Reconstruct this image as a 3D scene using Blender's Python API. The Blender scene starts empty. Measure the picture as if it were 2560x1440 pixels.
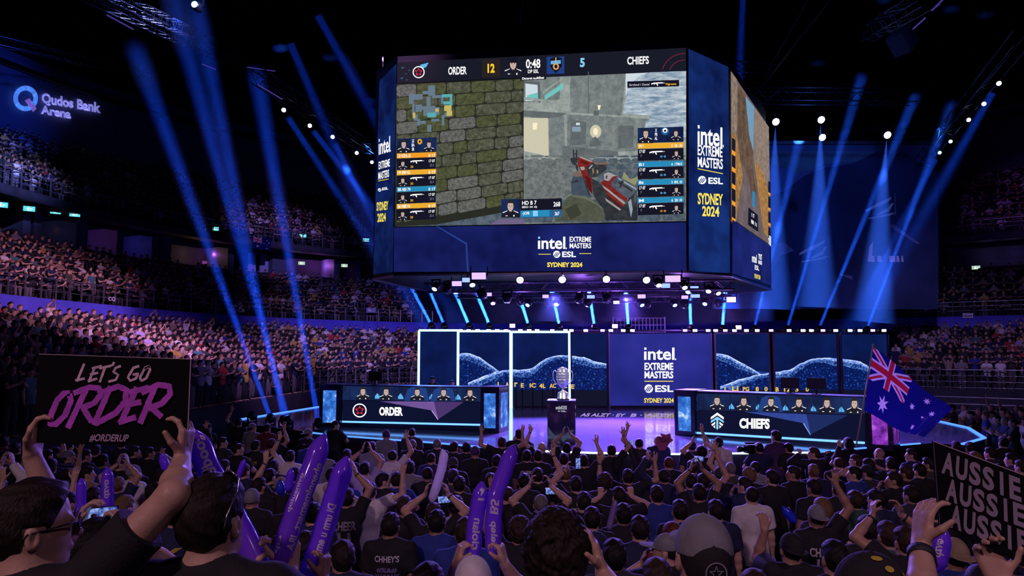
import bpy, bmesh, math, random
import numpy as np
from mathutils import Vector, Matrix
from mathutils.bvhtree import BVHTree

PI = math.pi
sc = bpy.context.scene
C = sc.collection
random.seed(7)
RNG = np.random.default_rng(7)

# ---------------------------------------------------------------- camera, world, exposure
F = 1800.0                                   # focal length in photo pixels (2560 wide)
CZ = 3.6                                     # eye height
TH = math.atan(160.0 / F)                    # pitch up
cam_d = bpy.data.cameras.new('camera'); cam = bpy.data.objects.new('camera', cam_d); C.objects.link(cam)
cam_d.sensor_width = 36.0; cam_d.lens = 36.0 * F / 2560.0
cam_d.clip_start = 0.05; cam_d.clip_end = 400
cam.location = (0, 0, CZ); cam.rotation_euler = (PI / 2 + TH, 0, 0)
sc.camera = cam
w = bpy.data.worlds.new('world'); sc.world = w; w.use_nodes = True
w.node_tree.nodes['Background'].inputs[0].default_value = (0.06, 0.08, 0.5, 1)
w.node_tree.nodes['Background'].inputs[1].default_value = 0.006
sc.view_settings.view_transform = 'Standard'; sc.view_settings.look = 'None'
sc.view_settings.exposure = 0.0; sc.view_settings.gamma = 1.0
sc.view_settings.use_curve_mapping = False
cy = sc.cycles
cy.use_denoising = True
cy.max_bounces = 6; cy.diffuse_bounces = 2; cy.glossy_bounces = 3; cy.transmission_bounces = 4; cy.volume_bounces = 0; cy.transparent_max_bounces = 8
cy.sample_clamp_indirect = 4.0; cy.caustics_reflective = False; cy.caustics_refractive = False
cy.use_light_tree = True

def ray(px, py):
    v = Vector(((px - 1280) / F, 1.0, 0.0)); u = (720 - py) / F
    return Vector((v.x, math.cos(TH) - u * math.sin(TH), math.sin(TH) + u * math.cos(TH)))
def at(px, py, Y):
    """the point of the place seen at photo pixel (px, py) whose distance along the floor is Y"""
    r = ray(px, py); return Vector((0, 0, CZ)) + r * (Y / r.y)
def on_z(px, py, z):
    r = ray(px, py); return Vector((0, 0, CZ)) + r * ((z - CZ) / r.z)
def proj(p):
    d = Vector(p) - Vector((0, 0, CZ))
    f = d.y * math.cos(TH) + d.z * math.sin(TH); u = -d.y * math.sin(TH) + d.z * math.cos(TH)
    return 1280 + F * d.x / f, 720 - F * u / f

# ---------------------------------------------------------------- lights
def spot(name, loc, target, col, power, angle, blend=0.4, size=0.15):
    l = bpy.data.lights.new(name, 'SPOT'); o = bpy.data.objects.new(name, l); C.objects.link(o)
    l.color = col; l.energy = power; l.spot_size = angle; l.spot_blend = blend; l.shadow_soft_size = size
    o.location = loc; o.rotation_euler = (Vector(target) - Vector(loc)).to_track_quat('-Z', 'Y').to_euler()
    return o
def point(name, loc, col, power, size=0.1):
    l = bpy.data.lights.new(name, 'POINT'); o = bpy.data.objects.new(name, l); C.objects.link(o)
    l.color = col; l.energy = power; l.shadow_soft_size = size; o.location = loc
    return o
R = math.radians
LP = 1.0
# house rig over the stands (the washes the photo shows on the tiers)
spot('wash_light', (2, 20, 17), (-20, 34, 5.8), (.90, .42, .84), 25000, R(32), 1, .3)      # pink on near left mid tier
spot('wash_light', (-4, 22, 15), (-15, 35, 3.5), (.64, .34, 1.0), 14000, R(36), 1, .3)     # violet pink on left lower tier
spot('wash_light', (-5, 27, 15), (-10, 49, 3.2), (.55, .34, 1.0), 19000, R(42), 1, .3)     # violet on far left lower tier
spot('wash_light', (-4, 24, 21), (-32, 40, 15.5), (.26, .30, 1.0), 75000, R(24), 1, .3)     # blue on left upper tier
spot('wash_light', (-5, 28, 21), (-18, 57, 14), (.36, .24, 1.0), 24000, R(18), 1, .3)
spot('wash_light', (-7, 30, 17), (-9, 59, 6.5), (.14, .16, .9), 5000, R(40), 1, .3)
spot('wash_light', (-14, 30, 21), (-40, 50, 21), (.03, .09, 1.0), 15000, R(26), 1, .3)    # blue on the wall with the sign
spot('wash_light', (15, 24, 15), (27, 44, 3), (.60, .36, 1.0), 4200, R(44), 1, .3)        # right lower tier
spot('wash_light', (16, 24, 19), (39, 52, 15), (.40, .16, 1.0), 5500, R(20), 1, .3)
spot('wash_light', (14, 24, 19), (20, 46, 12), (.10, .20, 1.0), 3200, R(50), 1, .3)       # blue on the hanging banner
spot('wash_light', (3, 36, 8), (6, 62, 6), (.14, .12, 1.0), 2600, R(80), 1, .3)           # violet on the tiers behind the stage
# floor audience: lilac front of house wash from above and behind, blue violet from the stage rig
spot('wash_light', (-7, -9, 13), (-1, 5, 2), (1.0, .58, .74), 2500, R(60), .9, .4)
spot('wash_light', (9, -6, 14), (3, 9, 1.5), (.86, .52, .82), 1500, R(60), .9, .4)
for x in (-7, 2, 10):
    spot('wash_light', (x, 23.5, 7.0), (x * .7, 9, 1.5), (.26, .14, 1.0), 3800, R(75), .9, .2)
# stage wash from the rig under the scoreboard
for x, y, col, pw in ((-3, 27, (.10, .18, 1), 2200), (1.5, 25.5, (.24, .17, 1), 13000), (4, 25.5, (.38, .13, 1), 15000), (6.5, 25, (.24, .14, 1), 7000), (9, 26, (.10, .16, 1), 2200)):
    spot('wash_light', (x, y, 5.6), (x * 1.02, y - 3.5, 1.3), col, pw, R(95), .8, .2)

# ---------------------------------------------------------------- naming
def tag(o, label=None, cat=None, group=None, kind=None):
    if label: o['label'] = label
    if cat: o['category'] = cat
    if group: o['group'] = group
    if kind: o['kind'] = kind
    return o
def empty(name, loc=(0, 0, 0), rz=0.0, label=None, cat=None, group=None):
    o = bpy.data.objects.new(name, None); C.objects.link(o); o.location = loc; o.rotation_euler = (0, 0, rz)
    o.empty_display_size = .1
    return tag(o, label, cat, group)
def link(name, me, mats=None, parent=None, loc=None):
    o = bpy.data.objects.new(name, me); C.objects.link(o)
    if mats is not None:
        for m in (mats if isinstance(mats, (list, tuple)) else [mats]): me.materials.append(m)
    if parent is not None: o.parent = parent
    if loc is not None: o.location = loc
    return o
def copy_tree(o, parent=None):
    c = o.copy(); C.objects.link(c)
    if parent is not None: c.parent = parent
    for ch in list(o.children): copy_tree(ch, c)
    return c

# ---------------------------------------------------------------- materials
MATS = {}
def mat(name, col=(.5, .5, .5), rough=.6, metal=0.0, emit=None, es=0.0, noise=0.0, nscale=8.0, bump=0.0, bscale=40.0, coat=0.0, sample=False, spec=.5):
    if name in MATS: return MATS[name]
    m = bpy.data.materials.new(name); m.use_nodes = True; MATS[name] = m
    nt = m.node_tree; b = nt.nodes['Principled BSDF']
    b.inputs['Base Color'].default_value = (*col, 1); b.inputs['Roughness'].default_value = rough; b.inputs['Metallic'].default_value = metal
    b.inputs['Specular IOR Level'].default_value = spec
    if coat: b.inputs['Coat Weight'].default_value = coat
    if emit is not None:
        b.inputs['Emission Color'].default_value = (*emit, 1); b.inputs['Emission Strength'].default_value = es
        m.cycles.emission_sampling = 'AUTO' if sample else 'NONE'
    if noise or bump:
        tc = nt.nodes.new('ShaderNodeTexCoord')
    if noise:
        n = nt.nodes.new('ShaderNodeTexNoise'); n.inputs['Scale'].default_value = nscale; n.inputs['Detail'].default_value = 4
        nt.links.new(tc.outputs['Object'], n.inputs['Vector'])
        r = nt.nodes.new('ShaderNodeValToRGB'); r.color_ramp.elements[0].position = .3; r.color_ramp.elements[1].position = .7
        a, c2 = [tuple(max(0, x * (1 + s * noise)) for x in col) for s in (-1, 1)]
        r.color_ramp.elements[0].color = (*a, 1); r.color_ramp.elements[1].color = (*c2, 1)
        nt.links.new(n.outputs['Fac'], r.inputs['Fac']); nt.links.new(r.outputs['Color'], b.inputs['Base Color'])
    if bump:
        n2 = nt.nodes.new('ShaderNodeTexNoise'); n2.inputs['Scale'].default_value = bscale; n2.inputs['Detail'].default_value = 3
        nt.links.new(tc.outputs['Object'], n2.inputs['Vector'])
        bp = nt.nodes.new('ShaderNodeBump'); bp.inputs['Strength'].default_value = bump; bp.inputs['Distance'].default_value = .02
        nt.links.new(n2.outputs['Fac'], bp.inputs['Height']); nt.links.new(bp.outputs['Normal'], b.inputs['Normal'])
    return m
def lit(name, col, s=1.0, sample=False):
    """a light giving surface: LED panel, lamp face, lit letter"""
    return mat(name, (0, 0, 0), .6, 0, col, s, sample=sample, spec=.1)
def lit_noise(name, c0, c1, s=1.0, scale=3.0, lo=.35, hi=.65, kind='NOISE', stretch=(1, 1, 1), detail=6, c2=None, rgh=.65):
    """LED panel content with a cloudy or cellular picture on it"""
    if name in MATS: return MATS[name]
    m = lit(name, c0, s); nt = m.node_tree; b = nt.nodes['Principled BSDF']
    tc = nt.nodes.new('ShaderNodeTexCoord'); mp = nt.nodes.new('ShaderNodeMapping'); mp.inputs['Scale'].default_value = stretch
    nt.links.new(tc.outputs['Object'], mp.inputs['Vector'])
    if kind == 'NOISE':
        n = nt.nodes.new('ShaderNodeTexNoise'); n.inputs['Detail'].default_value = detail; n.inputs['Roughness'].default_value = rgh; out = n.outputs['Fac']
    else:
        n = nt.nodes.new('ShaderNodeTexVoronoi'); n.feature = 'DISTANCE_TO_EDGE' if kind == 'EDGE' else 'F1'; out = n.outputs['Distance']
    n.inputs['Scale'].default_value = scale
    nt.links.new(mp.outputs['Vector'], n.inputs['Vector'])
    r = nt.nodes.new('ShaderNodeValToRGB'); r.color_ramp.elements[0].position = lo; r.color_ramp.elements[1].position = hi
    r.color_ramp.elements[0].color = (*c0, 1); r.color_ramp.elements[1].color = (*c1, 1)
    if c2 is not None:
        e = r.color_ramp.elements.new((lo + hi) / 2); e.color = (*c2, 1)
    nt.links.new(out, r.inputs['Fac']); nt.links.new(r.outputs['Color'], b.inputs['Emission Color'])
    return m

# ---------------------------------------------------------------- mesh collecting
class MB:
    def __init__(s): s.v = []; s.f = []; s.mi = []; s.m = 0
    def quad(s, a, b, c, d): s.poly([a, b, c, d])
    def poly(s, pts):
        n = len(s.v); s.v += [tuple(p) for p in pts]; s.f.append(tuple(range(n, n + len(pts)))); s.mi.append(s.m)
    def box(s, c, size, M=None):
        x, y, z = [q / 2 for q in size]; c = Vector(c); n = len(s.v)
        for dx in (-x, x):
            for dy in (-y, y):
                for dz in (-z, z):
                    p = Vector((dx, dy, dz))
                    s.v.append(tuple((M @ p if M is not None else p) + c))
        for f in ((0, 1, 3, 2), (4, 6, 7, 5), (0, 4, 5, 1), (2, 3, 7, 6), (0, 2, 6, 4), (1, 5, 7, 3)):
            s.f.append(tuple(n + i for i in f)); s.mi.append(s.m)
    def bar(s, a, b, wd, ht=None, up=(0, 0, 1)):
        a = Vector(a); b = Vector(b); d = b - a; L = d.length
        if L < 1e-6: return
        d.normalize(); u = Vector(up)
        if abs(d.dot(u)) > .98: u = Vector((1, 0, 0))
        sx = d.cross(u).normalized(); uz = sx.cross(d)
        M = Matrix((sx, d, uz)).transposed()
        s.box((a + b) / 2, (wd, L, ht or wd), M)
    def tube(s, pts, r, n=8, caps=True):
        pts = [Vector(p) for p in pts]; rs = r if isinstance(r, (list, tuple)) else [r] * len(pts)
        base = len(s.v); prev = None
        for i, p in enumerate(pts):
            d = (pts[min(i + 1, len(pts) - 1)] - pts[max(i - 1, 0)])
            d = d.normalized() if d.length > 1e-9 else Vector((0, 0, 1))
            if prev is None:
                u = Vector((0, 0, 1)) if abs(d.z) < .9 else Vector((1, 0, 0)); sx = d.cross(u).normalized()
            else:
                sx = (prev - d * prev.dot(d)).normalized()
            prev = sx; sy = d.cross(sx)
            for k in range(n):
                a = 2 * PI * k / n; s.v.append(tuple(p + (sx * math.cos(a) + sy * math.sin(a)) * rs[i]))
        for i in range(len(pts) - 1):
            for k in range(n):
                k2 = (k + 1) % n
                s.f.append((base + i * n + k, base + i * n + k2, base + (i + 1) * n + k2, base + (i + 1) * n + k)); s.mi.append(s.m)
        if caps:
            s.f.append(tuple(base + k for k in reversed(range(n)))); s.mi.append(s.m)
            s.f.append(tuple(base + (len(pts) - 1) * n + k for k in range(n))); s.mi.append(s.m)
    def lathe(s, prof, c=(0, 0, 0), n=24, axis=None):
        """prof: list of (radius, height) from bottom to top"""
        c = Vector(c); base = len(s.v)
        q = Vector((0, 0, 1)).rotation_difference(Vector(axis)) if axis is not None else None
        for r, h in prof:
            for k in range(n):
                a = 2 * PI * k / n; p = Vector((r * math.cos(a), r * math.sin(a), h))
                s.v.append(tuple(c + (q @ p if q else p)))
        for i in range(len(prof) - 1):
            for k in range(n):
                k2 = (k + 1) % n
                s.f.append((base + i * n + k, base + i * n + k2, base + (i + 1) * n + k2, base + (i + 1) * n + k)); s.mi.append(s.m)
        s.f.append(tuple(base + k for k in reversed(range(n)))); s.mi.append(s.m)
        s.f.append(tuple(base + (len(prof) - 1) * n + k for k in range(n))); s.mi.append(s.m)
    def mesh(s, name, smooth=False):
        me = bpy.data.meshes.new(name); me.from_pydata(s.v, [], s.f)
        if any(s.mi): me.polygons.foreach_set('material_index', s.mi)
        if smooth: me.polygons.foreach_set('use_smooth', [True] * len(s.f))
        me.update(); return me
    def build(s, name, m, parent=None, smooth=False, kind=None):
        o = link(name, s.mesh(name, smooth), m, parent)
        if kind: o['kind'] = kind
        return o

def np_mesh(name, V, Q, mi=None, smooth=True):
    """V (n,3), Q (m,4) arrays"""
    me = bpy.data.meshes.new(name); n, m = len(V), len(Q)
    me.vertices.add(n); me.vertices.foreach_set('co', np.ascontiguousarray(V, dtype=np.float32).ravel())
    k = Q.shape[1]
    me.loops.add(m * k); me.loops.foreach_set('vertex_index', np.ascontiguousarray(Q, dtype=np.int32).ravel())
    me.polygons.add(m); me.polygons.foreach_set('loop_start', np.arange(0, m * k, k, dtype=np.int32))
    if mi is not None: me.polygons.foreach_set('material_index', np.ascontiguousarray(mi, dtype=np.int32))
    if smooth: me.polygons.foreach_set('use_smooth', np.ones(m, dtype=bool))
    me.update(calc_edges=True); me.validate()
    return me

# ---------------------------------------------------------------- pictures and writing on flat things
class Plane:
    """a flat display: a point and two directions; photo pixels or (u, v) metres map onto it"""
    def __init__(s, o, ux, n=None, uz=None):
        s.o = Vector(o); s.ux = Vector(ux).normalized()
        s.uz = Vector(uz).normalized() if uz is not None else Vector((0, 0, 1))
        s.n = s.ux.cross(s.uz).normalized()                      # towards the viewer for ux left to right
    def px(s, x, y, lift=0.0):
        r = ray(x, y); c = Vector((0, 0, CZ)); t = (s.o - c).dot(s.n) / r.dot(s.n)
        return c + r * t + s.n * lift
    def uv(s, u, v, lift=0.0): return s.o + s.ux * u + s.uz * v + s.n * lift
_txt = {}
def text_mesh(body, bold=.02, spacing=1.0):
    """flat letters as (verts in a unit box, faces, aspect)"""
    key = (body, bold, spacing)
    if key in _txt: return _txt[key]
    cu = bpy.data.curves.new('t', 'FONT'); cu.body = body; cu.size = 1; cu.offset = bold; cu.resolution_u = 3; cu.space_character = spacing; cu.align_x = 'CENTER'; cu.space_line = .92
    o = bpy.data.objects.new('t', cu); C.objects.link(o)
    dg = bpy.context.evaluated_depsgraph_get(); me = bpy.data.meshes.new_from_object(o.evaluated_get(dg))
    V = np.array([v.co[:2] for v in me.vertices]); Fc = [tuple(p.vertices) for p in me.polygons]
    C.objects.unlink(o); bpy.data.objects.remove(o); bpy.data.curves.remove(cu); bpy.data.meshes.remove(me)
    lo, hi = V.min(0), V.max(0); asp = (hi[0] - lo[0]) / (hi[1] - lo[1]); V = (V - lo) / (hi - lo)
    _txt[key] = (V, Fc, asp); return _txt[key]
def text_to(mb, body, f, bold=.02, spacing=1.0):
    """f(u, v) -> point for u, v in 0..1 (v upward)"""
    V, Fc, _ = text_mesh(body, bold, spacing); n = len(mb.v)
    mb.v += [tuple(f(u, v)) for u, v in V]; mb.f += [tuple(n + i for i in q) for q in Fc]; mb.mi += [mb.m] * len(Fc)
def quad_map(tl, tr, br, bl):
    tl, tr, br, bl = [Vector(p) for p in (tl, tr, br, bl)]
    return lambda u, v: (tl * (1 - u) + tr * u) * v + (bl * (1 - u) + br * u) * (1 - v)
class Art:
    """pieces of a flat picture on a Plane, every colour its own material slot of ONE mesh"""
    def __init__(s, pl, lift=.004): s.pl = pl; s.mb = MB(); s.ms = []; s.l = lift; s.k = 0
    def use(s, m):
        if m not in s.ms: s.ms.append(m)
        s.mb.m = s.ms.index(m); s.k += 1
        return s.l + s.k * .0003
    def poly(s, pts, m):
        z = s.use(m); s.mb.poly([s.pl.px(x, y, z) for x, y in pts])
    def rect(s, x0, y0, x1, y1, m, sl=0.0):
        s.poly([(x0, y1), (x1, y1 + sl * (x1 - x0)), (x1, y0 + sl * (x1 - x0)), (x0, y0)], m)
    def ell(s, cx, cy_, rx, ry, m, n=20, a0=0, a1=2 * PI):
        s.poly([(cx + rx * math.cos(a0 + (a1 - a0) * i / n), cy_ - ry * math.sin(a0 + (a1 - a0) * i / n)) for i in range(n)], m)
    def ring(s, cx, cy_, rx, ry, t, m, n=32, a0=0.0, a1=2 * PI):
        z = s.use(m)
        for i in range(n):
            p = []
            for k, q in ((i, 1), (i + 1, 1), (i + 1, 1 - t), (i, 1 - t)):
                a = a0 + (a1 - a0) * k / n; p.append(s.pl.px(cx + rx * q * math.cos(a), cy_ - ry * q * math.sin(a), z))
            s.mb.poly(p)
    def line(s, x0, y0, x1, y1, wd, m):
        d = math.hypot(x1 - x0, y1 - y0); nx, ny = -(y1 - y0) / d * wd / 2, (x1 - x0) / d * wd / 2
        s.poly([(x0 + nx, y0 + ny), (x1 + nx, y1 + ny), (x1 - nx, y1 - ny), (x0 - nx, y0 - ny)], m)
    def text(s, body, x0, y0, x1, y1, m, sl=0.0, bold=.03, shear=0.0, spacing=1.0):
        """letters filling the pixel box; sl slants the base line, shear leans the letters"""
        z = s.use(m)
        def f(u, v):
            x = x0 + (x1 - x0) * u; y = y1 + (y0 - y1) * v
            return s.pl.px(x + shear * (y1 - y), y + sl * (x - x0), z)
        text_to(s.mb, body, f, bold, spacing)
    def build(s, name, parent=None): return s.mb.build(name, s.ms, parent)

def logo_intel(a, x0, y0, x1, y1, m, dot, sl=0.0):
    """the lower case word with a square over the i"""
    wd = x1 - x0
    a.text('\u0131ntel', x0, y0, x1 - wd * .05, y1, m, sl, .022)
    hh = (y1 - y0)
    a.rect(x0 + wd * .005, y0 + hh * .0, x0 + wd * .075, y0 + hh * .17, dot, sl)
    a.rect(x1 - wd * .035, y1 - hh * .12 + sl * wd, x1, y1 + sl * wd, m)
def logo_esl(a, x0, y0, x1, y1, m, dark, sl=0.0):
    """a striped disc and three wide letters"""
    h = y1 - y0; r = min(h * .56, (x1 - x0) * .165); cx, cyy = x0 + r, (y0 + y1) / 2
    a.ell(cx, cyy, r, r, m, 24)
    for k in (-.45, 0, .45):
        a.poly([(cx + r * (k - .55), cyy + r * .62), (cx + r * (k - .38), cyy + r * .75), (cx + r * (k + .5), cyy - r * .5), (cx + r * (k + .36), cyy - r * .62)], dark)
    a.text('ESL', x0 + 2.5 * r, cyy - r * .8 + sl * (x1 - x0) * .5, x1, cyy + r * .8 + sl * (x1 - x0) * .5, m, sl, .03)
# ================================================================ SETTING
def struct(name, mb, m, smooth=False):
    o = mb.build(name, m, None, smooth); o['kind'] = 'structure'; return o
M_floor = mat('arena floor', (.018, .018, .026), .45, noise=.4, nscale=1.2)
M_conc = mat('dark concrete', (.030, .030, .045), .8, noise=.35, nscale=.8)
M_conc2 = mat('stair concrete', (.045, .045, .06), .8, noise=.3, nscale=1.5)
M_dark = mat('black drape', (.010, .010, .016), .9, noise=.3, nscale=2)
M_blackm = mat('black metal', (.012, .012, .016), .35, .6)
M_steel = mat('galvanised rail', (.45, .45, .5), .3, .8)
M_truss = mat('truss metal', (.12, .12, .15), .35, .9)
M_bluewall = mat('blue fascia', (.10, .10, .70), .6, noise=.15, nscale=2)
M_wall = mat('upper wall', (.14, .15, .24), .85, noise=.12, nscale=.5)

KNOT = [(1.2, 1.65), (2.0, 1.42), (3.8, .78), (5.5, .46), (7.5, .26), (10, .10), (13, 0), (60, 0)]
def rake(d):
    if d <= KNOT[0][0]: return KNOT[0][1]
    for (a, za), (b, zb) in zip(KNOT, KNOT[1:]):
        if d <= b: return za + (zb - za) * (d - a) / (b - a)
    return 0.0
mb = MB()                                            # the floor: flat by the stage, raked up towards the camera
ys = [-4, 1.2, 2.0, 3.8, 5.5, 7.5, 10, 13, 80]
for a, b in zip(ys, ys[1:]):
    mb.quad((-70, a, rake(a)), (70, a, rake(a)), (70, b, rake(b)), (-70, b, rake(b)))
struct('floor', mb, M_floor)

def catmull(P, n=6):
    out = []
    P = [np.array(p, float) for p in P]
    for i in range(len(P) - 1):
        p0, p1, p2, p3 = P[max(i - 1, 0)], P[i], P[i + 1], P[min(i + 2, len(P) - 1)]
        for k in range(n):
            t = k / n
            out.append(.5 * ((2 * p1) + (-p0 + p2) * t + (2 * p0 - 5 * p1 + 4 * p2 - p3) * t * t + (-p0 + 3 * p1 - 3 * p2 + p3) * t ** 3))
    out.append(P[-1]); return np.array(out)
BOWL = catmull([(-13, 2), (-12.2, 14), (-11.6, 24), (-11, 34), (-9.5, 43), (-4, 50), (6, 52.5), (15, 48), (24, 42), (31, 36), (36, 27), (38, 15)])
def arclen(P): return np.concatenate([[0], np.cumsum(np.linalg.norm(np.diff(P, axis=0), axis=1))])
def offset(P, d):
    T = np.gradient(P, axis=0); T /= np.linalg.norm(T, axis=1)[:, None]
    return P + d * np.stack([-T[:, 1], T[:, 0]], 1)      # outwards (left of the direction of travel)
OFF = {}
def bowl(d, s):
    """point of the plan at offset d, s in 0..1 along the bowl"""
    if d not in OFF:
        p = offset(BOWL, d); OFF[d] = p
    p = OFF[d]; t = s * (len(p) - 1); i = min(int(t), len(p) - 2); f = t - i
    return p[i] * (1 - f) + p[i + 1] * f
def sweep(prof, name, m):
    """profile of (offset, z) swept round the bowl"""
    cols = [offset(BOWL, d) for d, _ in prof]; n = len(BOWL); V = []
    for (d, z), c in zip(prof, cols): V.append(np.concatenate([c, np.full((n, 1), z)], 1))
    V = np.concatenate(V); Q = []
    for j in range(len(prof) - 1):
        for i in range(n - 1): Q.append((j * n + i, j * n + i + 1, (j + 1) * n + i + 1, (j + 1) * n + i))
    me = np_mesh(name, V, np.array(Q), None, False)
    o = link(name, me, m); o['kind'] = 'structure'; return o
def steps(d0, z0, n, dd, dz):
    p = []
    for k in range(n): p += [(d0 + k * dd, z0 + k * dz), (d0 + (k + 1) * dd, z0 + k * dz)]
    return p
LOW = (0.0, 1.5, 9, 1.14, .30); MID = (10.6, 6.0, 6, 1.16, .60); UPP = (16.6, 12.5, 10, 1.14, .66)
LT = 1.5 + 8 * .30; MT = 6.0 + 5 * .60; UT = 12.5 + 9 * .66
sweep([(0, 0)] + steps(*LOW), 'wall_terrace', M_conc)
sweep([(10.3, LT), (10.3, 5.2)], 'wall_lower', M_dark)
sweep([(10.28, 5.2), (10.28, 6.05), (10.45, 6.05)], 'trim_1', M_bluewall)
sweep(steps(*MID) + [(18.4, MT)], 'wall_terrace', M_conc)
sweep([(16.35, 12.0), (16.3, 12.03), (16.3, 12.55), (16.6, 12.55)], 'trim_2', M_conc2)
sweep([(18.4, 12.05), (16.35, 12.0)], 'ceiling_suite', M_conc)
sweep(steps(*UPP) + [(28.2, UT)], 'wall_terrace', M_conc)
sweep([(28.2, UT), (28.2, 25.5)], 'wall_back', M_wall)
sweep([(28.1, 24.2), (27.6, 24.2), (27.6, 24.5), (28.1, 24.5)], 'trim_3', M_blackm)
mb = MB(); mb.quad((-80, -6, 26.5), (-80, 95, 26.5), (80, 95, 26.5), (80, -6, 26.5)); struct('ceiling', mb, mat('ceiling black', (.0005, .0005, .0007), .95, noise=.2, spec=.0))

# concourse wall with suites behind the mid tier: openings with lit rooms
S_ARC = arclen(BOWL) / arclen(BOWL)[-1]
def s_for_px(d, px, z, lo=0.05, hi=.95):
    """parameter s on the bowl at offset d whose point is seen at photo column px"""
    best = None
    for k in range(600):
        s = lo + (hi - lo) * k / 599; p = bowl(d, s)
        if p[1] < 4: continue
        e = abs(proj((p[0], p[1], z))[0] - px)
        if best is None or e < best[0]: best = (e, s)
    return best[1]
def wallseg(mb, d, s0, s1, z0, z1, n=4, dep=0):
    for k in range(n):
        a, b = bowl(d, s0 + (s1 - s0) * k / n), bowl(d, s0 + (s1 - s0) * (k + 1) / n)
        mb.quad((a[0], a[1], z0), (b[0], b[1], z0), (b[0], b[1], z1), (a[0], a[1], z1))
M_room = mat('suite wall', (.20, .17, .24), .8, noise=.2, nscale=1)
M_pillar = mat('pillar paint', (.10, .11, .17), .6, noise=.1)
mb = MB()
for s0, s1 in ((.02, .98),):
    wallseg(mb, 18.5, s0, s1, MT, 10.2, 60)
    wallseg(mb, 18.5, s0, s1, 11.85, 12.05, 60)
    wallseg(mb, 21.5, s0, s1, MT, 12.05, 60)
struct('wall_concourse', mb, M_conc)
mb = MB()
for k in range(60): 
    a, b, c, d = bowl(18.5, .02 + .96 * k / 60), bowl(18.5, .02 + .96 * (k + 1) / 60), bowl(21.5, .02 + .96 * (k + 1) / 60), bowl(21.5, .02 + .96 * k / 60)
    mb.quad((*a, 10.0), (*b, 10.0), (*c, 10.0), (*d, 10.0))
struct('floor_suite', mb, M_conc)
PIL = [-60, 66, 95, 205, 300, 385, 415, 575, 690, 705, 845, 895, 990]
for i, px in enumerate(PIL):
    s = s_for_px(18.3, px, 10.5); a = bowl(18.3, s); b = bowl(21.4, s)
    mb = MB(); d = Vector((b[0] - a[0], b[1] - a[1], 0)); t = d.normalized().cross(Vector((0, 0, 1)))
    p = Vector((a[0], a[1], 0)) + d * .5
    Mx = Matrix((t, d.normalized(), Vector((0, 0, 1)))).transposed()
    mb.box((p.x, p.y, (MT + 12.05) / 2), (.55 if i % 3 else .9, d.length, 12.05 - MT), Mx)
    struct('wall_pier', mb, M_pillar)
SUITE = [(130, (1, .50, .22), 60), (165, (.55, .15, .9), 50), (277, (.16, .12, 1), 40), (480, (1, .55, .3), 30), (530, (.5, .12, .8), 50), (728, (.50, .22, 1), 90), (800, (.55, .16, .95), 90), (825, (.25, .1, 1), 60), (40, (.25, .25, .7), 30), (660, (.2, .2, .6), 30), (870, (.2, .25, .6), 25), (2470, (.3, .2, .8), 25), (2540, (.3, .2, .8), 25)]
lampm = lit('suite lamp', (1, .85, .9), 3)
for px, col, pw in SUITE:
    s = s_for_px(20.3, px, 10.5); a = bowl(20.3, s)
    point('suite_light', (a[0], a[1], 11.5), col, pw * .7, .15)
mb = MB()

# pictures and panels on the back of the suites
def billboard(name, label, cat, px0, px1, d, z0, z1, m, group=None):
    s0, s1 = s_for_px(d, px0, (z0 + z1) / 2), s_for_px(d, px1, (z0 + z1) / 2); a, b = bowl(d, s0), bowl(d, s1)
    mb = MB(); q = Vector((b[0] - a[0], b[1] - a[1], 0)); n = q.normalized().cross(Vector((0, 0, 1)))
    c = Vector((a[0] + b[0], a[1] + b[1], z0 + z1)) / 2
    mb.box(c, (q.length, .06, z1 - z0), Matrix((q.normalized(), -n, Vector((0, 0, 1)))).transposed())
    o = mb.build(name, m); tag(o, label, cat, group); return o
billboard('picture', 'orange lit picture on the back wall of a suite under the upper tier', 'picture', 112, 148, 21.3, 11.2, 12.0, lit_noise('suite picture', (.8, .30, .10), (.16, .05, .03), .55, .9))
billboard('screen', 'tall narrow blue lit panel in a suite opening', 'screen', 272, 279, 21.2, 10.3, 12.0, lit('suite blue', (.10, .08, 1), .9))
billboard('screen', 'purple lit television wall in the suite beyond the hanging flag', 'screen', 812, 836, 21.2, 10.3, 11.5, lit_noise('suite purple', (.25, .06, .7), (.5, .15, .9), .6, .7))
billboard('bar_counter', 'pink lit counter front inside a suite behind the blue beams', 'counter', 505, 560, 21.2, 10.75, 11.0, lit('suite bar', (.35, .08, .40), .45))
billboard('window_blind', 'pale grey blind in a suite window left of the lit picture', 'blind', 30, 62, 19.0, 10.2, 11.8, mat('blind', (.40, .42, .62), .8))
billboard('window_blind', 'pale grey blind in a suite window below the hanging flag', 'blind', 622, 640, 19.0, 10.1, 11.8, mat('blind', (.40, .42, .62), .8))
billboard('window_blind', 'bluish blind in a suite window right of the hanging flag', 'blind', 652, 680, 19.0, 10.1, 11.8, mat('blind', (.40, .42, .62), .8))

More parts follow.
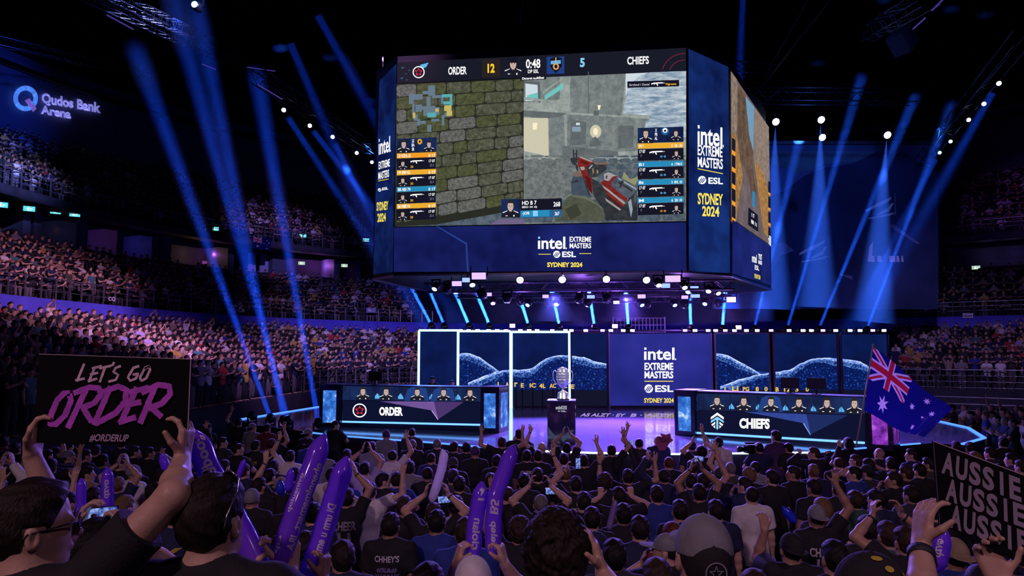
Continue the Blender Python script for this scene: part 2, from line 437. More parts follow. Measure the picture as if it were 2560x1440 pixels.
# exit signs over the openings
M_exit = lit('exit sign face', (.10, .75, .85), 1.1); M_exit2 = lit('exit sign face warm', (.45, .75, .55), .8); M_white = lit('lit white', (1, 1, 1), 1.0)
EXN = ['leftmost lit exit sign at the picture edge', 'lit exit sign left of the orange picture', 'dim lit exit sign above the orange picture', 'lit exit sign right of the orange picture', 'lit exit sign beside the tall blue lit panel', 'lit exit sign left of the hanging flag', 'lit exit sign right of the hanging flag', 'lit exit sign next to the scoreboard edge', 'green exit sign over a stair opening, nearer the scoreboard', 'green exit sign over a stair opening, left one', 'lit exit sign under the upper tier at the right', 'green exit sign over a doorway at the right']
for (px, py, d, wm), lab in zip([(4, 512, 16.5, M_exit), (73, 522, 16.5, M_exit), (139, 529, 17.5, M_exit), (187, 536, 16.8, M_exit), (313, 549, 16.8, M_exit), (537, 572, 16.8, M_exit), (757, 590, 16.8, M_exit), (915, 600, 16.8, M_exit), (861, 664, 18.0, M_exit2), (754, 658, 18.0, M_exit2), (2549, 587, 16.8, M_exit), (2440, 669, 18.0, M_exit2)], EXN):
    s = s_for_px(d, px, 11); a = bowl(d, s); p = at(px, py, a[1])
    e = empty('exit_sign', p, math.atan2(a[1], a[0]) - PI / 2, lab, 'sign', 'exit signs under the upper tier')
    mb = MB(); mb.box((0, .05, 0), (.62, .1, .34)); mb.build('housing', M_blackm, e)
    mb = MB(); mb.box((0, -.012, 0), (.56, .02, .28)); f = mb.build('sign_face', wm, e)
    mb = MB(); mb.box((-.06, -.03, .0), (.10, .012, .16)); mb.box((-.02, -.03, .1), (.05, .012, .05)); mb.box((.1, -.03, 0), (.14, .012, .05)); mb.box((.0, -.03, -.09), (.2, .012, .03)); mb.build('symbol', M_white, f)

# railings round the bowl
def railing(label, d, z, s0, s1, n, hgt=1.05, bars=3, m=M_steel, group=None):
    r = empty('railing', (*bowl(d, s0), z), 0, label, 'railing', group); o = Vector((*bowl(d, s0), z))
    K = n * 2
    for k in range(bars):
        h = hgt * (1 - k * .3); mb = MB()
        mb.tube([Vector((*bowl(d, s0 + (s1 - s0) * i / K), z + h)) - o for i in range(K + 1)], .035 if k == 0 else .018, 6)
        mb.build('top_rail' if k == 0 else 'rail', m, r, True)
    pm = None
    for i in range(n + 1):
        p = Vector((*bowl(d, s0 + (s1 - s0) * i / n), z)) - o
        if pm is None:
            mb = MB(); mb.box((0, 0, hgt / 2), (.06, .06, hgt)); pm = mb.mesh('post'); pm.materials.append(m)
        link('post', pm, None, r, p)
    return r
sL = [s_for_px(16.6, x, 13) for x in (-60, 340, 660, 1010)]
railing('steel railing along the upper tier, nearest length at the left edge', 16.7, 12.55, sL[0], sL[1], 16)
railing('steel railing along the upper tier, dim middle length', 16.7, 12.55, sL[1], sL[2], 15)
railing('steel railing along the upper tier above the hanging flag', 16.7, 12.55, sL[2], sL[3], 14)
sM = [s_for_px(10.6, x, 7) for x in (-60, 420, 760, 1080)]
railing('dark railing in front of the mid tier at the left edge', 10.65, 6.05, sM[0], sM[1], 14, 1.0, 3)
railing('dark railing in front of the mid tier where the beams cross', 10.65, 6.05, sM[1], sM[2], 12, 1.0, 3)
railing('bright railing in front of the mid tier beside the scoreboard', 10.65, 6.05, sM[2], sM[3], 12, 1.0, 3)
sB = [s_for_px(-.1, x, 2) for x in (770, 1060)]
railing('railing in front of the lower stand left of the stage screens', .08, 1.5, sB[0], sB[1], 12, 1.1, 4)
sR = [s_for_px(-.1, x, 2) for x in (2090, 2345, 2600)]
railing('railing in front of the right lower stand behind the flag', .08, 1.5, sR[0], sR[1], 10, 1.1, 4)
railing('railing in front of the right lower stand at the picture edge', .08, 1.5, sR[1], sR[2], 8, 1.1, 4)
railing('low curved railing beyond the right stage tip, upper one', -3.6, .15, sR[1] - .02, sR[2], 9, 1.1, 4)
railing('low curved railing beyond the right stage tip, lower one', -6.4, 0, sR[1] - .02, sR[2], 9, 1.05, 4)
sR2 = [s_for_px(10.6, x, 7) for x in (2270, 2620)]
railing('railing in front of the right mid tier', 10.65, 6.05, sR2[0], sR2[1], 12, 1.0, 3)
sR3 = [s_for_px(16.6, x, 13) for x in (2420, 2620)]
railing('railing in front of the right upper tier', 16.7, 12.55, sR3[0], sR3[1], 8)

# things hung on the fascias: small banners with letters
M_pale = mat('pale lettering', (.75, .75, .85), .6)
def fascia_sign(name, label, px0, py0, px1, py1, d, body, m=M_pale, back=None):
    s = s_for_px(d, (px0 + px1) / 2, 5.6); a = bowl(d, s); b = bowl(d, min(s + .004, 1)); u = Vector((b[0] - a[0], b[1] - a[1], 0))
    pl = Plane((a[0], a[1], 5.5), u); A = Art(pl, .06)
    if back is not None: A.rect(px0 - 3, py0 - 3, px1 + 3, py1 + 3, back)
    A.text(body, px0, py0, px1, py1, m)
    o = A.build(name); tag(o, label, 'sign'); return o
fascia_sign('wall_sign', 'white lettered club sign on the blue fascia where the beams cross', 570, 760, 610, 782, 10.25, 'nib .a\nVQ CB')
fascia_sign('wall_sign', 'small pale sign on the blue fascia above the left clapping row', 268, 742, 286, 754, 10.25, 'CQ')
fascia_sign('wall_sign', 'small pale plate on the violet fascia beside the scoreboard', 918, 772, 936, 779, 10.25, 'e.:', M_pale, mat('plate', (.25, .25, .45), .6))
fascia_sign('wall_sign', 'small white plate on the right fascia below the mid tier railing', 2410, 786, 2430, 792, 10.25, 'nLm', mat('black ink', (.02, .02, .03), .6), mat('white plate', (.8, .8, .9), .6))

# the lettered mark on the upper wall: a ring with a pink tail and two words, laid flat on the curved wall, its colours emitting a little
def wall_hit(px, py, d=28.15, off=.10):
    s = s_for_px(d - off, px, 20); a = bowl(d - off, s); p = at(px, py, a[1]); return p
WS = {}
def wall_map(px, py):
    k = round(px)
    if k not in WS: WS[k] = bowl(27.9, s_for_px(27.9, k, 21))
    return at(px, py, WS[k][1])
M_logoblue = mat('logo pale blue', (.50, .75, 1.0), .7, emit=(.10, .30, 1.0), es=.55)
M_logopink = mat('logo pink', (.85, .55, .85), .7, emit=(.35, .20, .7), es=.4)
M_logowhite = mat('logo lilac', (.8, .8, 1.0), .7, emit=(.30, .30, .9), es=.55)
root = empty('wall_logo', wall_map(140, 260), 0, 'ring emblem with two lettered words on the dark blue upper wall', 'sign'); o0 = root.location
mb = MB()
for i in range(40):
    q = []
    for k, rr in ((i, 1), (i + 1, 1), (i + 1, .62), (i, .62)):
        a = 2 * PI * k / 40; q.append(wall_map(64 + 31 * rr * math.cos(a), 246 - 32 * rr * math.sin(a)) - o0)
    mb.poly(q)
mb.build('ring', M_logoblue, root)
mb = MB(); mb.poly([wall_map(x, y) - o0 - Vector((0, .05, 0)) for x, y in ((63, 252), (75, 246), (93, 272), (84, 281))]); mb.build('tail', M_logopink, root)
for body, x0, y0, x1, y1, sl in (('Qudos Bank', 104, 231, 252, 262, .175), ('Arena', 102, 262, 178, 285, .17)):
    mb = MB(); text_to(mb, body, lambda u, v: wall_map(x0 + (x1 - x0) * u, y1 + (y0 - y1) * v + sl * (x1 - x0) * (u - .0) - 0) - o0, .045); mb.build('lettering', M_logowhite, root)

# great hanging banner at the back right
M_ban = mat('banner cloth', (.10, .16, .34), .8, noise=.5, nscale=.18)
M_ban2 = mat('banner hill', (.035, .055, .14), .85, noise=.5, nscale=.3)
M_ban3 = mat('banner pale', (.95, .93, .85), .7)
M_ban4 = mat('banner sky', (.16, .30, .36), .8, noise=.5, nscale=.4)
M_ban5 = mat('banner grey', (.20, .20, .32), .8, noise=.4, nscale=.5)
YB = 45.0
ban = empty('hanging_banner', at(2110, 350, YB), 0, 'huge dark blue hanging banner with hills and striped pennants behind the stage', 'banner'); bo = ban.location
def bloc(ob):
    for v in ob.data.vertices: v.co -= bo
    ob.parent = ban
pl = Plane((0, YB, 0), (1, 0, 0))
mb = MB(); p0 = pl.px(1780, 362); p1 = pl.px(2345, 772)
mb.box(((p0.x + p1.x) / 2, YB + .05, (p0.z + p1.z) / 2), (p1.x - p0.x, .06, p0.z - p1.z)); bloc(mb.build('cloth', M_ban))
A = Art(pl, .03); 
A.poly([(1780, 378), (2188, 378), (2178, 395), (2140, 405), (2100, 408), (2060, 410), (2030, 425), (1990, 434), (1975, 420), (1940, 415), (1780, 420)], M_ban4)
A.poly([(1780, 520), (1900, 500), (1960, 478), (2010, 440), (2060, 420), (2130, 410), (2190, 380), (2260, 385), (2345, 430), (2345, 770), (1780, 770)], M_ban2)
A.poly([(1780, 690), (1850, 640), (1900, 620), (1960, 605), (2000, 640), (2060, 680), (2130, 690), (2130, 772), (1780, 772)], M_ban5)
A.poly([(1900, 730), (1950, 640), (1990, 625), (2040, 660), (2130, 700), (2180, 750), (2180, 772), (1880, 772)], M_ban2)
bloc(A.build('printed_hills'))
def pennant(px, py, sc_, n):
    A = Art(pl, .06)
    base = [[(152, 0), (150, 18), (85, 58), (70, 62), (0, 92), (0, 80), (70, 38), (110, 22)], [(150, 40), (168, 40), (140, 88), (85, 110), (60, 112), (95, 88), (130, 70)], [(160, 96), (175, 98), (150, 112), (80, 125), (20, 134), (10, 128), (90, 112)]]
    for q in base[:n]: A.poly([(px + x * sc_, py + y * sc_) for x, y in q], M_ban3)
    bloc(A.build('pennant_stripes')); A = Art(pl, .05); x, y = px + 172 * sc_, py - 20 * sc_
    A.poly([(x, y), (x + 6 * sc_, y), (x + 10 * sc_, y + 130 * sc_), (x, y + 130 * sc_)], M_ban5); bloc(A.build('pennant_pole'))
pennant(2163, 492, .42, 3); pennant(1997, 600, .42, 3)
A = Art(pl, .055)
A.poly([(2172, 618), (2182, 602), (2178, 655), (2168, 654)], M_ban3)
for k, (x, w_) in enumerate(((2176, 8), (2192, 10), (2222, 14), (2240, 6), (2252, 4))): A.poly([(x, 640), (x + w_, 640), (x + w_ + 2, 655), (x, 655)], M_ban3)
A.poly([(2232, 560), (2300, 610), (2290, 610), (2222, 566)], M_ban5)
bloc(A.build('pale_marks'))
mb = MB(); mb.bar(pl.px(1780, 357), pl.px(2345, 357), .18, .2); bloc(mb.build('batten', M_steel))
# ================================================================ STAGE
SZ = 1.3
def S(px, py): p = on_z(px, py, SZ); return (p.x, p.y)
M_stage = mat('stage gloss', (.16, .14, .26), .13, noise=.12, nscale=.7, coat=.3)
M_skirt = mat('stage skirt', (.010, .010, .016), .7)
M_led = lit('edge led', (.06, .19, 1.0), 2.3, True); M_ledw = lit('edge led white', (.45, .70, 1.0), 3.2)
edge = [S(595, 1050), S(640, 1063), S(760, 1079), S(850, 1091), S(1080, 1108), S(1290, 1127), S(1480, 1134), S(1690, 1137), S(2030, 1133), S(2200, 1118), S(2330, 1108), S(2400, 1113), S(2462, 1096), S(2420, 1070), S(2340, 1052), (14.9, 27.5), (14.9, 32), (-8.5, 32), S(800, 1017)]
mb = MB(); mb.poly([(x, y, SZ) for x, y in edge])
stage = mb.build('stage', M_stage); tag(stage, 'wide glossy violet stage floor with led edges in front of the crowd', 'stage')
mb = MB()
for (x0, y0), (x1, y1) in zip(edge, edge[1:] + edge[:1]): mb.quad((x0, y0, 0), (x1, y1, 0), (x1, y1, SZ - .02), (x0, y0, SZ - .02))
mb.build('skirt', M_skirt, stage)
def led_run(pts, w_, m, name='led_strip', parent=None, z=SZ + .015):
    mb = MB()
    for (x0, y0), (x1, y1) in zip(pts, pts[1:]): mb.bar((x0, y0, z), (x1, y1, z), w_, .035)
    return mb.build(name, m, parent)
led_run([S(595, 1050), S(800, 1017)], .09, M_led, parent=stage)
led_run([S(760, 1081), S(850, 1091), S(1080, 1108), S(1290, 1127)], .05, M_led, parent=stage)
led_run([S(1290, 1127), S(1480, 1134), S(1690, 1137), S(2030, 1133)], .05, M_ledw, parent=stage)
led_run([S(2030, 1133), S(2200, 1118), S(2300, 1110)], .04, M_led, parent=stage)
led_run([S(2340, 1052), S(2420, 1070), S(2462, 1096), S(2405, 1112)], .08, M_led, parent=stage)
# floor lettering in the gloss
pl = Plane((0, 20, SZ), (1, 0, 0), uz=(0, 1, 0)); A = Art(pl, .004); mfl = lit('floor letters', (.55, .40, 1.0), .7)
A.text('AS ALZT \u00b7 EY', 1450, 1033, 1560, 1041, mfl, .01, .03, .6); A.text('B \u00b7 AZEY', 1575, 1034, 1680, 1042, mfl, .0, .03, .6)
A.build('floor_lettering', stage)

# ---------------- backdrop of LED screens
YS = 30.0
M_frame = mat('screen frame', (.03, .03, .05), .4, .4); M_frameg = mat('grey screen frame', (.34, .36, .42), .35, .7)
M_neon = lit('neon', (.26, .55, 1.0), 3.6, True)
M_night = lit_noise('led night sky', (.002, .004, .028), (.005, .020, .15), 1.0, .35, .35, .75, detail=3)
M_rock = lit_noise('led rock', (.002, .008, .075), (.40, .64, 1.0), 1.1, 11, .52, .74, c2=(.010, .05, .36), detail=10, stretch=(1, 1, 1.4))
M_rim = lit_noise('led ridge light', (.03, .12, .75), (.75, .88, 1.0), 1.25, 3.0, .35, .65, detail=6)
M_rim2 = lit_noise('led ridge glow', (.02, .08, .55), (.50, .72, 1.0), 1.1, 13, .40, .68, detail=10); M_rim3 = lit_noise('led slope', (.004, .02, .16), (.16, .38, 1.0), 1.0, 12, .45, .72, detail=10)
M_mist = lit_noise('led mist', (.006, .02, .14), (.02, .07, .40), 1.0, .5, .4, .7, detail=4)
M_ctr = lit_noise('led centre', (.010, .016, .16), (.034, .034, .34), 1.0, .35, .3, .7, detail=2)
M_yel = lit('led yellow', (1.0, .80, .10), 1.0); M_w = lit('led white', (1, 1, 1), 1.05); M_darkled = lit('led near black', (.006, .007, .022), 1.0)
plb = Plane((0, YS, 0), (1, 0, 0))
def ridge_art(A, pts, y0, x0, x1, rim=9):
    """a lit mountain: rock body below a glowing ridge, clipped to the columns x0..x1"""
    pts = [p for p in pts]
    def clip(P):
        out = []
        for (xa, ya), (xb, yb) in zip(P, P[1:]):
            for xc in (x0, x1):
                if (xa - xc) * (xb - xc) < 0: out.append((xc, ya + (yb - ya) * (xc - xa) / (xb - xa)))
            if x0 <= xb <= x1: out.append((xb, yb))
        if x0 <= P[0][0] <= x1: out.insert(0, P[0])
        return sorted(set(out))
    P = clip(pts)
    if len(P) < 2: return
    for (xa, ya), (xb, yb) in zip(P, P[1:]): A.poly([(xa, ya), (xb, yb), (xb, y0), (xa, y0)], M_rock)
    for d0, d1, m in ((3, 17, M_rim3), (1.2, 6.5, M_rim2), (-.8, 2.0, M_rim)):
        for i, ((xa, ya), (xb, yb)) in enumerate(zip(P, P[1:])):
            k = .85 + .3 * math.sin(i * .35); A.poly([(xa, ya + d0), (xb, yb + d0), (xb, yb + d1 * k), (xa, ya + d1 * k)], m)
def dense(pts, amp=2.0, seed=1):
    r = random.Random(seed); out = []
    for (xa, ya), (xb, yb) in zip(pts, pts[1:]):
        n = max(1, int((xb - xa) / 7))
        for k in range(n): out.append((xa + (xb - xa) * k / n, ya + (yb - ya) * k / n + r.uniform(-amp, amp) * .6))
    return out + [pts[-1]]
MTN_A = dense([(1140, 905), (1150, 884), (1175, 884), (1185, 888), (1200, 894), (1215, 905), (1290, 960)], 1, 2)
MTN_B = dense([(1170, 958), (1200, 945), (1240, 930), (1265, 925), (1300, 925), (1330, 922), (1350, 906), (1375, 893), (1400, 888), (1430, 890), (1460, 894), (1490, 905), (1525, 912)], 1.5, 3)
MTN_C = dense([(1780, 884), (1800, 885), (1820, 890), (1840, 900), (1862, 912), (1900, 935)], 1.2, 4)
MTN_D = dense([(1800, 966), (1850, 948), (1890, 938), (1930, 932), (1975, 925), (2000, 910), (2030, 897), (2060, 895), (2095, 896), (2120, 900), (2150, 905), (2185, 925), (2230, 950)], 1.5, 5)
def screen(label, x0, x1, y0, y1, fm, neon=False, mtn=(), left_only=False, bottom=975, dep=YS):
    pl = Plane((0, dep, 0), (1, 0, 0)); a = pl.px(x0, y0); b = pl.px(x1, 1016)
    o = empty('stage_screen', ((a.x + b.x) / 2, dep, SZ), 0, label, 'screen', 'tall led screens at the back of the stage'); oo = Vector(o.location)
    def loc(ob):
        ob.data.transform(Matrix.Translation(-oo)); ob.parent = o; return ob
    zt, zb = a.z, SZ
    mb = MB(); mb.box(((a.x + b.x) / 2, dep + .08, (zt + zb) / 2), (b.x - a.x, .14, zt - zb)); body = loc(mb.build('cabinet', M_frame))
    A = Art(pl, .012); A.rect(x0 + 2, y0 + 2, x1 - 2, bottom, M_night)
    if mtn:
        A.poly([(x0 + 2, bottom - 45), (x0 * .7 + x1 * .3, bottom - 52), (x0 * .4 + x1 * .6, bottom - 50), (x1 - 2, bottom - 44), (x1 - 2, bottom - 10), (x0 + 2, bottom - 10)], M_mist)
        for i, q in enumerate(mtn): ridge_art(A, q, bottom, x0 + 2, x1 - 2, 6 + 3 * i)
    A.rect(x0 + 2, bottom, x1 - 2, y1, M_darkled)
    loc(A.build('picture'))
    wv = .085 if neon else .07
    for nm, p, q in (('frame_side', (a.x, zb), (a.x, zt)), ('frame_side', (b.x, zb), (b.x, zt)), ('frame_top', (a.x, zt), (b.x, zt))):
        mb = MB(); mb.bar((p[0], dep - .04, p[1]), (q[0], dep - .04, q[1]), wv, wv, (0, 1, 0)); loc(mb.build(nm, fm))
    return o
screen('narrow dark led screen inside a blue neon frame, leftmost at the stage', 1048, 1144, 826, 1015, M_neon, True)
screen('led screen with a glowing hill inside a blue neon frame behind the left desk', 1146, 1276, 828, 1015, M_neon, True, (MTN_A, MTN_B))
screen('neon framed led screen with rising glowing ridge left of the trophy', 1279, 1424, 830, 1015, M_neon, True, (MTN_B,))
screen('led screen with mountain peak behind the trophy', 1427, 1519, 832, 1015, M_frame, False, (MTN_B,))
screen('grey framed led screen with a bright hill right of the lettered centre panel', 1786, 1926, 833, 1015, M_frameg, False, (MTN_C, MTN_D))
screen('grey framed led screen with the highest glowing peak behind the right desk', 1932, 2097, 833, 1015, M_frameg, False, (MTN_D,))
screen('grey framed led screen at the right end behind the flag', 2100, 2224, 834, 1015, M_frameg, False, (MTN_D,))
# centre panel with the lettering
ctr = empty('centre_panel', (plb.px(1652, 1015).x, YS - .12, SZ), 0, 'broad violet blue led panel with white and yellow lettering at stage centre', 'screen'); co = Vector(ctr.location)
plc = Plane((0, YS - .12, 0), (1, 0, 0)); a, b = plc.px(1522, 832), plc.px(1782, 1015)
mb = MB(); mb.box(((a.x + b.x) / 2, YS - .06, (a.z + SZ) / 2), (b.x - a.x, .1, a.z - SZ)); q = mb.build('cabinet', M_frame); q.data.transform(Matrix.Translation(-co)); q.parent = ctr
A = Art(plc, .004); A.rect(1524, 834, 1780, 1014, M_ctr); q = A.build('picture'); q.data.transform(Matrix.Translation(-co)); q.parent = ctr
A = Art(plc, .02)
logo_intel(A, 1610, 869, 1690, 900, M_w, M_w); A.text('EXTREME', 1611, 907, 1683, 925, M_w); A.text('MASTERS', 1611, 928, 1683, 946, M_w)
A.rect(1611, 952, 1683, 954, M_yel); logo_esl(A, 1611, 962, 1683, 981, M_w, M_ctr); A.text('SYDNEY 2024', 1610, 995, 1684, 1007, M_yel)
q = A.build('lettering'); q.data.transform(Matrix.Translation(-co)); q.parent = ctr
for xx in (a.x, b.x):
    mb = MB(); mb.bar((xx, YS - .14, SZ), (xx, YS - .14, a.z), .05); q = mb.build('frame_side', M_frameg); q.data.transform(Matrix.Translation(-co)); q.parent = ctr

# lit yellow glyphs standing on the ledges in front of the screens
gly = [(1248, 'L', 960), (1268, 'A', 960), (1290, 'r', 961), (1306, 'E', 963), (1332, 'IC', 963), (1356, '4L', 964), (1382, 'AC', 964), (1410, '12', 964), (1432, 'E', 966), (1815, 'L', 972), (1838, 'LI', 971), (1865, 'PG', 972), (1893, '8', 972), (1915, '0', 972), (1943, 'B', 973), (1968, '12', 973), (1992, '3', 973), (2018, '0', 973)]
near = {1248: 'left desk end', 1268: 'tower of the left desk', 1290: 'neon post', 1306: 'neon post, second one', 1332: 'screen middle', 1356: 'screen middle, right of it', 1382: 'trophy, third away', 1410: 'trophy, next to its cup', 1432: 'trophy foot', 1815: 'right desk, first over its left corner', 1838: 'right desk, second over its corner', 1865: 'right desk over the second portrait', 1893: 'right desk left of the tilted hood shape', 1915: 'right desk over the third portrait', 1943: 'right desk right of the grey post', 1968: 'right desk over the fourth portrait', 1992: 'right desk beside the dark monitor', 2018: 'right desk just left of the dark monitor'}
for x, t, y in gly:
    pl = Plane((0, YS - .9, 0), (1, 0, 0)); A = Art(pl, 0); A.text(t, x - 4 * len(t), y - 5, x + 4 * len(t), y + 6, lit('glyph yellow', (1, .62, .12), .9))
    o = A.build('lit_letter'); b0 = pl.px(x, y + 7)
    mb = MB(); mb.box((b0.x, YS - .82, (b0.z + SZ) / 2), (.05, .05, b0.z - SZ)); mb.build('stand', M_blackm, o)
    tag(o, 'small lit yellow letter mark near the ' + near[x], 'letter', 'lit letters along the stage back')

# ---------------- lamps
def fixture(name, label, cat, p, aim, lens_m, size=.22, group=None, kind='moving'):
    """a stage lamp: yoke, head with a rounded back, lit lens"""
    p = Vector(p); o = empty(name, p, 0, label, cat, group); d = (Vector(aim) - p).normalized()
    s = size
    mb = MB()
    if kind == 'moving':
        mb.lathe([(s * .25, -s * .9), (s * .62, -s * .75), (s * .78, -s * .2), (s * .80, s * .35), (s * .62, s * .62), (s * .58, s * .8)], (0, 0, 0), 14, d); mb.build('head', M_blackm, o, True)
        mb = MB(); up = Vector((0, 0, 1)) if p.z > 3 and not name.startswith('floor') else Vector((0, 0, -1))
        side = d.cross(up); side = side.normalized() if side.length > .05 else Vector((1, 0, 0))
        for k in (-1, 1): mb.bar(side * k * s * .9, side * k * s * .9 + up * s * 1.3, s * .18, s * .3)
        mb.bar(side * -s + up * s * 1.3, side * s + up * s * 1.3, s * .5, s * .3); mb.build('yoke', M_blackm, o)
    elif kind == 'par':
        mb.lathe([(s * .5, -s * .8), (s * .85, -s * .5), (s, s * .5), (s, s * .78)], (0, 0, 0), 16, d); mb.build('head', M_blackm, o, True)
        mb = MB(); mb.bar((0, 0, s * .6), (0, 0, s * 1.9), s * .25); mb.build('hanger', M_blackm, o)
    n = MB(); n.lathe([(s * (.50 if kind == 'moving' else .88), 0), (s * (.50 if kind == 'moving' else .88), s * .03)], d * s * .82, 16, d); n.build('lens', lens_m, o, True)
    return o
def strobe(label, p, w_, h_, m, group, tilt=0.0, rz=0.0):
    o = empty('strobe_light', p, rz, label, 'light', group); o.rotation_euler = (tilt, 0, rz)
    mb = MB(); mb.box((0, .09, 0), (w_ * 1.12, .16, h_ * 1.3)); mb.build('housing', M_blackm, o)
    mb = MB(); mb.box((0, 0, 0), (w_, .03, h_)); mb.build('lamp_face', m, o)
    for k in (-1, 1): mb = MB(); mb.bar((k * w_ * .6, .1, 0), (k * w_ * .6, .1, h_ * 1.4), .03); mb.build('bracket', M_blackm, o)
    return o
M_lampw = lit('lamp white', (1.0, .96, 1.0), 14, False); M_lampb = lit('lamp blue', (.20, .50, 1.0), 9); M_lampv = lit('lamp violet', (.55, .25, 1.0), 6); M_lampwb = lit('lamp cold white', (.80, .86, 1.0), 12)
M_lampoff = mat('lamp glass off', (.06, .06, .09), .1)
# row along the screen tops
topz = plb.px(1600, 829).z
mb = MB()
for k in range(2): mb.bar((plb.px(1046, 820).x, YS + .25 + .3 * k, topz + .06), (plb.px(2228, 820).x, YS + .25 + .3 * k, topz + .06), .06)
o = mb.build('lighting_bar', M_truss); tag(o, 'long metal bar carrying the lamps along the screen tops', 'truss')
TOPW = [1061, 1090, 1129, 1151, 1171, 1194, 1221, 1243, 1265, 1301, 1323, 1343, 1381, 1414, 1429, 1465, 1507, 1528, 1559, 1582, 1714, 1739, 1772, 1791, 1815, 1838, 1868, 1895, 1930, 1975, 2010, 2031, 2060, 2092, 2128, 2153, 2185, 2213]
ordn = ['first', 'second', 'third', 'fourth', 'fifth', 'sixth', 'seventh', 'eighth', 'ninth', 'tenth', 'eleventh', 'twelfth', 'thirteenth', 'fourteenth', 'fifteenth', 'sixteenth', 'seventeenth', 'eighteenth', 'nineteenth', 'twentieth']
def ordinal(i): return ordn[i] if i < 20 else 'twenty-' + ordn[i - 20] if i < 29 else ('thirtieth' if i == 29 else 'thirty-' + ordn[i - 30] if i < 39 else 'fortieth' if i == 39 else 'forty-' + ordn[i - 40])
for i, x in enumerate(TOPW):
    p = plb.px(x, 826); p.y = YS + .1
    strobe('small white lamp on the screen tops, %s from the left end' % ordinal(i), p, .17, .09, M_lampwb if i % 4 else M_lampv, 'small lamps along the screen tops')
for i, (x, y) in enumerate([(1281, 814), (1539, 815), (1850, 818)]):
    p = plb.px(x, y); p.y = YS + .2
    strobe(['bright violet strobe above the neon framed screen', 'bright violet strobe left of the centre panel', 'bright violet strobe above the grey framed screen'][i], p, .22, .15, lit('lamp bright violet', (.75, .45, 1), 9), 'violet strobes on the screen tops')
# beam lamps on the screen tops: (pixel of lens, pixel the beam passes)
UPB = [(1079, 813, 1025, 714), (1111, 814, 1072, 722), (1173, 814, 1145, 749), (1224, 814, 1191, 732), (1322, 815, 1305, 762), (1399, 817, 1387, 762), (1486, 817, 1478, 762), (1571, 818, 1567, 765), (1727, 819, 1725, 762), (1806, 820, 1811, 758), (1886, 820, 1907, 732), (1968, 821, 2013, 669), (2047, 822, 2105, 682), (2167, 823, 2217, 690)]
BEAMS = []
for i, (x, y, x2, y2) in enumerate(UPB):
    p = at(x, y, YS + .3); q = at(x2, y2, YS + 2.2)
    fixture('floor_beam_light', 'moving beam light on the screen tops, %s from the left' % ordinal(i), 'light', p, q, M_lampb, .16, 'beam lights on the screen tops')
    BEAMS.append((p, q, 20 if i > 9 else 3.2, R(.8), .07, (.03, .16, 1.0), 3 if i > 9 else 20, 'thin blue beam rising from the %s beam light on the screen tops' % ordinal(i)))
# ---------------- trophy on its plinth
M_plinth = mat('plinth gloss', (.012, .014, .04), .15, coat=.4)
pb = on_z(1405, 1106, SZ)
pt = empty('plinth', pb, R(-6), 'glossy dark square plinth with a white printed mark under the trophy', 'plinth')
mb = MB(); mb.box((0, 0, .53), (.70, .70, 1.06)); mb.build('block', M_plinth, pt)
mb = MB(); mb.box((0, 0, 1.07), (.72, .72, .025)); mb.build('top_slab', mat('plinth top', (.10, .10, .30), .2), pt)
pmark = lit('plinth print glow', (.8, .8, 1), .6); mb = MB()  # white print given its own glow
text_to(mb, '\u0131nld', lambda u, v: Vector((-.14 + .15 * u, -.356, .86 + .09 * v)), .03); text_to(mb, 'EXTREME\nMASTERS', lambda u, v: Vector((.02 + .12 * u, -.356, .86 + .09 * v)), .03); text_to(mb, 'O ESL.', lambda u, v: Vector((-.09 + .22 * u, -.356, .80 + .035 * v)), .04)
mb.build('printed_mark', pmark, pt)
mb = MB(); text_to(mb, '\u0131nld', lambda u, v: Vector((.356, -.12 + .24 * u, .86 + .09 * v)), .03); mb.build('printed_mark', pmark, pt)
mb = MB()
for pts in ([(-.33, .42), (-.02, .02), (-.1, .02), (-.33, .25)], [(.33, .36), (.04, .04), (.0, .12), (.2, .34)]): mb.poly([(x, -.3555, z) for x, z in pts])
mb.build('swoosh_print', lit('plinth swoosh glow', (.12, .13, .30), .35), pt)  # the swoosh print emits a little too
M_silver = mat('trophy silver', (.85, .84, .88), .28, .85); M_glass = mat('trophy glass', (.62, .62, .74), .16, .6, coat=.8); M_tbase = mat('trophy base', (.02, .02, .03), .25)
tr = empty('trophy', pb + Vector((.03, 0, 1.085)), R(-6), 'tall silver cup with banded glass bowl and two handles on the dark plinth', 'trophy')
mb = MB(); mb.lathe([(.155, 0), (.155, .03), (.135, .04), (.13, .17), (.12, .185)], n=28); mb.build('base', M_silver, tr, True)
mb = MB(); mb.lathe([(.165, 0), (.165, .022), (.158, .028)], n=28); mb.build('foot_ring', M_tbase, tr, True)
mb = MB(); mb.lathe([(.10, .18), (.085, .21), (.035, .225), (.028, .27), (.045, .285)], n=24); mb.build('stem', M_silver, tr, True)
mb = MB(); mb.lathe([(.03, .28), (.09, .33), (.14, .41), (.160, .50), (.165, .60), (.160, .68), (.135, .76), (.085, .81), (.03, .83), (.005, .832)], n=32); bw = mb.build('bowl', M_glass, tr, True)
for h in (.50, .57, .64, .70, .755):
    rr = np.interp(h, [.41, .50, .60, .68, .76], [.14, .160, .165, .160, .135]); mb = MB(); mb.lathe([(rr + .001, h - .014), (rr + .008, h - .008), (rr + .008, h + .008), (rr + .001, h + .014)], n=32); mb.build('band', M_silver, bw, True)
for s in (-1, 1):
    mb = MB(); mb.tube([(s * .12, 0, .38), (s * .19, 0, .42), (s * .245, 0, .52), (s * .255, 0, .64), (s * .235, 0, .72), (s * .20, 0, .745), (s * .165, 0, .70)], .012, 8); mb.build('handle', M_silver, tr, True)
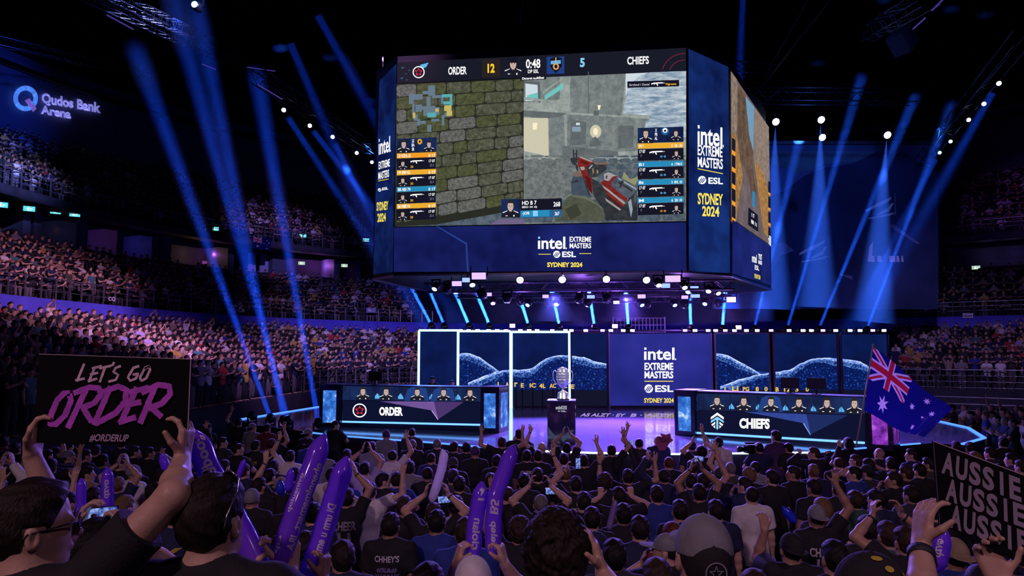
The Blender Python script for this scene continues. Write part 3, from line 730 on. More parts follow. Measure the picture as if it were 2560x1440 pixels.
spot('added_trophy_spot', (3.2, 15.0, 7.5), (pb.x, pb.y, 2.8), (1, .93, .95), 1500, R(10), .6, .1); spot('added_trophy_spot', (-2.0, 17, 5.8), (pb.x, pb.y, 2.8), (.8, .8, 1), 500, R(12), .6, .1)  # two spots added to brighten the silver cup
# ================================================================ TEAM DESKS
M_desk = mat('desk black', (.012, .013, .025), .25, coat=.3)
M_desktop = mat('desk top', (.03, .03, .07), .3)
M_skin_led = lit('portrait skin', (.80, .58, .50), .75); M_hair_led = lit('portrait hair', (.025, .018, .016), 1); M_shirt_led = lit('portrait shirt', (.012, .012, .022), 1); M_pbg = lit_noise('portrait backing', (.006, .010, .045), (.012, .03, .12), 1, 1.2)
M_pbg2 = lit('portrait blue', (.015, .05, .22), 1.0); M_chair_led = lit('portrait chair', (.05, .06, .10), 1); M_pface = lit('portrait shade', (.45, .29, .25), .75)
M_violetf = lit_noise('facet violet', (.13, .07, .26), (.20, .11, .36), 1.0, 1.0); M_violetd = lit('facet violet dark', (.07, .035, .15), 1.0); M_edge = lit('facet edge', (.55, .40, .85), .9)
M_bluef = lit_noise('facet blue', (.025, .05, .26), (.04, .08, .38), 1.0, 1.0); M_blued = lit('facet blue dark', (.012, .025, .12), 1.0); M_edgeb = lit('facet edge blue', (.25, .40, .95), .9)
M_navy = lit('desk front navy', (.004, .006, .028), 1.0); M_red = lit('led red', (.85, .02, .04), 1.0); M_cyan = lit('led cyan', (.12, .45, .85), 1.0); M_cyan2 = lit('led light cyan', (.25, .62, .95), 1.0)
M_water = lit_noise('led water', (.02, .10, .45), (.65, .85, 1.0), 1.0, 3.5, .42, .68, detail=8, c2=(.06, .25, .85)); M_waterv = lit_noise('led violet smoke', (.07, .01, .16), (.65, .20, .95), 1.0, 3.0, .40, .72, detail=8, c2=(.28, .04, .55))
def bust(A, x, y0, y1, s=1.0, cap=False, chair=True, face=M_skin_led, backing=None):
    """a head and shoulders picture standing on y1 with the hair top near y0"""
    h = (y1 - y0); w_ = h * .5 * s
    if chair: A.poly([(x - w_ * .75, y1 - h * .15), (x - w_ * .45, y0 + h * .35), (x + w_ * .45, y0 + h * .35), (x + w_ * .75, y1 - h * .15)], M_chair_led)
    A.poly([(x - w_ * 1.15, y1), (x - w_ * .95, y1 - h * .30), (x - w_ * .3, y1 - h * .42), (x + w_ * .3, y1 - h * .42), (x + w_ * .95, y1 - h * .30), (x + w_ * 1.15, y1)], M_shirt_led)
    A.rect(x - w_ * .16, y1 - h * .55, x + w_ * .16, y1 - h * .34, M_pface)
    A.ell(x, y0 + h * .34, w_ * .36, h * .30, M_skin_led, 16)
    A.poly([(x - w_ * .40, y0 + h * .34), (x - w_ * .42, y0 + h * .12), (x - w_ * .2, y0), (x + w_ * .22, y0), (x + w_ * .42, y0 + h * .12), (x + w_ * .40, y0 + h * .34), (x + w_ * .30, y0 + h * .17), (x - w_ * .28, y0 + h * .17)], M_hair_led)
    for k in (-1, 1):
        A.rect(x + k * w_ * .16 - w_ * .07, y0 + h * .30, x + k * w_ * .16 + w_ * .07, y0 + h * .335, M_hair_led)
        A.poly([(x + k * w_ * .95, y1 - h * .30), (x + k * w_ * .35, y1 - h * .41), (x + k * w_ * .40, y1 - h * .37), (x + k * w_ * .93, y1 - h * .25)], M_w)
    A.rect(x - w_ * .10, y0 + h * .50, x + w_ * .10, y0 + h * .525, M_pface)
    A.rect(x - w_ * .05, y0 + h * .36, x + w_ * .04, y0 + h * .43, M_pface)
    A.rect(x - w_ * .6, y1 - h * .12, x - w_ * .35, y1 - h * .08, M_w); A.rect(x + w_ * .35, y1 - h * .15, x + w_ * .5, y1 - h * .06, M_w)
def desk(label, A0, B0, hgt, label_text, emblem, tower_px, panel_px, band_top, band_bot, led_pts, facets, portraits, txt, tower_mats):
    """A0, B0: floor ends of the front line (x, y)"""
    a, b = Vector((*A0, SZ)), Vector((*B0, SZ)); u = (b - a).normalized(); n = Vector((u.y, -u.x, 0))   # n towards the crowd
    mid = (a + b) / 2; o = empty('team_desk', mid, 0, label, 'desk'); oo = Vector(o.location); L = (b - a).length
    Mx = Matrix((u, -n, Vector((0, 0, 1)))).transposed()
    def put(mbx, nm, m, par=o):
        ob = mbx.build(nm, m); ob.data.transform(Matrix.Translation(-oo)); ob.parent = par; return ob
    mb = MB(); mb.box(mid - n * .35 + Vector((0, 0, hgt / 2)), (L, .7, hgt), Mx); put(mb, 'counter', M_desk)
    mb = MB(); mb.box(mid - n * .33 + Vector((0, 0, hgt + .015)), (L, .74, .03), Mx); put(mb, 'top_slab', M_desktop)
    pl = Plane(mid, u)
    (tx0, tx1), (px0, px1), (ux0, ux1) = tower_px
    # towers at both ends, a little proud of the front
    for (x0, x1), mt, nm in (((tx0, tx1), tower_mats[0], 'l'), ((ux0, ux1), tower_mats[1], 'r')):
        p, q = pl.px(x0, band_bot), pl.px(x1, band_bot); c = (p + q) / 2; wd = (q - p).length
        c = Vector((c.x, c.y, SZ)); mb = MB(); mb.box(c - n * .3 + Vector((0, 0, (hgt + .02) / 2)), (wd, .9, hgt + .02), Mx); tw = put(mb, 'end_tower', M_desk)
        m2 = MB(); m2.box(c + n * .155 + Vector((0, 0, hgt * .50)), (wd * .62, .02, hgt * .78), Mx); put(m2, 'led_panel', mt, tw)
        m2 = MB(); m2.box(c - n * .3 + u * (wd / 2 + .006) + Vector((0, 0, hgt * .5)), (.012, .6, hgt * .78), Mx); put(m2, 'led_panel', mt, tw)
        m2 = MB(); m2.box(c - n * .3 + Vector((0, 0, hgt + .035)), (wd, .9, .03), Mx); put(m2, 'tower_top', M_desktop, tw)
    # band of portraits
    A = Art(pl, .012); sl = (band_top[1] - band_top[0]) / (px1 - px0)
    yt = lambda x: band_top[0] + (band_top[1] - band_top[0]) * (x - px0) / (px1 - px0)
    yb = lambda x: band_bot_l + (band_bot_r - band_bot_l) * (x - px0) / (px1 - px0)
    band_bot_l, band_bot_r = panel_px[0], panel_px[1]
    A.poly([(px0, yb(px0)), (px1, yb(px1)), (px1, yt(px1)), (px0, yt(px0))], M_pbg)
    for i, (x, kind) in enumerate(portraits):
        if kind == 'b': A.poly([(x - 34, yb(x)), (x + 30, yb(x)), (x + 22, yt(x) + 6), (x + 10, yt(x) + 2), (x - 12, yt(x) + 2), (x - 24, yt(x) + 8)], M_pbg2)
        bust(A, x, yt(x) + 4, yb(x) - 1)
        A.poly([(x + 30, yb(x) - 4), (x + 30, yb(x) - 10), (x + 36, yb(x) - 18), (x + 42, yb(x) - 10), (x + 44, yb(x) - 4)], M_cyan)
        A.line(x + 22 - 55, yt(x), x + 22 - 55, yb(x), 1.2, M_darkled)
    put(A.mb, 'portrait_screen', A.ms)
    # lower front
    A = Art(pl, .012); y2 = lambda x: led_pts[0][1] + (led_pts[1][1] - led_pts[0][1]) * (x - px0) / (px1 - px0)
    A.poly([(px0, y2(px0) - 5), (px1, y2(px1) - 5), (px1, yb(px1) + 1.5), (px0, yb(px0) + 1.5)], M_navy)
    for pts, m in facets: A.poly(pts, m)
    front = put(A.mb, 'front_panel', A.ms)
    A = Art(pl, .022); emblem(A); A.text(label_text, *txt[:4], M_w, txt[4], .05); put(A.mb, 'lettering', A.ms, front)
    mb = MB(); p, q = pl.px(*led_pts[0]), pl.px(*led_pts[1]); mb.bar(p + n * .02, q + n * .02, .045, .05); put(mb, 'led_strip', lit('desk led', (.12, .34, 1.0), 2.3, True))
    return o, u, n
def star_emblem(cx, cy_, r):
    def f(A):
        A.ring(cx, cy_, r, r, .17, M_w, 36)
        for k in range(5):
            a = PI / 2 + 2 * PI * k / 5; c, s = math.cos(a), math.sin(a)
            P = lambda q, w_: (cx + r * (c * q - s * w_), cy_ - r * (s * q + c * w_))
            A.poly([P(.70, 0), P(.34, .20), P(.26, .08), P(.42, 0), P(.26, -.08), P(.34, -.20)], M_red)
    return f
def arrow_emblem(cx, cy_, r, white=None):
    def f(A):
        X = lambda q: cx + r * q
        Y = lambda q: cy_ + r * q
        def pg(pts, m): A.poly([(X(x), Y(y)) for x, y in pts], m)
        m1 = white or M_w
        pg([(-.85, -.55), (0, -1.15), (.85, -.55), (.85, -.22), (0, -.80), (-.85, -.22)], m1)
        pg([(-.85, -.05), (0, -.62), (.85, -.05), (.85, .25), (0, -.32), (-.85, .25)], M_cyan2)
        pg([(-.14, -.30), (.14, -.30), (.14, .95), (0, 1.15), (-.14, .95)], M_cyan2)
        pg([(-.80, .45), (-.28, .05), (-.28, .35), (-.62, .62)], m1); pg([(.80, .45), (.62, .62), (.28, .35), (.28, .05)], m1)
        pg([(-.55, .72), (-.28, .50), (-.28, .95)], m1); pg([(.55, .72), (.28, .95), (.28, .50)], m1)
    return f
def front_line(xa, ya, xb, yb): return S(xa, ya), S(xb, yb)
fa, fb = front_line(803, 1066, 1252, 1082)
deskO = desk('dark team desk at stage left with a red star emblem and five portraits', fa, fb, 1.26, 'ORDER', star_emblem(900, 1026, 17.5), ((805, 857), (857, 1204), (1206, 1252)), (1000, 1004), (963, 967), 1000, ((857, 1054), (1203, 1062)),
    [([(950, 1003), (1085, 1004), (1080, 1026), (1000, 1012)], M_violetf), ([(1085, 1004), (1160, 1005), (1096, 1048)], M_violetd), ([(1085, 1004), (1096, 1048), (1080, 1026)], M_violetf), ([(1080, 1025), (1096, 1048), (1095, 1050), (1079, 1027)], M_edge)],
    [(908, 'a'), (966, 'a'), (1044, 'b'), (1110, 'b'), (1176, 'a')], (949, 1017, 1008, 1039, .01), (M_water, M_water))
ga, gb = front_line(1690, 1086, 2230, 1126)
deskC = desk('dark team desk at stage right with an arrow shield emblem and six portraits', ga, gb, 1.20, 'CHIEFS', arrow_emblem(1794, 1053, 19), ((1692, 1742), (1742, 2163), (2170, 2232)), (1025, 1036), (984, 992), 1028, ((1743, 1082), (2162, 1107)),
    [([(1860, 1029), (2016, 1035), (2010, 1058), (1920, 1040)], M_bluef), ([(2016, 1035), (2120, 1038), (2027, 1086)], M_blued), ([(2016, 1035), (2027, 1086), (2010, 1058)], M_bluef), ([(2010, 1057), (2027, 1086), (2026, 1088), (2008, 1059)], M_edgeb)],
    [(1793, 'a'), (1860, 'a'), (1928, 'b'), (1998, 'a'), (2068, 'a'), (2137, 'a')], (1849, 1045, 1925, 1071, .02), (M_water, M_waterv))
# monitors on the desks, seen from behind
M_mon = mat('monitor shell', (.015, .015, .02), .4)
def monitor(p, rz, label):
    o = empty('monitor', p, rz, label, 'monitor', 'monitors on the team desks')
    mb = MB(); mb.box((0, 0, .27), (.46, .035, .28)); mb.build('shell', M_mon, o)
    mb = MB(); mb.box((0, .02, .27), (.44, .006, .26)); mb.build('display', lit('monitor display', (.25, .35, .8), .8), o)
    mb = MB(); mb.bar((0, 0, 0), (0, 0, .16), .04); mb.box((0, 0, .01), (.2, .14, .02)); mb.build('stand', M_mon, o)
for (o, u, n), hg, ts, nm in ((deskO, 1.29, (-1.25,), 'left'), (deskC, 1.23, (.35, 1.0), 'right')):
    for i, t in enumerate(ts): monitor(Vector(o.location) + u * t - n * .30 + Vector((0, 0, hg)), math.atan2(u.y, u.x), 'dark monitor seen from behind on the %s team desk%s' % (nm, ['', ', the one nearer the flag'][i]))

# ================================================================ SCOREBOARD
M_cube = mat('scoreboard shell', (.010, .010, .018), .4)
M_panel = lit_noise('board blue', (.003, .007, .050), (.009, .035, .20), 1.0, .45, .38, .68, detail=3); M_panel2 = lit_noise('board banner blue', (.005, .008, .070), (.014, .022, .18), 1.0, .35, .4, .7, detail=3)
M_bar = lit('board bar', (.010, .011, .022), 1.0); M_blk = lit('hud black', (.008, .008, .020), 1.0); M_or = lit('hud orange', (.90, .34, .02), 1.0); M_or2 = lit('hud amber', (.85, .42, .03), 1.0); M_hb = lit('hud blue', (.02, .26, .50), 1.0); M_hb2 = lit('hud dark blue', (.02, .12, .30), 1.0)
zc = 6.3
FP = [at(932, 690, 26.6), at(986, 683, 25.2), at(1717, 680, 24.0), at(1827, 686, 25.2), at(1928, 720, 31.0)]
FP = [Vector((p.x, p.y, 0)) for p in FP] + [Vector((10.2, 33.2, 0)), Vector((-.2, 34.2, 0)), Vector((-3.6, 32.0, 0))]
zb = [at(986, 683, 25.2).z, at(1717, 680, 24.0).z]; zbot = 6.28; ztop = 14.1
board = empty('scoreboard', (FP[1] + FP[2]) / 2 + Vector((0, 4, zbot)), 0, 'huge hanging scoreboard box with a game picture over the stage', 'scoreboard'); BO = Vector(board.location)
def bput(mbx, nm, m, par=None):
    ob = mbx.build(nm, m); ob.data.transform(Matrix.Translation(-BO)); ob.parent = par or board; return ob
mb = MB(); n = len(FP)
for i in range(n):
    a, b = FP[i], FP[(i + 1) % n]; mb.quad((a.x, a.y, zbot), (b.x, b.y, zbot), (b.x, b.y, ztop + .15), (a.x, a.y, ztop + .15))
mb.poly([(p.x, p.y, ztop + .15) for p in FP])
ce = sum(FP, Vector()) / n; inn = [ce + (p - ce) * .86 for p in FP]
for i in range(n):
    j = (i + 1) % n; mb.quad((FP[i].x, FP[i].y, zbot), (FP[j].x, FP[j].y, zbot), (inn[j].x, inn[j].y, zbot + .12), (inn[i].x, inn[i].y, zbot + .12))
mb.poly([(p.x, p.y, zbot + .12) for p in inn]); bput(mb, 'shell', M_cube)
mb = MB()
for i in range(n): a, b = FP[i], FP[(i + 1) % n]; mb.bar((a.x, a.y, zbot), (b.x, b.y, zbot), .07)
bput(mb, 'bottom_rim', mat('rim metal', (.4, .4, .48), .3, .8))
pf = Plane(FP[1], FP[2] - FP[1]); pL = Plane(FP[0], FP[1] - FP[0]); pR = Plane(FP[2], FP[3] - FP[2]); pS = Plane(FP[3], FP[4] - FP[3])
# front: score bar
A = Art(pf, .02)
TL, TR = (993, 155), (1716, 118); sb = (118 - 155) / (1716 - 993.)
bar_t = lambda x: 157 + (x - 993) * sb; bar_b = lambda x: 209 + (x - 993) * (177 - 209) / 723.
A.poly([(993, bar_b(993)), (1715, bar_b(1715)), (1715, bar_t(1715)), (993, bar_t(993))], M_bar)
for (x, y), r in zip(((1002, 170), (1012, 185), (1000, 196), (1020, 176), (1014, 200)), (3, 2, 3, 2, 2)): A.poly([(x, y), (x + r * 3, y - r), (x + r * 2, y + r)], lit('bar teal', (.02, .12, .18), 1))
A.poly([(1050, 163), (1072, 157), (1066, 168), (1056, 173)], M_cyan); star_emblem(1047, 181, 15)(A)
A.text('ORDER', 1121, 168, 1167, 188, M_w, -.03, .025); A.rect(1205, 150, 1250, 194, lit('bar shade', (.022, .016, .016), 1), -.05)
A.text('12', 1219, 160, 1237, 183, lit('led amber', (1, .62, .03), 1.0), -.03, .04)
bust(A, 1283, 146, 190, 1.0, chair=False); A.poly([(1270, 158), (1272, 148), (1281, 144), (1292, 146), (1295, 158)], M_blk)
A.text('0:48', 1315, 149, 1351, 172, M_w, -.03, .022); A.text('DP ESL', 1320, 175, 1347, 184, M_w, -.03, .022)
A.rect(1367, 143, 1411, 186, M_pbg2, -.04); A.poly([(1375, 148), (1389, 142), (1404, 146), (1405, 166), (1390, 184), (1376, 168)], M_darkled); A.poly([(1377, 153), (1402, 151), (1402, 160), (1377, 162)], M_cyan); A.ell(1390, 167, 8, 9, lit('crest gold', (.8, .4, .12), .9), 8); A.ell(1390, 167, 4, 5, M_blk, 8); A.rect(1388.5, 144, 1391, 158, M_or2)
A.text('5', 1450, 146, 1462, 169, M_cyan2, -.03, .04); A.text('CHIEFS', 1568, 143, 1622, 163, M_w, -.04, .025)
mr = lit('bar red line', (.30, .015, .05), 1.0); A.ring(1712, 186, 58, 52, .025, mr, 20, PI / 2, PI * .92); A.ring(1712, 186, 40, 36, .035, mr, 20, PI / 2, PI * .9)
bput(A.mb, 'score_bar', A.ms)
# front: game picture
G = lambda n_, c0, c1, sc_=1.5, **k: lit_noise(n_, c0, c1, 1.0, sc_ * 1.8, **{'detail': 12, 'rgh': .78, **k})
M_brick = G('game stone wall', (.030, .034, .026), (.135, .14, .11), 4.0, lo=.36, hi=.64, c2=(.075, .080, .050)); M_brick2 = G('game stone grey', (.045, .048, .046), (.19, .19, .175), 5, lo=.36, hi=.64); M_brick3 = G('game stone moss', (.030, .036, .018), (.115, .125, .055), 4, lo=.36, hi=.64); M_grout = lit('game joint', (.022, .024, .018), 1)
M_gwall = G('game wall', (.20, .24, .23), (.40, .44, .41), 2.2, detail=6); M_gwall2 = G('game wall shade', (.12, .15, .155), (.25, .28, .27), 2.2, detail=6); M_gwall3 = G('game wall dark', (.09, .11, .12), (.16, .18, .18), 1.2); M_gsky = lit('game sky', (.62, .70, .78), 1); M_grock = G('game cliff', (.12, .21, .32), (.60, .68, .74), 2.0, lo=.38, hi=.62, stretch=(.5, .5, 2.2)); M_pave = G('game paving', (.075, .09, .095), (.23, .25, .245), 3, detail=7); M_pave2 = G('game paving blue', (.035, .055, .085), (.13, .165, .20), 3, detail=7); M_pjoint = lit('game paving joint', (.075, .09, .055), 1); M_glow = lit('game lamp glow', (1, .86, .60), 1.0); M_gwarm = lit('game warm wall', (.60, .58, .42), 1); M_teal = lit('game teal', (.16, .55, .50), 1); M_gline = lit('game line', (.11, .13, .14), 1)
A = Art(pf, .02)
gb = lambda x: 567 + (x - 985) * (553 - 567) / 731.
x0, x1, xm = 991, 1715, 1309.5
top = lambda x: bar_b(x) + 1.5
A.poly([(x0 - 4, gb(x0)), (xm, gb(xm)), (xm, top(xm)), (x0, top(x0))], M_grout)
rr = random.Random(3); rows = 11                                   # courses of rough stones
edge_b = lambda x: 560 if x < 1080 else 560 - (x - 1080) * .235
for r_ in range(rows):
    y_l0, y_l1 = 212 + r_ * 31.5, 212 + (r_ + 1) * 31.5; y_r0, y_r1 = 197 + r_ * 28.2, 197 + (r_ + 1) * 28.2
    x = x0 - rr.uniform(0, 30)
    while x < xm:
        wd = rr.uniform(34, 78); xa, xb = max(x, x0) + 1.2, min(x + wd, xm) - 1.2
        if xb - xa > 6:
            Y0 = lambda q: y_l0 + (y_r0 - y_l0) * (q - x0) / (xm - x0) + 1.2
            Y1 = lambda q: y_l1 + (y_r1 - y_l1) * (q - x0) / (xm - x0) - 1.2
            c = min(5, (xb - xa) * .2); m = rr.choice([M_brick, M_brick, M_brick2, M_brick3])
            yy = min(Y1(xa), edge_b(xa)), min(Y1(xb), edge_b(xb))
            if yy[0] - Y0(xa) > 4 and yy[1] - Y0(xb) > 4:
                A.poly([(xa + c, yy[0]), (xb - c, yy[1]), (xb, yy[1] - 4), (xb, Y0(xb) + 4), (xb - c, Y0(xb)), (xa + c, Y0(xa)), (xa, Y0(xa) + 4), (xa, yy[0] - 4)], m)
        x += wd
A.poly([(x0 - 4, gb(x0)), (xm, gb(xm)), (xm, 520), (1250, 533), (1090, 562)], M_pave2)
A.poly([(1225, gb(1225)), (1310, gb(1310)), (1310, 548), (1248, 548)], lit('game violet floor', (.16, .12, .24), 1))
R_ = lambda pts, m: A.poly(pts, m)
R_([(xm, 388), (x1, 378), (x1, gb(x1)), (xm, gb(xm))], M_pave)
R_([(xm, top(xm)), (x1, top(x1)), (x1, 400), (xm, 400)], M_gwall)
R_([(1564, top(1564)), (x1, top(x1)), (x1, 240), (1564, 240)], M_gsky)
R_([(1553, 330), (1556, 290), (1570, 215), (1600, 190), (1625, 182), (x1, top(x1)), (x1, 345), (1553, 345)], M_grock)
R_([(1418, top(1418)), (1564, top(1564)), (1553, 295), (1545, 380), (1418, 380)], M_gwall2)
R_([(1418, top(1418)), (1426, top(1426)), (1424, 278), (1418, 278)], M_gwall)
R_([(1470, 180), (1472, 180), (1472, 285), (1470, 285)], M_gline)
R_([(1540, 288), (1625, 292), (1622, 302), (1615, 304), (1600, 378), (1545, 380)], M_gwall2); R_([(1553, 284), (1628, 290), (1626, 299), (1553, 293)], M_gwall)
R_([(1545, 315), (1585, 315), (1583, 370), (1545, 372)], M_gwall3); R_([(1546, 340), (1553, 340), (1552, 372), (1545, 372)], M_gline)
R_([(xm, 260), (1428, 270), (1428, 282), (xm, 275)], M_gwall); R_([(xm, 277), (1418, 284), (1390, 300), (xm, 292)], M_gwall3)
R_([(xm, 296), (1370, 296), (1372, 392), (xm, 378)], M_gwarm); R_([(1332, 308), (1344, 308), (1342, 325), (1332, 325)], M_glow); R_([(1372, 296), (1410, 292), (1414, 400), (1374, 392)], M_gwall2)
R_([(1312, 380), (1372, 392), (1372, 398), (1312, 386)], M_gwall)
R_([(xm, top(xm)), (1400, top(1400)), (1400, 250), (xm, 258)], M_gwall2); R_([(1314, 210), (1345, 214), (1346, 252), (1314, 254)], M_gsky); R_([(1318, 240), (1345, 232), (1346, 250), (1318, 252)], M_teal); R_([(1362, 240), (1408, 208), (1408, 222), (1362, 252)], M_teal); R_([(1310, 203), (1350, 206), (1352, 258), (1346, 258), (1344, 212), (1310, 209)], M_gline); R_([(1356, 230), (1405, 197), (1405, 201), (1356, 236)], M_gwall); R_([(1310, 244), (1400, 254), (1400, 259), (1310, 250)], M_gwall)
R_([(1418, 282), (1555, 290), (1555, 294), (1418, 287)], M_gwall); R_([(1428, 300), (1466, 306), (1464, 362), (1424, 366)], M_gwall3); R_([(1430, 318), (1452, 318), (1452, 330), (1430, 330)], lit('game pane', (.25, .33, .42), 1)); R_([(1430, 334), (1452, 334), (1450, 350), (1428, 350)], M_gline); R_([(1440, 308), (1450, 308), (1450, 314), (1440, 314)], M_gsky)
A.ell(1489, 330, 14, 17, M_gwarm, 14); A.ell(1489, 330, 6, 9, M_glow, 12); R_([(1484, 278), (1498, 278), (1497, 290), (1484, 290)], M_gline); R_([(1494, 264), (1502, 264), (1499, 276), (1496, 276)], M_glow); R_([(1474, 356), (1488, 342), (1502, 356), (1502, 366), (1474, 368)], M_gwall3)
R_([(1406, 366), (1418, 366), (1545, 380), (1545, 390), (1406, 404)], M_gwall3)
pr = random.Random(5)
for r_ in range(8):                                                # paving stones, larger towards the viewer
    y0_, y1_ = 388 + (r_ ** 1.5) * 7.5, 388 + ((r_ + 1) ** 1.5) * 7.5; x = xm - pr.uniform(0, 30)
    while x < x1:
        wd = 26 + r_ * 9 + pr.uniform(-8, 12); xa, xb = max(x, xm) + .8, min(x + wd, x1) - .8; yb_ = min(y1_, gb(xa) - 1) - 1
        if xb - xa > 5 and yb_ > y0_ + 3:
            j = lambda: pr.uniform(-1.5, 1.5)
            R_([(xa + 4, yb_ + 0), (xb - 4, yb_), (xb, (y0_ + yb_) / 2 + j()), (xb - 5, y0_ + 1), (xa + 5, y0_ + 1 + abs(j())), (xa, (y0_ + yb_) / 2 + j())], M_pave2 if xa > 1480 or r_ > 5 else M_pave)
        x += wd
R_([(1548, 470), (1560, 430), (1575, 450), (1600, 440), (1585, 470), (1600, 490), (1560, 490)], lit('game fern', (.28, .28, .15), 1))
# the rifle and the gloved hand holding it
M_gr = G('game gun red', (.09, .010, .010), (.30, .030, .024), 4); M_gk = G('game gun black', (.012, .014, .018), (.05, .055, .065), 2.0); M_gw_ = lit('game gun white', (.36, .33, .33), 1); M_gb = G('game gun steel', (.03, .045, .07), (.13, .16, .20), 2.0); M_glv = G('game glove', (.035, .055, .085), (.075, .10, .14), 2.0); M_slv = G('game sleeve', (.05, .06, .045), (.11, .12, .08), 2.0)
Z5 = lambda pts: [(1290 + x / 3.43, 160 + y / 3.43) for x, y in pts]
M_gd = lit('game gun dark red', (.10, .008, .010), 1); M_gh = lit('game gun highlight', (.30, .36, .42), 1); M_gg = lit('game gun gold', (.40, .28, .10), 1); M_gsk = lit('game fingers', (.20, .12, .10), 1)
for pts, m in (
    ([(640, 980), (700, 1010), (790, 1090), (930, 1200), (1035, 1270), (1035, 1345), (765, 1345), (745, 1260), (665, 1130)], M_gk),
    ([(545, 890), (600, 880), (650, 985), (655, 1120), (610, 1070), (570, 970)], M_gr), ([(590, 960), (640, 985), (655, 1120), (620, 1075)], M_gd),
    ([(530, 805), (560, 798), (620, 822), (690, 855), (625, 885), (612, 960), (575, 925), (530, 880)], M_gr), ([(540, 806), (560, 799), (640, 832), (660, 846), (636, 842)], M_gw_), ([(560, 830), (620, 850), (612, 870), (558, 850)], M_gd), ([(548, 888), (585, 884), (592, 908), (565, 918)], M_gw_),
    ([(465, 822), (480, 806), (530, 812), (528, 850), (505, 875), (480, 860)], M_gk), ([(488, 738), (498, 738), (502, 812), (490, 812)], M_gk), ([(516, 740), (527, 744), (524, 815), (512, 812)], M_gk), ([(496, 770), (520, 772), (518, 782), (496, 780)], M_gk), ([(505, 858), (530, 870), (532, 925), (520, 915)], M_gk),
    ([(605, 890), (660, 848), (780, 888), (775, 915), (705, 972), (640, 980), (612, 935)], M_gk), ([(655, 905), (662, 895), (668, 930), (660, 950)], M_gg), ([(690, 920), (700, 910), (706, 935), (698, 950)], M_gg), ([(620, 900), (650, 868), (660, 872), (634, 905)], M_gh),
    ([(655, 848), (795, 850), (795, 868), (690, 872)], M_gsk), ([(690, 868), (785, 868), (782, 880), (700, 878)], M_gk),
    ([(700, 965), (765, 915), (860, 958), (1035, 1055), (1035, 1190), (945, 1155), (810, 1055), (722, 1025)], M_gb), ([(870, 975), (1030, 1070), (1030, 1085), (880, 995)], M_gh), ([(880, 1010), (1000, 1085), (995, 1100), (880, 1030)], M_gk), ([(905, 1000), (925, 1010), (900, 1070), (885, 1058)], M_gk),
    ([(752, 948), (790, 932), (862, 962), (825, 972), (790, 1010), (757, 1000)], M_gw_), ([(770, 965), (785, 958), (780, 990), (768, 985)], M_gk),
    ([(722, 1025), (757, 1000), (800, 1012), (830, 970), (872, 965), (822, 1015), (815, 1050), (955, 1160), (945, 1190), (790, 1085)], M_gr), ([(735, 1040), (800, 1085), (935, 1195), (925, 1212), (780, 1110)], M_gw_), ([(745, 1062), (930, 1212), (920, 1228), (790, 1130)], M_gr), ([(770, 1120), (915, 1228), (905, 1236), (800, 1160)], M_gd), ([(760, 1150), (900, 1250), (890, 1262), (775, 1180)], M_gw_),
    ([(925, 1250), (965, 1160), (1035, 1090), (1040, 1345), (990, 1345)], M_gk), ([(960, 1190), (985, 1160), (1000, 1250), (985, 1320)], M_gh), ([(1010, 1120), (1030, 1100), (1030, 1180), (1015, 1200)], M_gb),
    ([(470, 1020), (490, 968), (545, 955), (585, 985), (615, 1065), (650, 1145), (570, 1160), (480, 1130)], M_glv), ([(500, 945), (520, 925), (552, 935), (560, 968), (510, 975)], M_gsk), ([(480, 1015), (530, 1000), (535, 1012), (484, 1028)], M_gk), ([(580, 1000), (600, 1010), (640, 1130), (625, 1135)], M_gk),
    ([(350, 1352), (390, 1230), (440, 1150), (480, 1128), (570, 1132), (690, 1185), (752, 1255), (762, 1310), (750, 1352)], M_slv), ([(478, 1128), (600, 1138), (735, 1228), (752, 1256), (690, 1210), (590, 1160), (486, 1140)], lit('game cuff', (.14, .15, .11), 1)), ([(420, 1250), (520, 1200), (560, 1290), (470, 1345)], lit('game sleeve fold', (.045, .05, .035), 1))): R_(Z5(pts), m)
game = bput(A.mb, 'game_picture', A.ms)
# head-up panels on the picture
HL = A.l + A.k * .0003 + .006; H = Art(pf, HL)
mmap = lit('hud map', (.13, .19, .25), 1); mmap2 = lit('hud map teal', (.10, .40, .42), 1); mmap3 = lit('hud map yellow', (.55, .46, .14), 1)
for q in ((1030, 238, 1058, 252), (1024, 236, 1036, 262), (1058, 230, 1072, 238), (1072, 216, 1089, 242), (1082, 240, 1110, 248), (1104, 240, 1110, 262), (1068, 244, 1078, 274), (1032, 262, 1038, 290), (1040, 264, 1056, 282), (1056, 268, 1090, 276), (1060, 276, 1082, 292), (1082, 270, 1100, 290), (1036, 288, 1046, 304), (1044, 300, 1052, 316), (1052, 304, 1066, 312), (1070, 314, 1080, 332), (1080, 300, 1100, 306), (1112, 284, 1128, 294), (1106, 290, 1112, 316)): H.rect(*q, mmap, -.03)
for q in ((1106, 238, 1132, 246), (1126, 238, 1132, 266), (1110, 256, 1130, 264), (1070, 284, 1092, 296)): H.rect(*q, mmap2, -.03)
for q in ((1112, 266, 1130, 280), (1118, 280, 1132, 292), (1034, 284, 1040, 298), (1090, 274, 1098, 282)): H.rect(*q, mmap3, -.03)
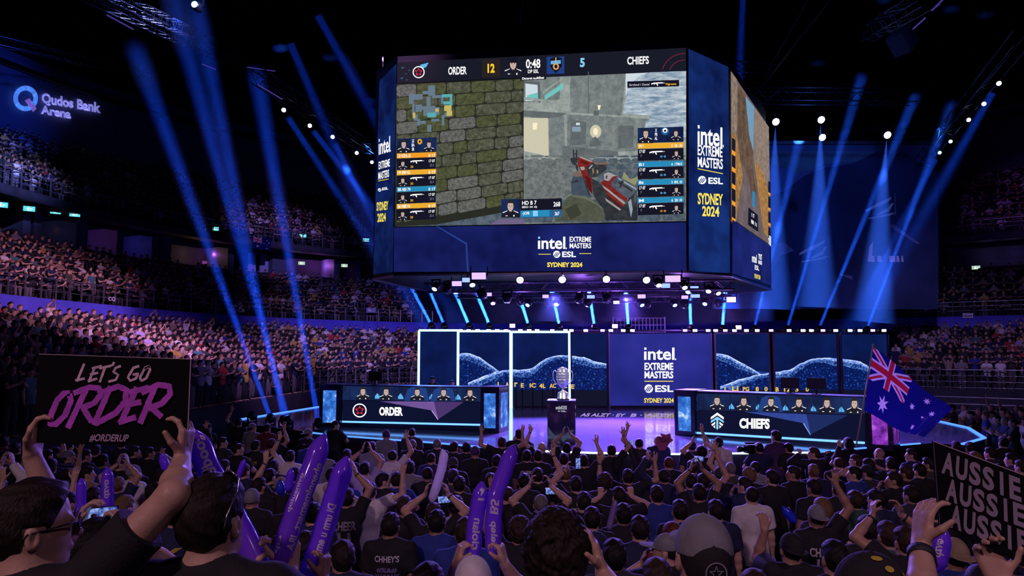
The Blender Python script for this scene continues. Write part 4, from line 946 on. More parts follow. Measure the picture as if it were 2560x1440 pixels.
def rifle(x, y, s):
    H.rect(x + 6 * s, y, x + 34 * s, y + 3.2 * s, M_w, -.04); H.rect(x + 30 * s, y + .8 * s, x + 40 * s, y + 1.9 * s, M_w, -.04); H.poly([(x, y + 2 * s), (x + 8 * s, y + .5 * s), (x + 8 * s, y + 3.5 * s), (x, y + 6 * s)], M_w); H.poly([(x + 14 * s, y + 3 * s), (x + 18 * s, y + 3 * s), (x + 20 * s, y + 9 * s), (x + 17 * s, y + 9 * s)], M_w); H.poly([(x + 10 * s, y + 3 * s), (x + 12 * s, y + 3 * s), (x + 10 * s, y + 6 * s), (x + 8 * s, y + 6 * s)], M_w)
sl = -.04
def hud_left(y, col, body):
    H.rect(994, y, 1092, y + 12, col, sl); H.text(body, 997, y + 2, 1028, y + 10, M_w, sl, .022); H.text('0 17', 1073, y + 1, 1090, y + 9, M_w, sl, .022)
    H.rect(994, y + 13, 1091, y + 41, M_blk, sl); bust(H, 1009, y + 17, y + 40, .95, chair=False); rifle(1028, y + 17, .85); H.text('30', 1028, y + 30, 1035, y + 36, M_or2, sl, .022); H.text('17 07', 1074, y + 15, 1089, y + 22, M_w, sl, .022); H.text('21', 1076, y + 26, 1086, y + 32, lit('hud dim', (.14, .15, .22), 1), sl)
bput(H.mb, 'map_overlay', H.ms, game); H = Art(pf, HL)
H.rect(994, 349, 1093, 384, M_pbg, sl); bust(H, 1011, 352, 384, .95, chair=False); H.text('LS\nBA\nSR', 1031, 350, 1038, 379, M_w, sl, .022); H.ell(1051, 356, 6, 7, M_or2, 12); H.ell(1051, 356, 2.5, 3, M_blk, 8); bust(H, 1074, 354, 381, .95, chair=False)
for y, c, t in ((386, M_or, '13 VZH..G'), (428, M_or2, '19 EBI Q.'), (470, M_hb, '88 ABI 74'), (512, M_or2, '56 NEE Vv')): hud_left(y, c, t)
bput(H.mb, 'team_overlay', H.ms, game); H = Art(pf, HL)
def hud_right(y, col, a_, b_):
    H.rect(1594, y, 1708, y + 13, col, -.03); H.text(a_, 1597, y + 3, 1609, y + 10, M_w, -.03, .022); H.text(b_, 1678, y + 2, 1704, y + 9, M_w, -.03, .022)
    H.rect(1594, y + 14, 1708, y + 43, M_blk, -.03); H.text('17 07', 1598, y + 16, 1613, y + 24, M_w, -.03, .022); rifle(1623, y + 19, .95); bust(H, 1690, y + 16, y + 40, .9, chair=False); H.text('7', 1600, y + 28, 1605, y + 34, lit('hud dim', (.14, .15, .22), 1), -.03); H.text('0 0', 1650, y + 30, 1664, y + 35, M_or2 if y > 480 else M_cyan, -.03)
H.rect(1594, 322, 1708, 360, M_pbg, -.03); bust(H, 1614, 324, 360, .9, chair=False); H.text('X\nPB\nAL', 1636, 324, 1643, 352, M_w, -.03, .022); H.ell(1662, 330, 10, 10, M_hb2, 14); H.ell(1662, 328, 6, 6, M_w, 14); H.ell(1662, 329, 3, 3, M_blk, 10); bust(H, 1689, 326, 354, .9, chair=False)
for y, c, a_, b_ in ((361, M_or2, '(R) 7', '5  18 : 10'), (407, M_hb, 'B1', '6  1TM 0'), (452, M_hb, 'Bt', '5  8VL 10'), (497, M_hb, 'M', '6  2K 10')): hud_right(y, c, a_, b_)
bput(H.mb, 'team_overlay', H.ms, game); H = Art(pf, HL)
H.rect(1254, 500, 1301, 545, M_pbg, -.03); bust(H, 1277, 502, 545, .95, chair=False); H.rect(1302, 500, 1405, 528, M_blk, -.03); H.rect(1302, 529, 1405, 546, M_hb2, -.03); H.rect(1303, 528, 1374, 544, M_hb, -.03); H.rect(1333, 528, 1345, 542, M_cyan2, -.03)
H.text('HD B 7', 1306, 504, 1342, 514, M_w, -.03, .022); H.text('EEO IX 6)', 1306, 517, 1343, 523, M_w, -.03, .022); H.text('268', 1384, 506, 1401, 518, M_w, -.03, .022); H.text('-)OB', 1306, 531, 1324, 540, M_w, -.03, .022); H.text('267', 1387, 531, 1399, 540, M_w, -.03, .022)
bput(H.mb, 'player_overlay', H.ms, game); H = Art(pf, HL)
H.rect(1301, 195, 1366, 204, M_blk, -.05); H.text('Dtrarnt e,ultEtat', 1306, 196, 1361, 203, M_w, -.05, .03)
bput(H.mb, 'caption_overlay', H.ms, game); H = Art(pf, HL)
H.rect(1568, 206, 1697, 222, M_blk, -.03); H.text('Ikrglsnd / Dasid', 1573, 212, 1623, 219, lit('hud grey', (.5, .5, .55), 1), -.03, .02); rifle(1628, 209, .85); H.text('Ngrosss', 1664, 210, 1690, 217, M_or2, -.03, .03)
bput(H.mb, 'feed_overlay', H.ms, game)
# front: bottom banner
A = Art(pf, .02); A.poly([(985, 680), (1716, 677), (1715, 556), (985, 569)], M_panel2); A.poly([(1090, 566), (1095, 566), (1168, 608), (1172, 680), (1168, 680), (1164, 611)], lit('banner line', (.02, .05, .26), 1))
logo_intel(A, 1345, 592, 1417, 623, M_w, M_cyan2); A.text('EXTREME', 1424, 592, 1478, 605, M_w, 0, .022); A.text('MASTERS', 1424, 608, 1478, 621, M_w, 0, .022); A.rect(1346, 635, 1377, 636.6, M_yel); A.rect(1448, 633.5, 1478, 635, M_yel); logo_esl(A, 1383, 628, 1440, 644, M_w, M_panel2); A.text('SYDNEY 2024', 1368, 656, 1456, 668, M_yel, 0, .04)
bput(A.mb, 'banner_panel', A.ms)
# left corner
A = Art(pL, .02); A.poly([(934, 686), (983, 680), (992, 160), (950, 202)], M_panel)
logo_intel(A, 948, 348, 978, 388, M_w, M_w, -.28); A.text('EXTREME', 948, 405, 976, 424, M_w, -.28, .022); A.text('MASTERS', 947, 431, 974, 450, M_w, -.28, .022); A.rect(947, 452, 973, 453.5, M_yel, -.2); logo_esl(A, 946, 466, 972, 484, M_w, M_panel, -.16); A.text('SYDNEY', 943, 506, 972, 528, M_yel, -.12, .03); A.text('2024', 945, 534, 966, 556, M_yel, -.1, .03)
bput(A.mb, 'corner_panel', A.ms)
# right corner
A = Art(pR, .02); A.poly([(1721, 678), (1824, 683), (1820, 168), (1720, 122)], M_panel)
logo_intel(A, 1743, 313, 1808, 362, M_w, M_w, .1); A.text('EXTREME', 1743, 362, 1805, 388, M_w, .10, .022); A.text('MASTERS', 1743, 392, 1806, 418, M_w, .09, .022); A.rect(1743, 421, 1806, 423, M_yel, .2); logo_esl(A, 1744, 434, 1806, 467, M_w, M_panel, .04); A.text('SYDNEY', 1743, 482, 1806, 511, M_yel, .05, .03); A.text('2024', 1754, 515, 1797, 541, M_yel, .04, .03)
bput(A.mb, 'corner_panel', A.ms)
# right side
A = Art(pS, .02)
M_sd1 = G('side road', (.10, .075, .08), (.20, .15, .16), 1.0); M_sd2 = G('side rock', (.16, .07, .02), (.55, .30, .09), 3, detail=8); M_sd3 = G('side dark rock', (.05, .035, .03), (.20, .12, .07), 1.6, detail=8); M_sd4 = lit('side sky', (.16, .32, .48), 1); M_sd5 = G('side grey rock', (.12, .085, .07), (.38, .29, .23), 3, detail=8)
A.poly([(1827, 545), (1926, 614), (1921, 318), (1826, 178)], M_sd1)
A.poly([(1826, 178), (1842, 200), (1841, 325), (1827, 340)], M_sd5); A.poly([(1843, 215), (1882, 264), (1880, 400), (1868, 440), (1850, 400), (1842, 330)], M_sd3); A.poly([(1862, 240), (1884, 268), (1882, 380), (1872, 340)], M_sd4); A.poly([(1884, 268), (1921, 318), (1923, 470), (1905, 470), (1884, 400)], M_sd5)
A.poly([(1827, 340), (1838, 330), (1856, 440), (1846, 500), (1838, 556), (1829, 545)], M_sd2); A.poly([(1884, 400), (1900, 420), (1924, 490), (1925, 604), (1908, 580), (1894, 480)], M_sd2); A.poly([(1866, 430), (1880, 420), (1890, 480), (1880, 500)], M_sd3); A.poly([(1879, 478), (1885, 480), (1886, 520), (1880, 516)], M_hb)
for k in range(5): y = 340 + k * 42; A.poly([(1828, y + 34), (1837, y + 40), (1837, y + 10), (1828, y + 4)], M_blk); A.poly([(1828, y + 45), (1837, y + 51), (1837, y + 41), (1828, y + 35)], M_or)
for k in range(4): y = 450 + k * 38; A.poly([(1919, y + 30), (1925, y + 33), (1925, y + 6), (1919, y + 2)], M_blk); A.poly([(1919, y + 36), (1925, y + 39), (1925, y + 34), (1919, y + 31)], M_or if k < 3 else M_gsky)
A.poly([(1868, 562), (1894, 580), (1893, 538), (1869, 518)], M_blk); A.text('1 17', 1877, 532, 1884, 542, M_w, .6); A.text('88 11', 1876, 548, 1890, 558, M_w, .7)
A.poly([(1921, 588), (1926, 592), (1926, 616), (1920, 610)], M_gsky)
A.poly([(1829, 684), (1927, 714), (1926, 617), (1829, 549)], M_panel2)
A.text('\u0131ntel', 1878, 634, 1890, 655, M_w, .3, .022); A.text('TYPUST', 1894, 634, 1903, 648, M_w, .3); A.text('MASSRS', 1894, 650, 1903, 660, M_w, .3); A.text('ESL', 1885, 662, 1896, 674, M_w, .3, .022); A.text('SYDNEY 2024', 1884, 684, 1899, 695, M_yel, .3)
bput(A.mb, 'side_screen', A.ms)
# hanging cables
for i, (k, q) in enumerate(((0, (-5, 27)), (2, (6.2, 24.6)), (3, (8.5, 27)), (7, (-2, 31)), (4, (10.5, 31)))):
    mb = MB(); mb.tube([(q[0], q[1], ztop), (q[0] * 1.02, q[1], 26.5)], .03, 6); bput(mb, 'hanging_cable', M_truss)

# ================================================================ RIGS
def truss(name, label, a, b, wd=.5, group=None, m=M_truss, n=None):
    a, b = Vector(a), Vector(b); o = empty(name, a, 0, label, 'truss', group); d = b - a; L = d.length; t = d.normalized()
    s = t.cross(Vector((0, 0, 1))); s = s.normalized() if s.length > .1 else Vector((1, 0, 0)); u = s.cross(t)
    for k, (i, j) in enumerate(((-1, -1), (1, -1), (1, 1), (-1, 1))):
        mb = MB(); off = s * i * wd / 2 + u * j * wd / 2; mb.tube([off, d + off], .028, 6); mb.build('chord', m, o, True)
    mb = MB(); n = n or int(L / wd)
    for k in range(n):
        p, q = d * (k / n), d * ((k + 1) / n); fl = 1 if k % 2 else -1
        for (i, j), (i2, j2) in (((-fl, -1), (fl, -1)), ((-fl, 1), (fl, 1)), ((-1, -fl), (-1, fl)), ((1, -fl), (1, fl))): mb.bar(p + s * i * wd / 2 + u * j * wd / 2, q + s * i2 * wd / 2 + u * j2 * wd / 2, .018)
    mb.build('lattice', m, o); return o
# rig under the scoreboard
zr = 5.95
def under(px, py, z): 
    r = ray(px, py); return Vector((0, 0, CZ)) + r * ((z - CZ) / r.z)
truss('lighting_truss', 'black truss hung under the scoreboard front edge', (-3.2, 26.4, zr), (7.8, 25.2, zr), .32, 'trusses under the scoreboard')
truss('lighting_truss', 'black truss hung under the scoreboard, middle of three', (-2.2, 29.2, zr), (8.6, 28.2, zr), .32, 'trusses under the scoreboard')
truss('lighting_truss', 'black truss hung under the scoreboard back edge', (-1.2, 32.0, zr), (9.4, 31.4, zr), .32, 'trusses under the scoreboard')
for i, (x, y) in enumerate([(1300, 697), (1405, 696), (1515, 695), (1615, 697)]):
    p = under(x, y, zr - .02); fixture('par_light', 'round white lamp under the scoreboard, %s from the left' % ordinal(i), 'light', p, p + Vector((0, -1, -.55)), M_lampw, .125, 'white lamps under the scoreboard', 'par')
STR = [(1197, 690, .42, .20, 'v'), (1142, 709, .32, .16, 'v'), (1165, 700, .24, .14, 'b'), (1682, 697, .46, .20, 'v'), (1664, 714, .30, .15, 'b'), (1364, 741, .22, .12, 'v'), (1604, 741, .28, .14, 'v'), (1712, 743, .24, .12, 'v'), (1738, 740, .32, .12, 'b'), (1736, 718, .28, .07, 'b'), (1541, 756, .24, .12, 'w'), (1828, 749, .34, .20, 'w'), (1220, 736, .26, .12, 'v'), (1477, 742, .28, .12, 'b')]
nmS = ['violet strobe under the scoreboard left corner, largest there', 'violet strobe lowest under the scoreboard left corner', 'bluish strobe between the two violet ones at the left corner', 'largest violet strobe under the scoreboard right half', 'blue strobe just below the largest right strobe', 'small violet strobe hung near the second round lamp', 'violet strobe hung below the fourth round lamp', 'small violet strobe right of centre in the rig', 'blue slatted strobe in the lower right of the rig', 'thin blue strobe in the upper right of the rig', 'white violet strobe low over the centre panel', 'brightest white violet strobe at the far right of the rig', 'small violet strobe left of the hanging lamp heads', 'blue slatted strobe hung below the third round lamp']
mS = {'v': lit('strobe violet', (.38, .26, 1.0), 2.3), 'b': lit('strobe blue', (.22, .32, 1.0), 2.0), 'w': lit('strobe white violet', (.50, .38, 1.0), 3)}
for (x, y, w_, h_, c), lab in zip(STR, nmS): strobe(lab, under(x, y, zr - .1 if y < 725 else zr - .35), w_, h_, mS[c], 'strobes under the scoreboard', R(8), R(random.uniform(-12, 12)))
MH = [(1090, 716, 'w'), (1118, 722, 'o'), (1180, 705, 'w'), (1205, 735, 'o'), (1232, 752, 'v'), (1268, 745, 'o'), (1300, 752, 'o'), (1322, 757, 'b'), (1372, 755, 'o'), (1392, 755, 'wb'), (1448, 746, 'o'), (1470, 755, 'o'), (1517, 746, 'o'), (1602, 757, 'b'), (1618, 760, 'o'), (1645, 706, 'w'), (1685, 757, 'b'), (1712, 760, 'o'), (1710, 712, 'w'), (1722, 724, 'b'), (1764, 754, 'b'), (1772, 722, 'w'), (1793, 727, 'w'), (1795, 758, 'o')]
mM = {'w': M_lampwb, 'b': M_lampb, 'v': M_lampv, 'o': M_lampoff, 'wb': M_lampwb}
dn = {'w': 'white lit', 'b': 'blue lit', 'v': 'violet lit', 'o': 'unlit', 'wb': 'bright'}
for i, (x, y, c) in enumerate(MH):
    p = under(x, y, zr - .12 if y < 735 else zr - .42); tg = p + Vector((random.uniform(-.6, .6), -.8 if c != 'o' else -.2, -1.0))
    fixture('moving_head_light', '%s moving head lamp in the scoreboard rig, %s from the left' % (dn[c], ordinal(i)), 'light', p, tg, mM[c], .17 if c != 'o' else .2, 'moving heads under the scoreboard')
for x, y, z, col, pw in ((0, 26, 5.5, (.40, .15, 1), 70), (4, 25.6, 5.4, (.42, .15, 1), 80), (8, 26.5, 5.4, (.5, .18, 1), 150), (3, 30.5, 5.2, (.32, .12, 1), 160), (7, 30, 5.3, (.4, .15, 1), 120)): point('strobe_glow', (x, y, z - .4), col, pw, .2)

# ceiling rigs: left and right rows of moving wash lamps and the four bright ones at the back
CL = [(708, 275, 33.9), (773, 314, 36.3), (830, 342, 38.1), (890, 382, 41.2), (928, 405, 43.2)]
CLt = [(928, 611, 41), (940, 530, 43), (960, 610, 44), (1000, 640, 46), (1020, 600, 47)]
truss('ceiling_truss', 'long dark ceiling truss with five blue lamps left of the scoreboard', at(640, 215, 31.2) + Vector((0, 0, .5)), at(985, 432, 46.5) + Vector((0, 0, .5)), .6)
for i, ((x, y, d), (x2, y2, d2)) in enumerate(zip(CL, CLt)):
    p = at(x, y, d); q = at(x2, y2, d2)
    fixture('ceiling_wash_light', 'blue white lamp on the left ceiling truss, %s from the near end' % ordinal(i), 'light', p, p + Vector((.5, -1, -.35)), M_lampwb, .20, 'lamps on the left ceiling truss')
    if i < 3: BEAMS.append((p + (q - p).normalized() * .3, q, 26, R(1.5), .18, (.02, .13, 1.0), 2.6, 'blue beam slanting down from the %s lamp on the left ceiling truss' % ordinal(i)))
CR = [(2495, 207, 30.5), (2458, 258, 33), (2420, 298, 35.3), (2375, 352, 38.9), (2348, 380, 41)]
CRt = [(2330, 500, 34), (2300, 560, 38), (2250, 640, 40), (2200, 700, 42), (2160, 740, 43)]
truss('ceiling_truss', 'dark ceiling truss with five blue lamps at the right', at(2560, 120, 28) + Vector((0, 0, .5)), at(2300, 430, 44.5) + Vector((0, 0, .5)), .6)
for i, ((x, y, d), (x2, y2, d2)) in enumerate(zip(CR, CRt)):
    p = at(x, y, d); q = at(x2, y2, d2)
    fixture('ceiling_wash_light', 'blue lamp on the right ceiling truss, %s from the near end' % ordinal(i), 'light', p, p + Vector((-.4, -1, -.6)), M_lampb if i > 2 else M_lampwb, .19, 'lamps on the right ceiling truss')
    if i in (0, 4): BEAMS.append((p + (q - p).normalized() * .3, q, 16, R(2.6), .18, (.02, .13, 1.0), 3.0, 'wide blue beam slanting down from the %s lamp on the right ceiling truss' % ordinal(i)))
CB = [(1937, 303, 36), (2050, 298, 36), (2053, 342, 37.5), (2215, 336, 36)]
truss('ceiling_truss', 'horizontal ceiling truss right of the scoreboard over the hanging banner', at(1880, 240, 38), at(2285, 243, 38), .7)
for i, (x, y, d) in enumerate(CB):
    p = at(x, y, d)
    fixture('ceiling_spot_light', ['bright lamp right beside the scoreboard top corner', 'bright upper lamp of the pair over the banner', 'bright lower lamp of the pair over the banner', 'bright single lamp over the right half of the banner'][i], 'light', p, p + Vector((0, -.9, -.5)), lit('lamp blaze', (.70, .82, 1.0), 16), .20, 'bright lamps over the hanging banner', 'par')
    if i != 2: BEAMS.append((p + Vector((0, -.08, -.14)), p + Vector((-.2 - .5 * (i == 3), .8, -9.5)), 9.5, R(6.5), .20, (.07, .22, 1.0), 15, 'broad bright blue beam falling from a lamp, %s of three over the banner' % ordinal([0, 1, 1, 2][i])))
# more ceiling steel, cables
for lab, a, b, wd in (('long thin ceiling truss at upper left, high over the left stand', at(190, -30, 26), at(660, 195, 47), .5), ('second long ceiling truss at upper left running beside the first', at(235, -30, 24), at(600, 140, 44), .45), ('short truss at the top edge right of the scoreboard', at(2330, -10, 24), at(2170, 85, 31), .6), ('dark truss behind the scoreboard top right', at(1790, 165, 40), at(1935, 180, 40), .6), ('ceiling truss running across the far left top', at(-40, 95, 40), at(420, 200, 56), .5)):
    truss('ceiling_truss', lab, a, b, wd, 'ceiling trusses')
M_glint = lit('violet glint', (.10, .06, .45), .5)  # glowing bars that stand in for glints on the truss steel
for i, (a, b) in enumerate((((268, 38, 27), (333, 73, 29)), ((505, 160, 41), (540, 174, 42)), ((645, 212, 31.5), (705, 248, 33)), ((2330, 26, 24), (2360, -4, 23)), ((2283, 72, 27), (2313, 45, 26)), ((618, 168, 43), (688, 178, 43)))):
    mb = MB(); mb.tube([at(*a), at(*b)], .03, 6); o = mb.build('truss_glint', M_glint); tag(o, 'glowing bar for a faint violet glint on a ceiling truss, %s from the left' % ['first', 'second', 'fourth', 'sixth', 'fifth', 'third'][i], 'light', 'violet glints on the ceiling trusses')
for i, (a, b) in enumerate((((1882, 246, 36), (2075, 0, 30)), ((1918, 180, 36), (2020, 0, 31)), ((580, 90, 40), (612, 160, 43)), ((1300, 60, 34), (1310, -20, 32)))):
    mb = MB(); mb.tube([at(*a), at(*b)], .02, 5); o = mb.build('rigging_cable', M_truss); tag(o, ['long thin rigging cable right of the scoreboard, lower one', 'thin rigging cable right of the scoreboard, upper one', 'thin hanging cable at the upper left trusses', 'thin vertical cable above the scoreboard'][i], 'cable')
fixture('ceiling_spot_light', 'single violet blue lamp at the top edge left of the scoreboard', 'light', at(493, 17, 30), at(430, -40, 28), M_lampb, .28)
spk = empty('speaker_box', at(2256, 100, 33), R(30), 'dark hanging speaker box below the top right truss', 'speaker'); mb = MB(); mb.box((0, 0, 0), (1.0, .8, 1.1), Matrix.Rotation(R(45), 3, 'Y')); mb.build('cabinet', M_dark, spk); mb = MB(); mb.bar((0, 0, .6), (0, 0, 2.0), .05); mb.build('hanger', M_blackm, spk)
# tube ladder and grid behind the stage
M_grid = mat('grid wire', (.35, .35, .42), .4, .7)
gr = empty('wire_fence', (plb.px(1640, 830).x, 34, 3.2), 0, 'wire grid fence behind the centre panel top', 'fence'); mb = MB()
for k in range(15): x = -1.2 + 2.4 * k / 14; mb.bar((x, 0, 0), (x, 0, 2.0), .02)
for k in range(7): mb.bar((-1.2, 0, 2.0 * k / 6), (1.2, 0, 2.0 * k / 6), .02)
mb.build('wires', M_grid, gr); mb = MB()
for x in (-1.22, 1.22): mb.bar((x, 0, -3.2), (x, 0, 2.05), .05)
mb.build('frame', M_grid, gr)
# beams from lamps on the stage edge towards the upper left, with the lamps themselves
EDGE = [(676, 1063, 569, 771, 378, 229), (709, 1067, 645, 809, 500, 60), (720, 1070, 661, 824, 440, 30), (796, 1076, 764, 878, 676, 382), (630, 1056, 584, 900, 330, 330)]
for i, (x, y, x2, y2, x3, y3) in enumerate(EDGE):
    b0 = on_z(x, y + 2, SZ); p = b0 + Vector((0, 0, .24)); q = at(x3, y3, p.y + 10); q2 = at(x2, y2, p.y + 10 * (y - y2) / (y - y3) * .8)
    fixture('floor_beam_light', 'moving beam light on the left stage edge, %s from the left' % ordinal([1, 2, 3, 4, 0][i]), 'light', p, q, M_lampb, .16, 'beam lights on the left stage edge')
    if i != 4: BEAMS.append((p, q, 24, R(1.05), .09, (.02, .12, 1.0), 3.4, 'blue beam rising to the upper left from the %s lamp of the left stage edge' % ordinal([1, 2, 3, 4, 0][i])))
for i, (x, y, x2, y2) in enumerate(((790, 30, 943, 305), (722, 100, 880, 470), (1858, -20, 1850, 160), (2030, 120, 2003, 320))):
    p = at(x, y, 30 if i < 2 else 40); q = at(x2, y2, 33 if i < 2 else 41); 
    if i < 3: BEAMS.append((p, q, 12, R(2.2), .2, (.02, .11, 1.0), 2.2, ['faint blue beam at the scoreboard upper left', 'faint blue beam left of the scoreboard, second one', 'faint blue beam above the scoreboard right corner'][i]))

# haze lit by each beam lamp: a slim body of smoke round the beam, lit by the lamp at its narrow end
mv = bpy.data.materials.new('haze'); mv.use_nodes = True; nt = mv.node_tree; nt.nodes.clear()
out = nt.nodes.new('ShaderNodeOutputMaterial'); vs = nt.nodes.new('ShaderNodeVolumeScatter'); vs.inputs['Color'].default_value = (.45, .62, 1, 1); vs.inputs['Density'].default_value = .006  # smoke tinted blue, so part of the beam colour sits in it
nt.links.new(vs.outputs['Volume'], out.inputs['Volume'])
BEAMK = 1.0
for p, q, L, ang, r0, col, k, lab in BEAMS:
    p, q = Vector(p), Vector(q); d = (q - p).normalized()
    if ang > .1:                                                 # broad flood: a small lamp
        sp = spot('beam_light', p + d * .14, p + d * 5, col, 9000 * k * (L / 20), ang * 2.2, .9, .01)
        sp.data.use_nodes = True; ln = sp.data.node_tree; em = ln.nodes['Emission']; fo = ln.nodes.new('ShaderNodeLightFalloff'); fo.inputs['Strength'].default_value = 1.0
        ln.links.new(fo.outputs['Linear'], em.inputs['Strength'])
    else:                                                        # narrow beam: a lens wide disc throwing nearly parallel light
        l = bpy.data.lights.new('beam_light', 'AREA'); sp = bpy.data.objects.new('beam_light', l); C.objects.link(sp); l.shape = 'DISK'; l.size = r0 * 1.7; l.spread = ang * 2.6; l.color = col; l.energy = 30 * k
        sp.location = p + d * .15; sp.rotation_euler = d.to_track_quat('-Z', 'Y').to_euler()
    mb = MB(); r1 = (.02 if ang > .1 else r0) + L * math.tan(ang * 1.35)
    mb.lathe([(r0 * (.5 if ang > .1 else 1.1), .15), (max(r1, r0), L)], (0, 0, 0), 12, d); o = mb.build('light_beam', mv); o.location = p
    tag(o, lab, 'light beam', 'light beams in the haze', 'stuff')

# smoke hanging in the lamps under the scoreboard
mv2 = mv.copy(); mv2.name = 'haze thick'; mv2.node_tree.nodes['Volume Scatter'].inputs['Density'].default_value = .010
mb = MB(); mb.box((0, 0, 0), (11.6, 8.4, 1.35)); o = mb.build('haze', mv2); o.location = (3.4, 29.3, 5.35); tag(o, 'violet lit smoke hanging under the scoreboard lamps', 'haze', None, 'stuff')
# ================================================================ PEOPLE: bodies grown as one smooth surface
class Field:
    """signed distance field on a grid, meshed with surface nets"""
    def __init__(s, lo, hi, h):
        s.lo = np.array(lo, np.float32); s.h = h; s.n = np.ceil((np.array(hi) - s.lo) / h).astype(int) + 2
        s.F = np.full(s.n, 9.0, np.float32)
    def _sub(s, lo, hi):
        a = np.clip(np.floor((np.array(lo) - s.lo) / s.h).astype(int), 0, s.n); b = np.clip(np.ceil((np.array(hi) - s.lo) / s.h).astype(int) + 1, 0, s.n)
        if np.any(b <= a): return None
        sl = tuple(slice(i, j) for i, j in zip(a, b))
        g = [s.lo[k] + s.h * np.arange(a[k], b[k], dtype=np.float32) for k in range(3)]
        return sl, (g[0][:, None, None], g[1][None, :, None], g[2][None, None, :])
    def _mix(s, sl, d, k, op):
        f = s.F[sl]
        if op == 'u':
            hh = np.maximum(k - np.abs(f - d), 0) / k if k > 0 else 0
            s.F[sl] = np.minimum(f, d) - hh * hh * k * .25
        elif op == 'cut': s.F[sl] = np.maximum(f, -d)
    def ell(s, c, r, k=.03, R=None, op='u'):
        c = np.array(c, np.float32); r = np.array(r, np.float32); m = r.max() + k + 3 * s.h
        q = s._sub(c - m, c + m)
        if q is None: return
        sl, (X, Y, Z) = q; X, Y, Z = X - c[0], Y - c[1], Z - c[2]
        if R is not None:
            R = np.array(R, np.float32); X, Y, Z = (R[0, 0] * X + R[1, 0] * Y + R[2, 0] * Z, R[0, 1] * X + R[1, 1] * Y + R[2, 1] * Z, R[0, 2] * X + R[1, 2] * Y + R[2, 2] * Z)
        k0 = np.sqrt((X / r[0]) ** 2 + (Y / r[1]) ** 2 + (Z / r[2]) ** 2); k1 = np.sqrt((X / r[0] ** 2) ** 2 + (Y / r[1] ** 2) ** 2 + (Z / r[2] ** 2) ** 2) + 1e-6
        s._mix(sl, k0 * (k0 - 1) / k1, k, op)
    def cone(s, a, b, ra, rb, k=.02, op='u', flat=False):
        a = np.array(a, np.float32); b = np.array(b, np.float32); m = max(ra, rb) + k + 3 * s.h
        q = s._sub(np.minimum(a, b) - m, np.maximum(a, b) + m)
        if q is None: return
        sl, (X, Y, Z) = q; ab = b - a; L2 = float(ab @ ab) + 1e-9
        t0 = ((X - a[0]) * ab[0] + (Y - a[1]) * ab[1] + (Z - a[2]) * ab[2]) / L2; t = np.clip(t0, 0, 1)
        d = np.sqrt((X - a[0] - t * ab[0]) ** 2 + (Y - a[1] - t * ab[1]) ** 2 + (Z - a[2] - t * ab[2]) ** 2) - (ra + t * (rb - ra))
        if flat: d = np.maximum(d, (t0 - 1) * math.sqrt(L2))
        s._mix(sl, d, k, op)
    def grid(s): return [s.lo[k] + s.h * np.arange(s.n[k], dtype=np.float32) for k in range(3)]
    def ripple(s, amp, fx, fy, fz, ph=0.0):
        x, y, z = s.grid(); X, Y, Z = x[:, None, None], y[None, :, None], z[None, None, :]
        s.F += amp * (np.sin(fx * X + 2.1 * np.sin(fz * .6 * Z + ph) + ph) * np.sin(fy * Y + fz * Z + 1.3 * np.sin(fx * .7 * X + ph))).astype(np.float32)
    def half(s, axis, v, keep_above=True):
        """cut everything below (or above) the level v on an axis"""
        g = s.grid()[axis]; sh = [1, 1, 1]; sh[axis] = -1; G = g.reshape(sh)
        s.F = np.maximum(s.F, (v - G) if keep_above else (G - v))
    def mesh(s):
        F = s.F; S_ = F < 0; nx, ny, nz = F.shape
        cnt = np.zeros((nx - 1, ny - 1, nz - 1), np.uint8)
        for dx in (0, 1):
            for dy in (0, 1):
                for dz in (0, 1): cnt += S_[dx:nx - 1 + dx, dy:ny - 1 + dy, dz:nz - 1 + dz]
        I = np.argwhere((cnt > 0) & (cnt < 8)); N = len(I)
        corner = {}
        for dx in (0, 1):
            for dy in (0, 1):
                for dz in (0, 1): corner[dx, dy, dz] = F[I[:, 0] + dx, I[:, 1] + dy, I[:, 2] + dz]
        P = np.zeros((N, 3), np.float32); W = np.zeros(N, np.float32)
        for ax in range(3):
            for u in (0, 1):
                for v in (0, 1):
                    c0 = [0, 0, 0]; o = [k for k in range(3) if k != ax]; c0[o[0]] = u; c0[o[1]] = v; c1 = list(c0); c1[ax] = 1
                    a, b = corner[tuple(c0)], corner[tuple(c1)]; m = (a < 0) != (b < 0); t = np.where(m, a / np.where(m, a - b, 1), 0)
                    for k in range(3): P[:, k] += np.where(m, c0[k] + (t if k == ax else 0), 0)
                    W += m
        V = (I + P / W[:, None]) * s.h + s.lo
        idx = np.full((nx - 1, ny - 1, nz - 1), -1, np.int32); idx[I[:, 0], I[:, 1], I[:, 2]] = np.arange(N)
        Q = []
        for ax in range(3):
            o = [(ax + 1) % 3, (ax + 2) % 3]
            sl0 = [slice(None)] * 3; sl1 = [slice(None)] * 3; sl0[ax] = slice(0, -1); sl1[ax] = slice(1, None)
            a, b = S_[tuple(sl0)], S_[tuple(sl1)]; E = np.argwhere(a != b)
            ok = (E[:, o[0]] > 0) & (E[:, o[1]] > 0) & (E[:, o[0]] < F.shape[o[0]] - 1) & (E[:, o[1]] < F.shape[o[1]] - 1); E = E[ok]
            if not len(E): continue
            q = []
            for du, dv in ((0, 0), (-1, 0), (-1, -1), (0, -1)):
                c = E.copy(); c[:, o[0]] += du; c[:, o[1]] += dv; q.append(idx[c[:, 0], c[:, 1], c[:, 2]])
            q = np.stack(q, 1); ins = S_[E[:, 0], E[:, 1], E[:, 2]]
            q[~ins] = q[~ins][:, ::-1]; Q.append(q)
        return V, np.concatenate(Q)

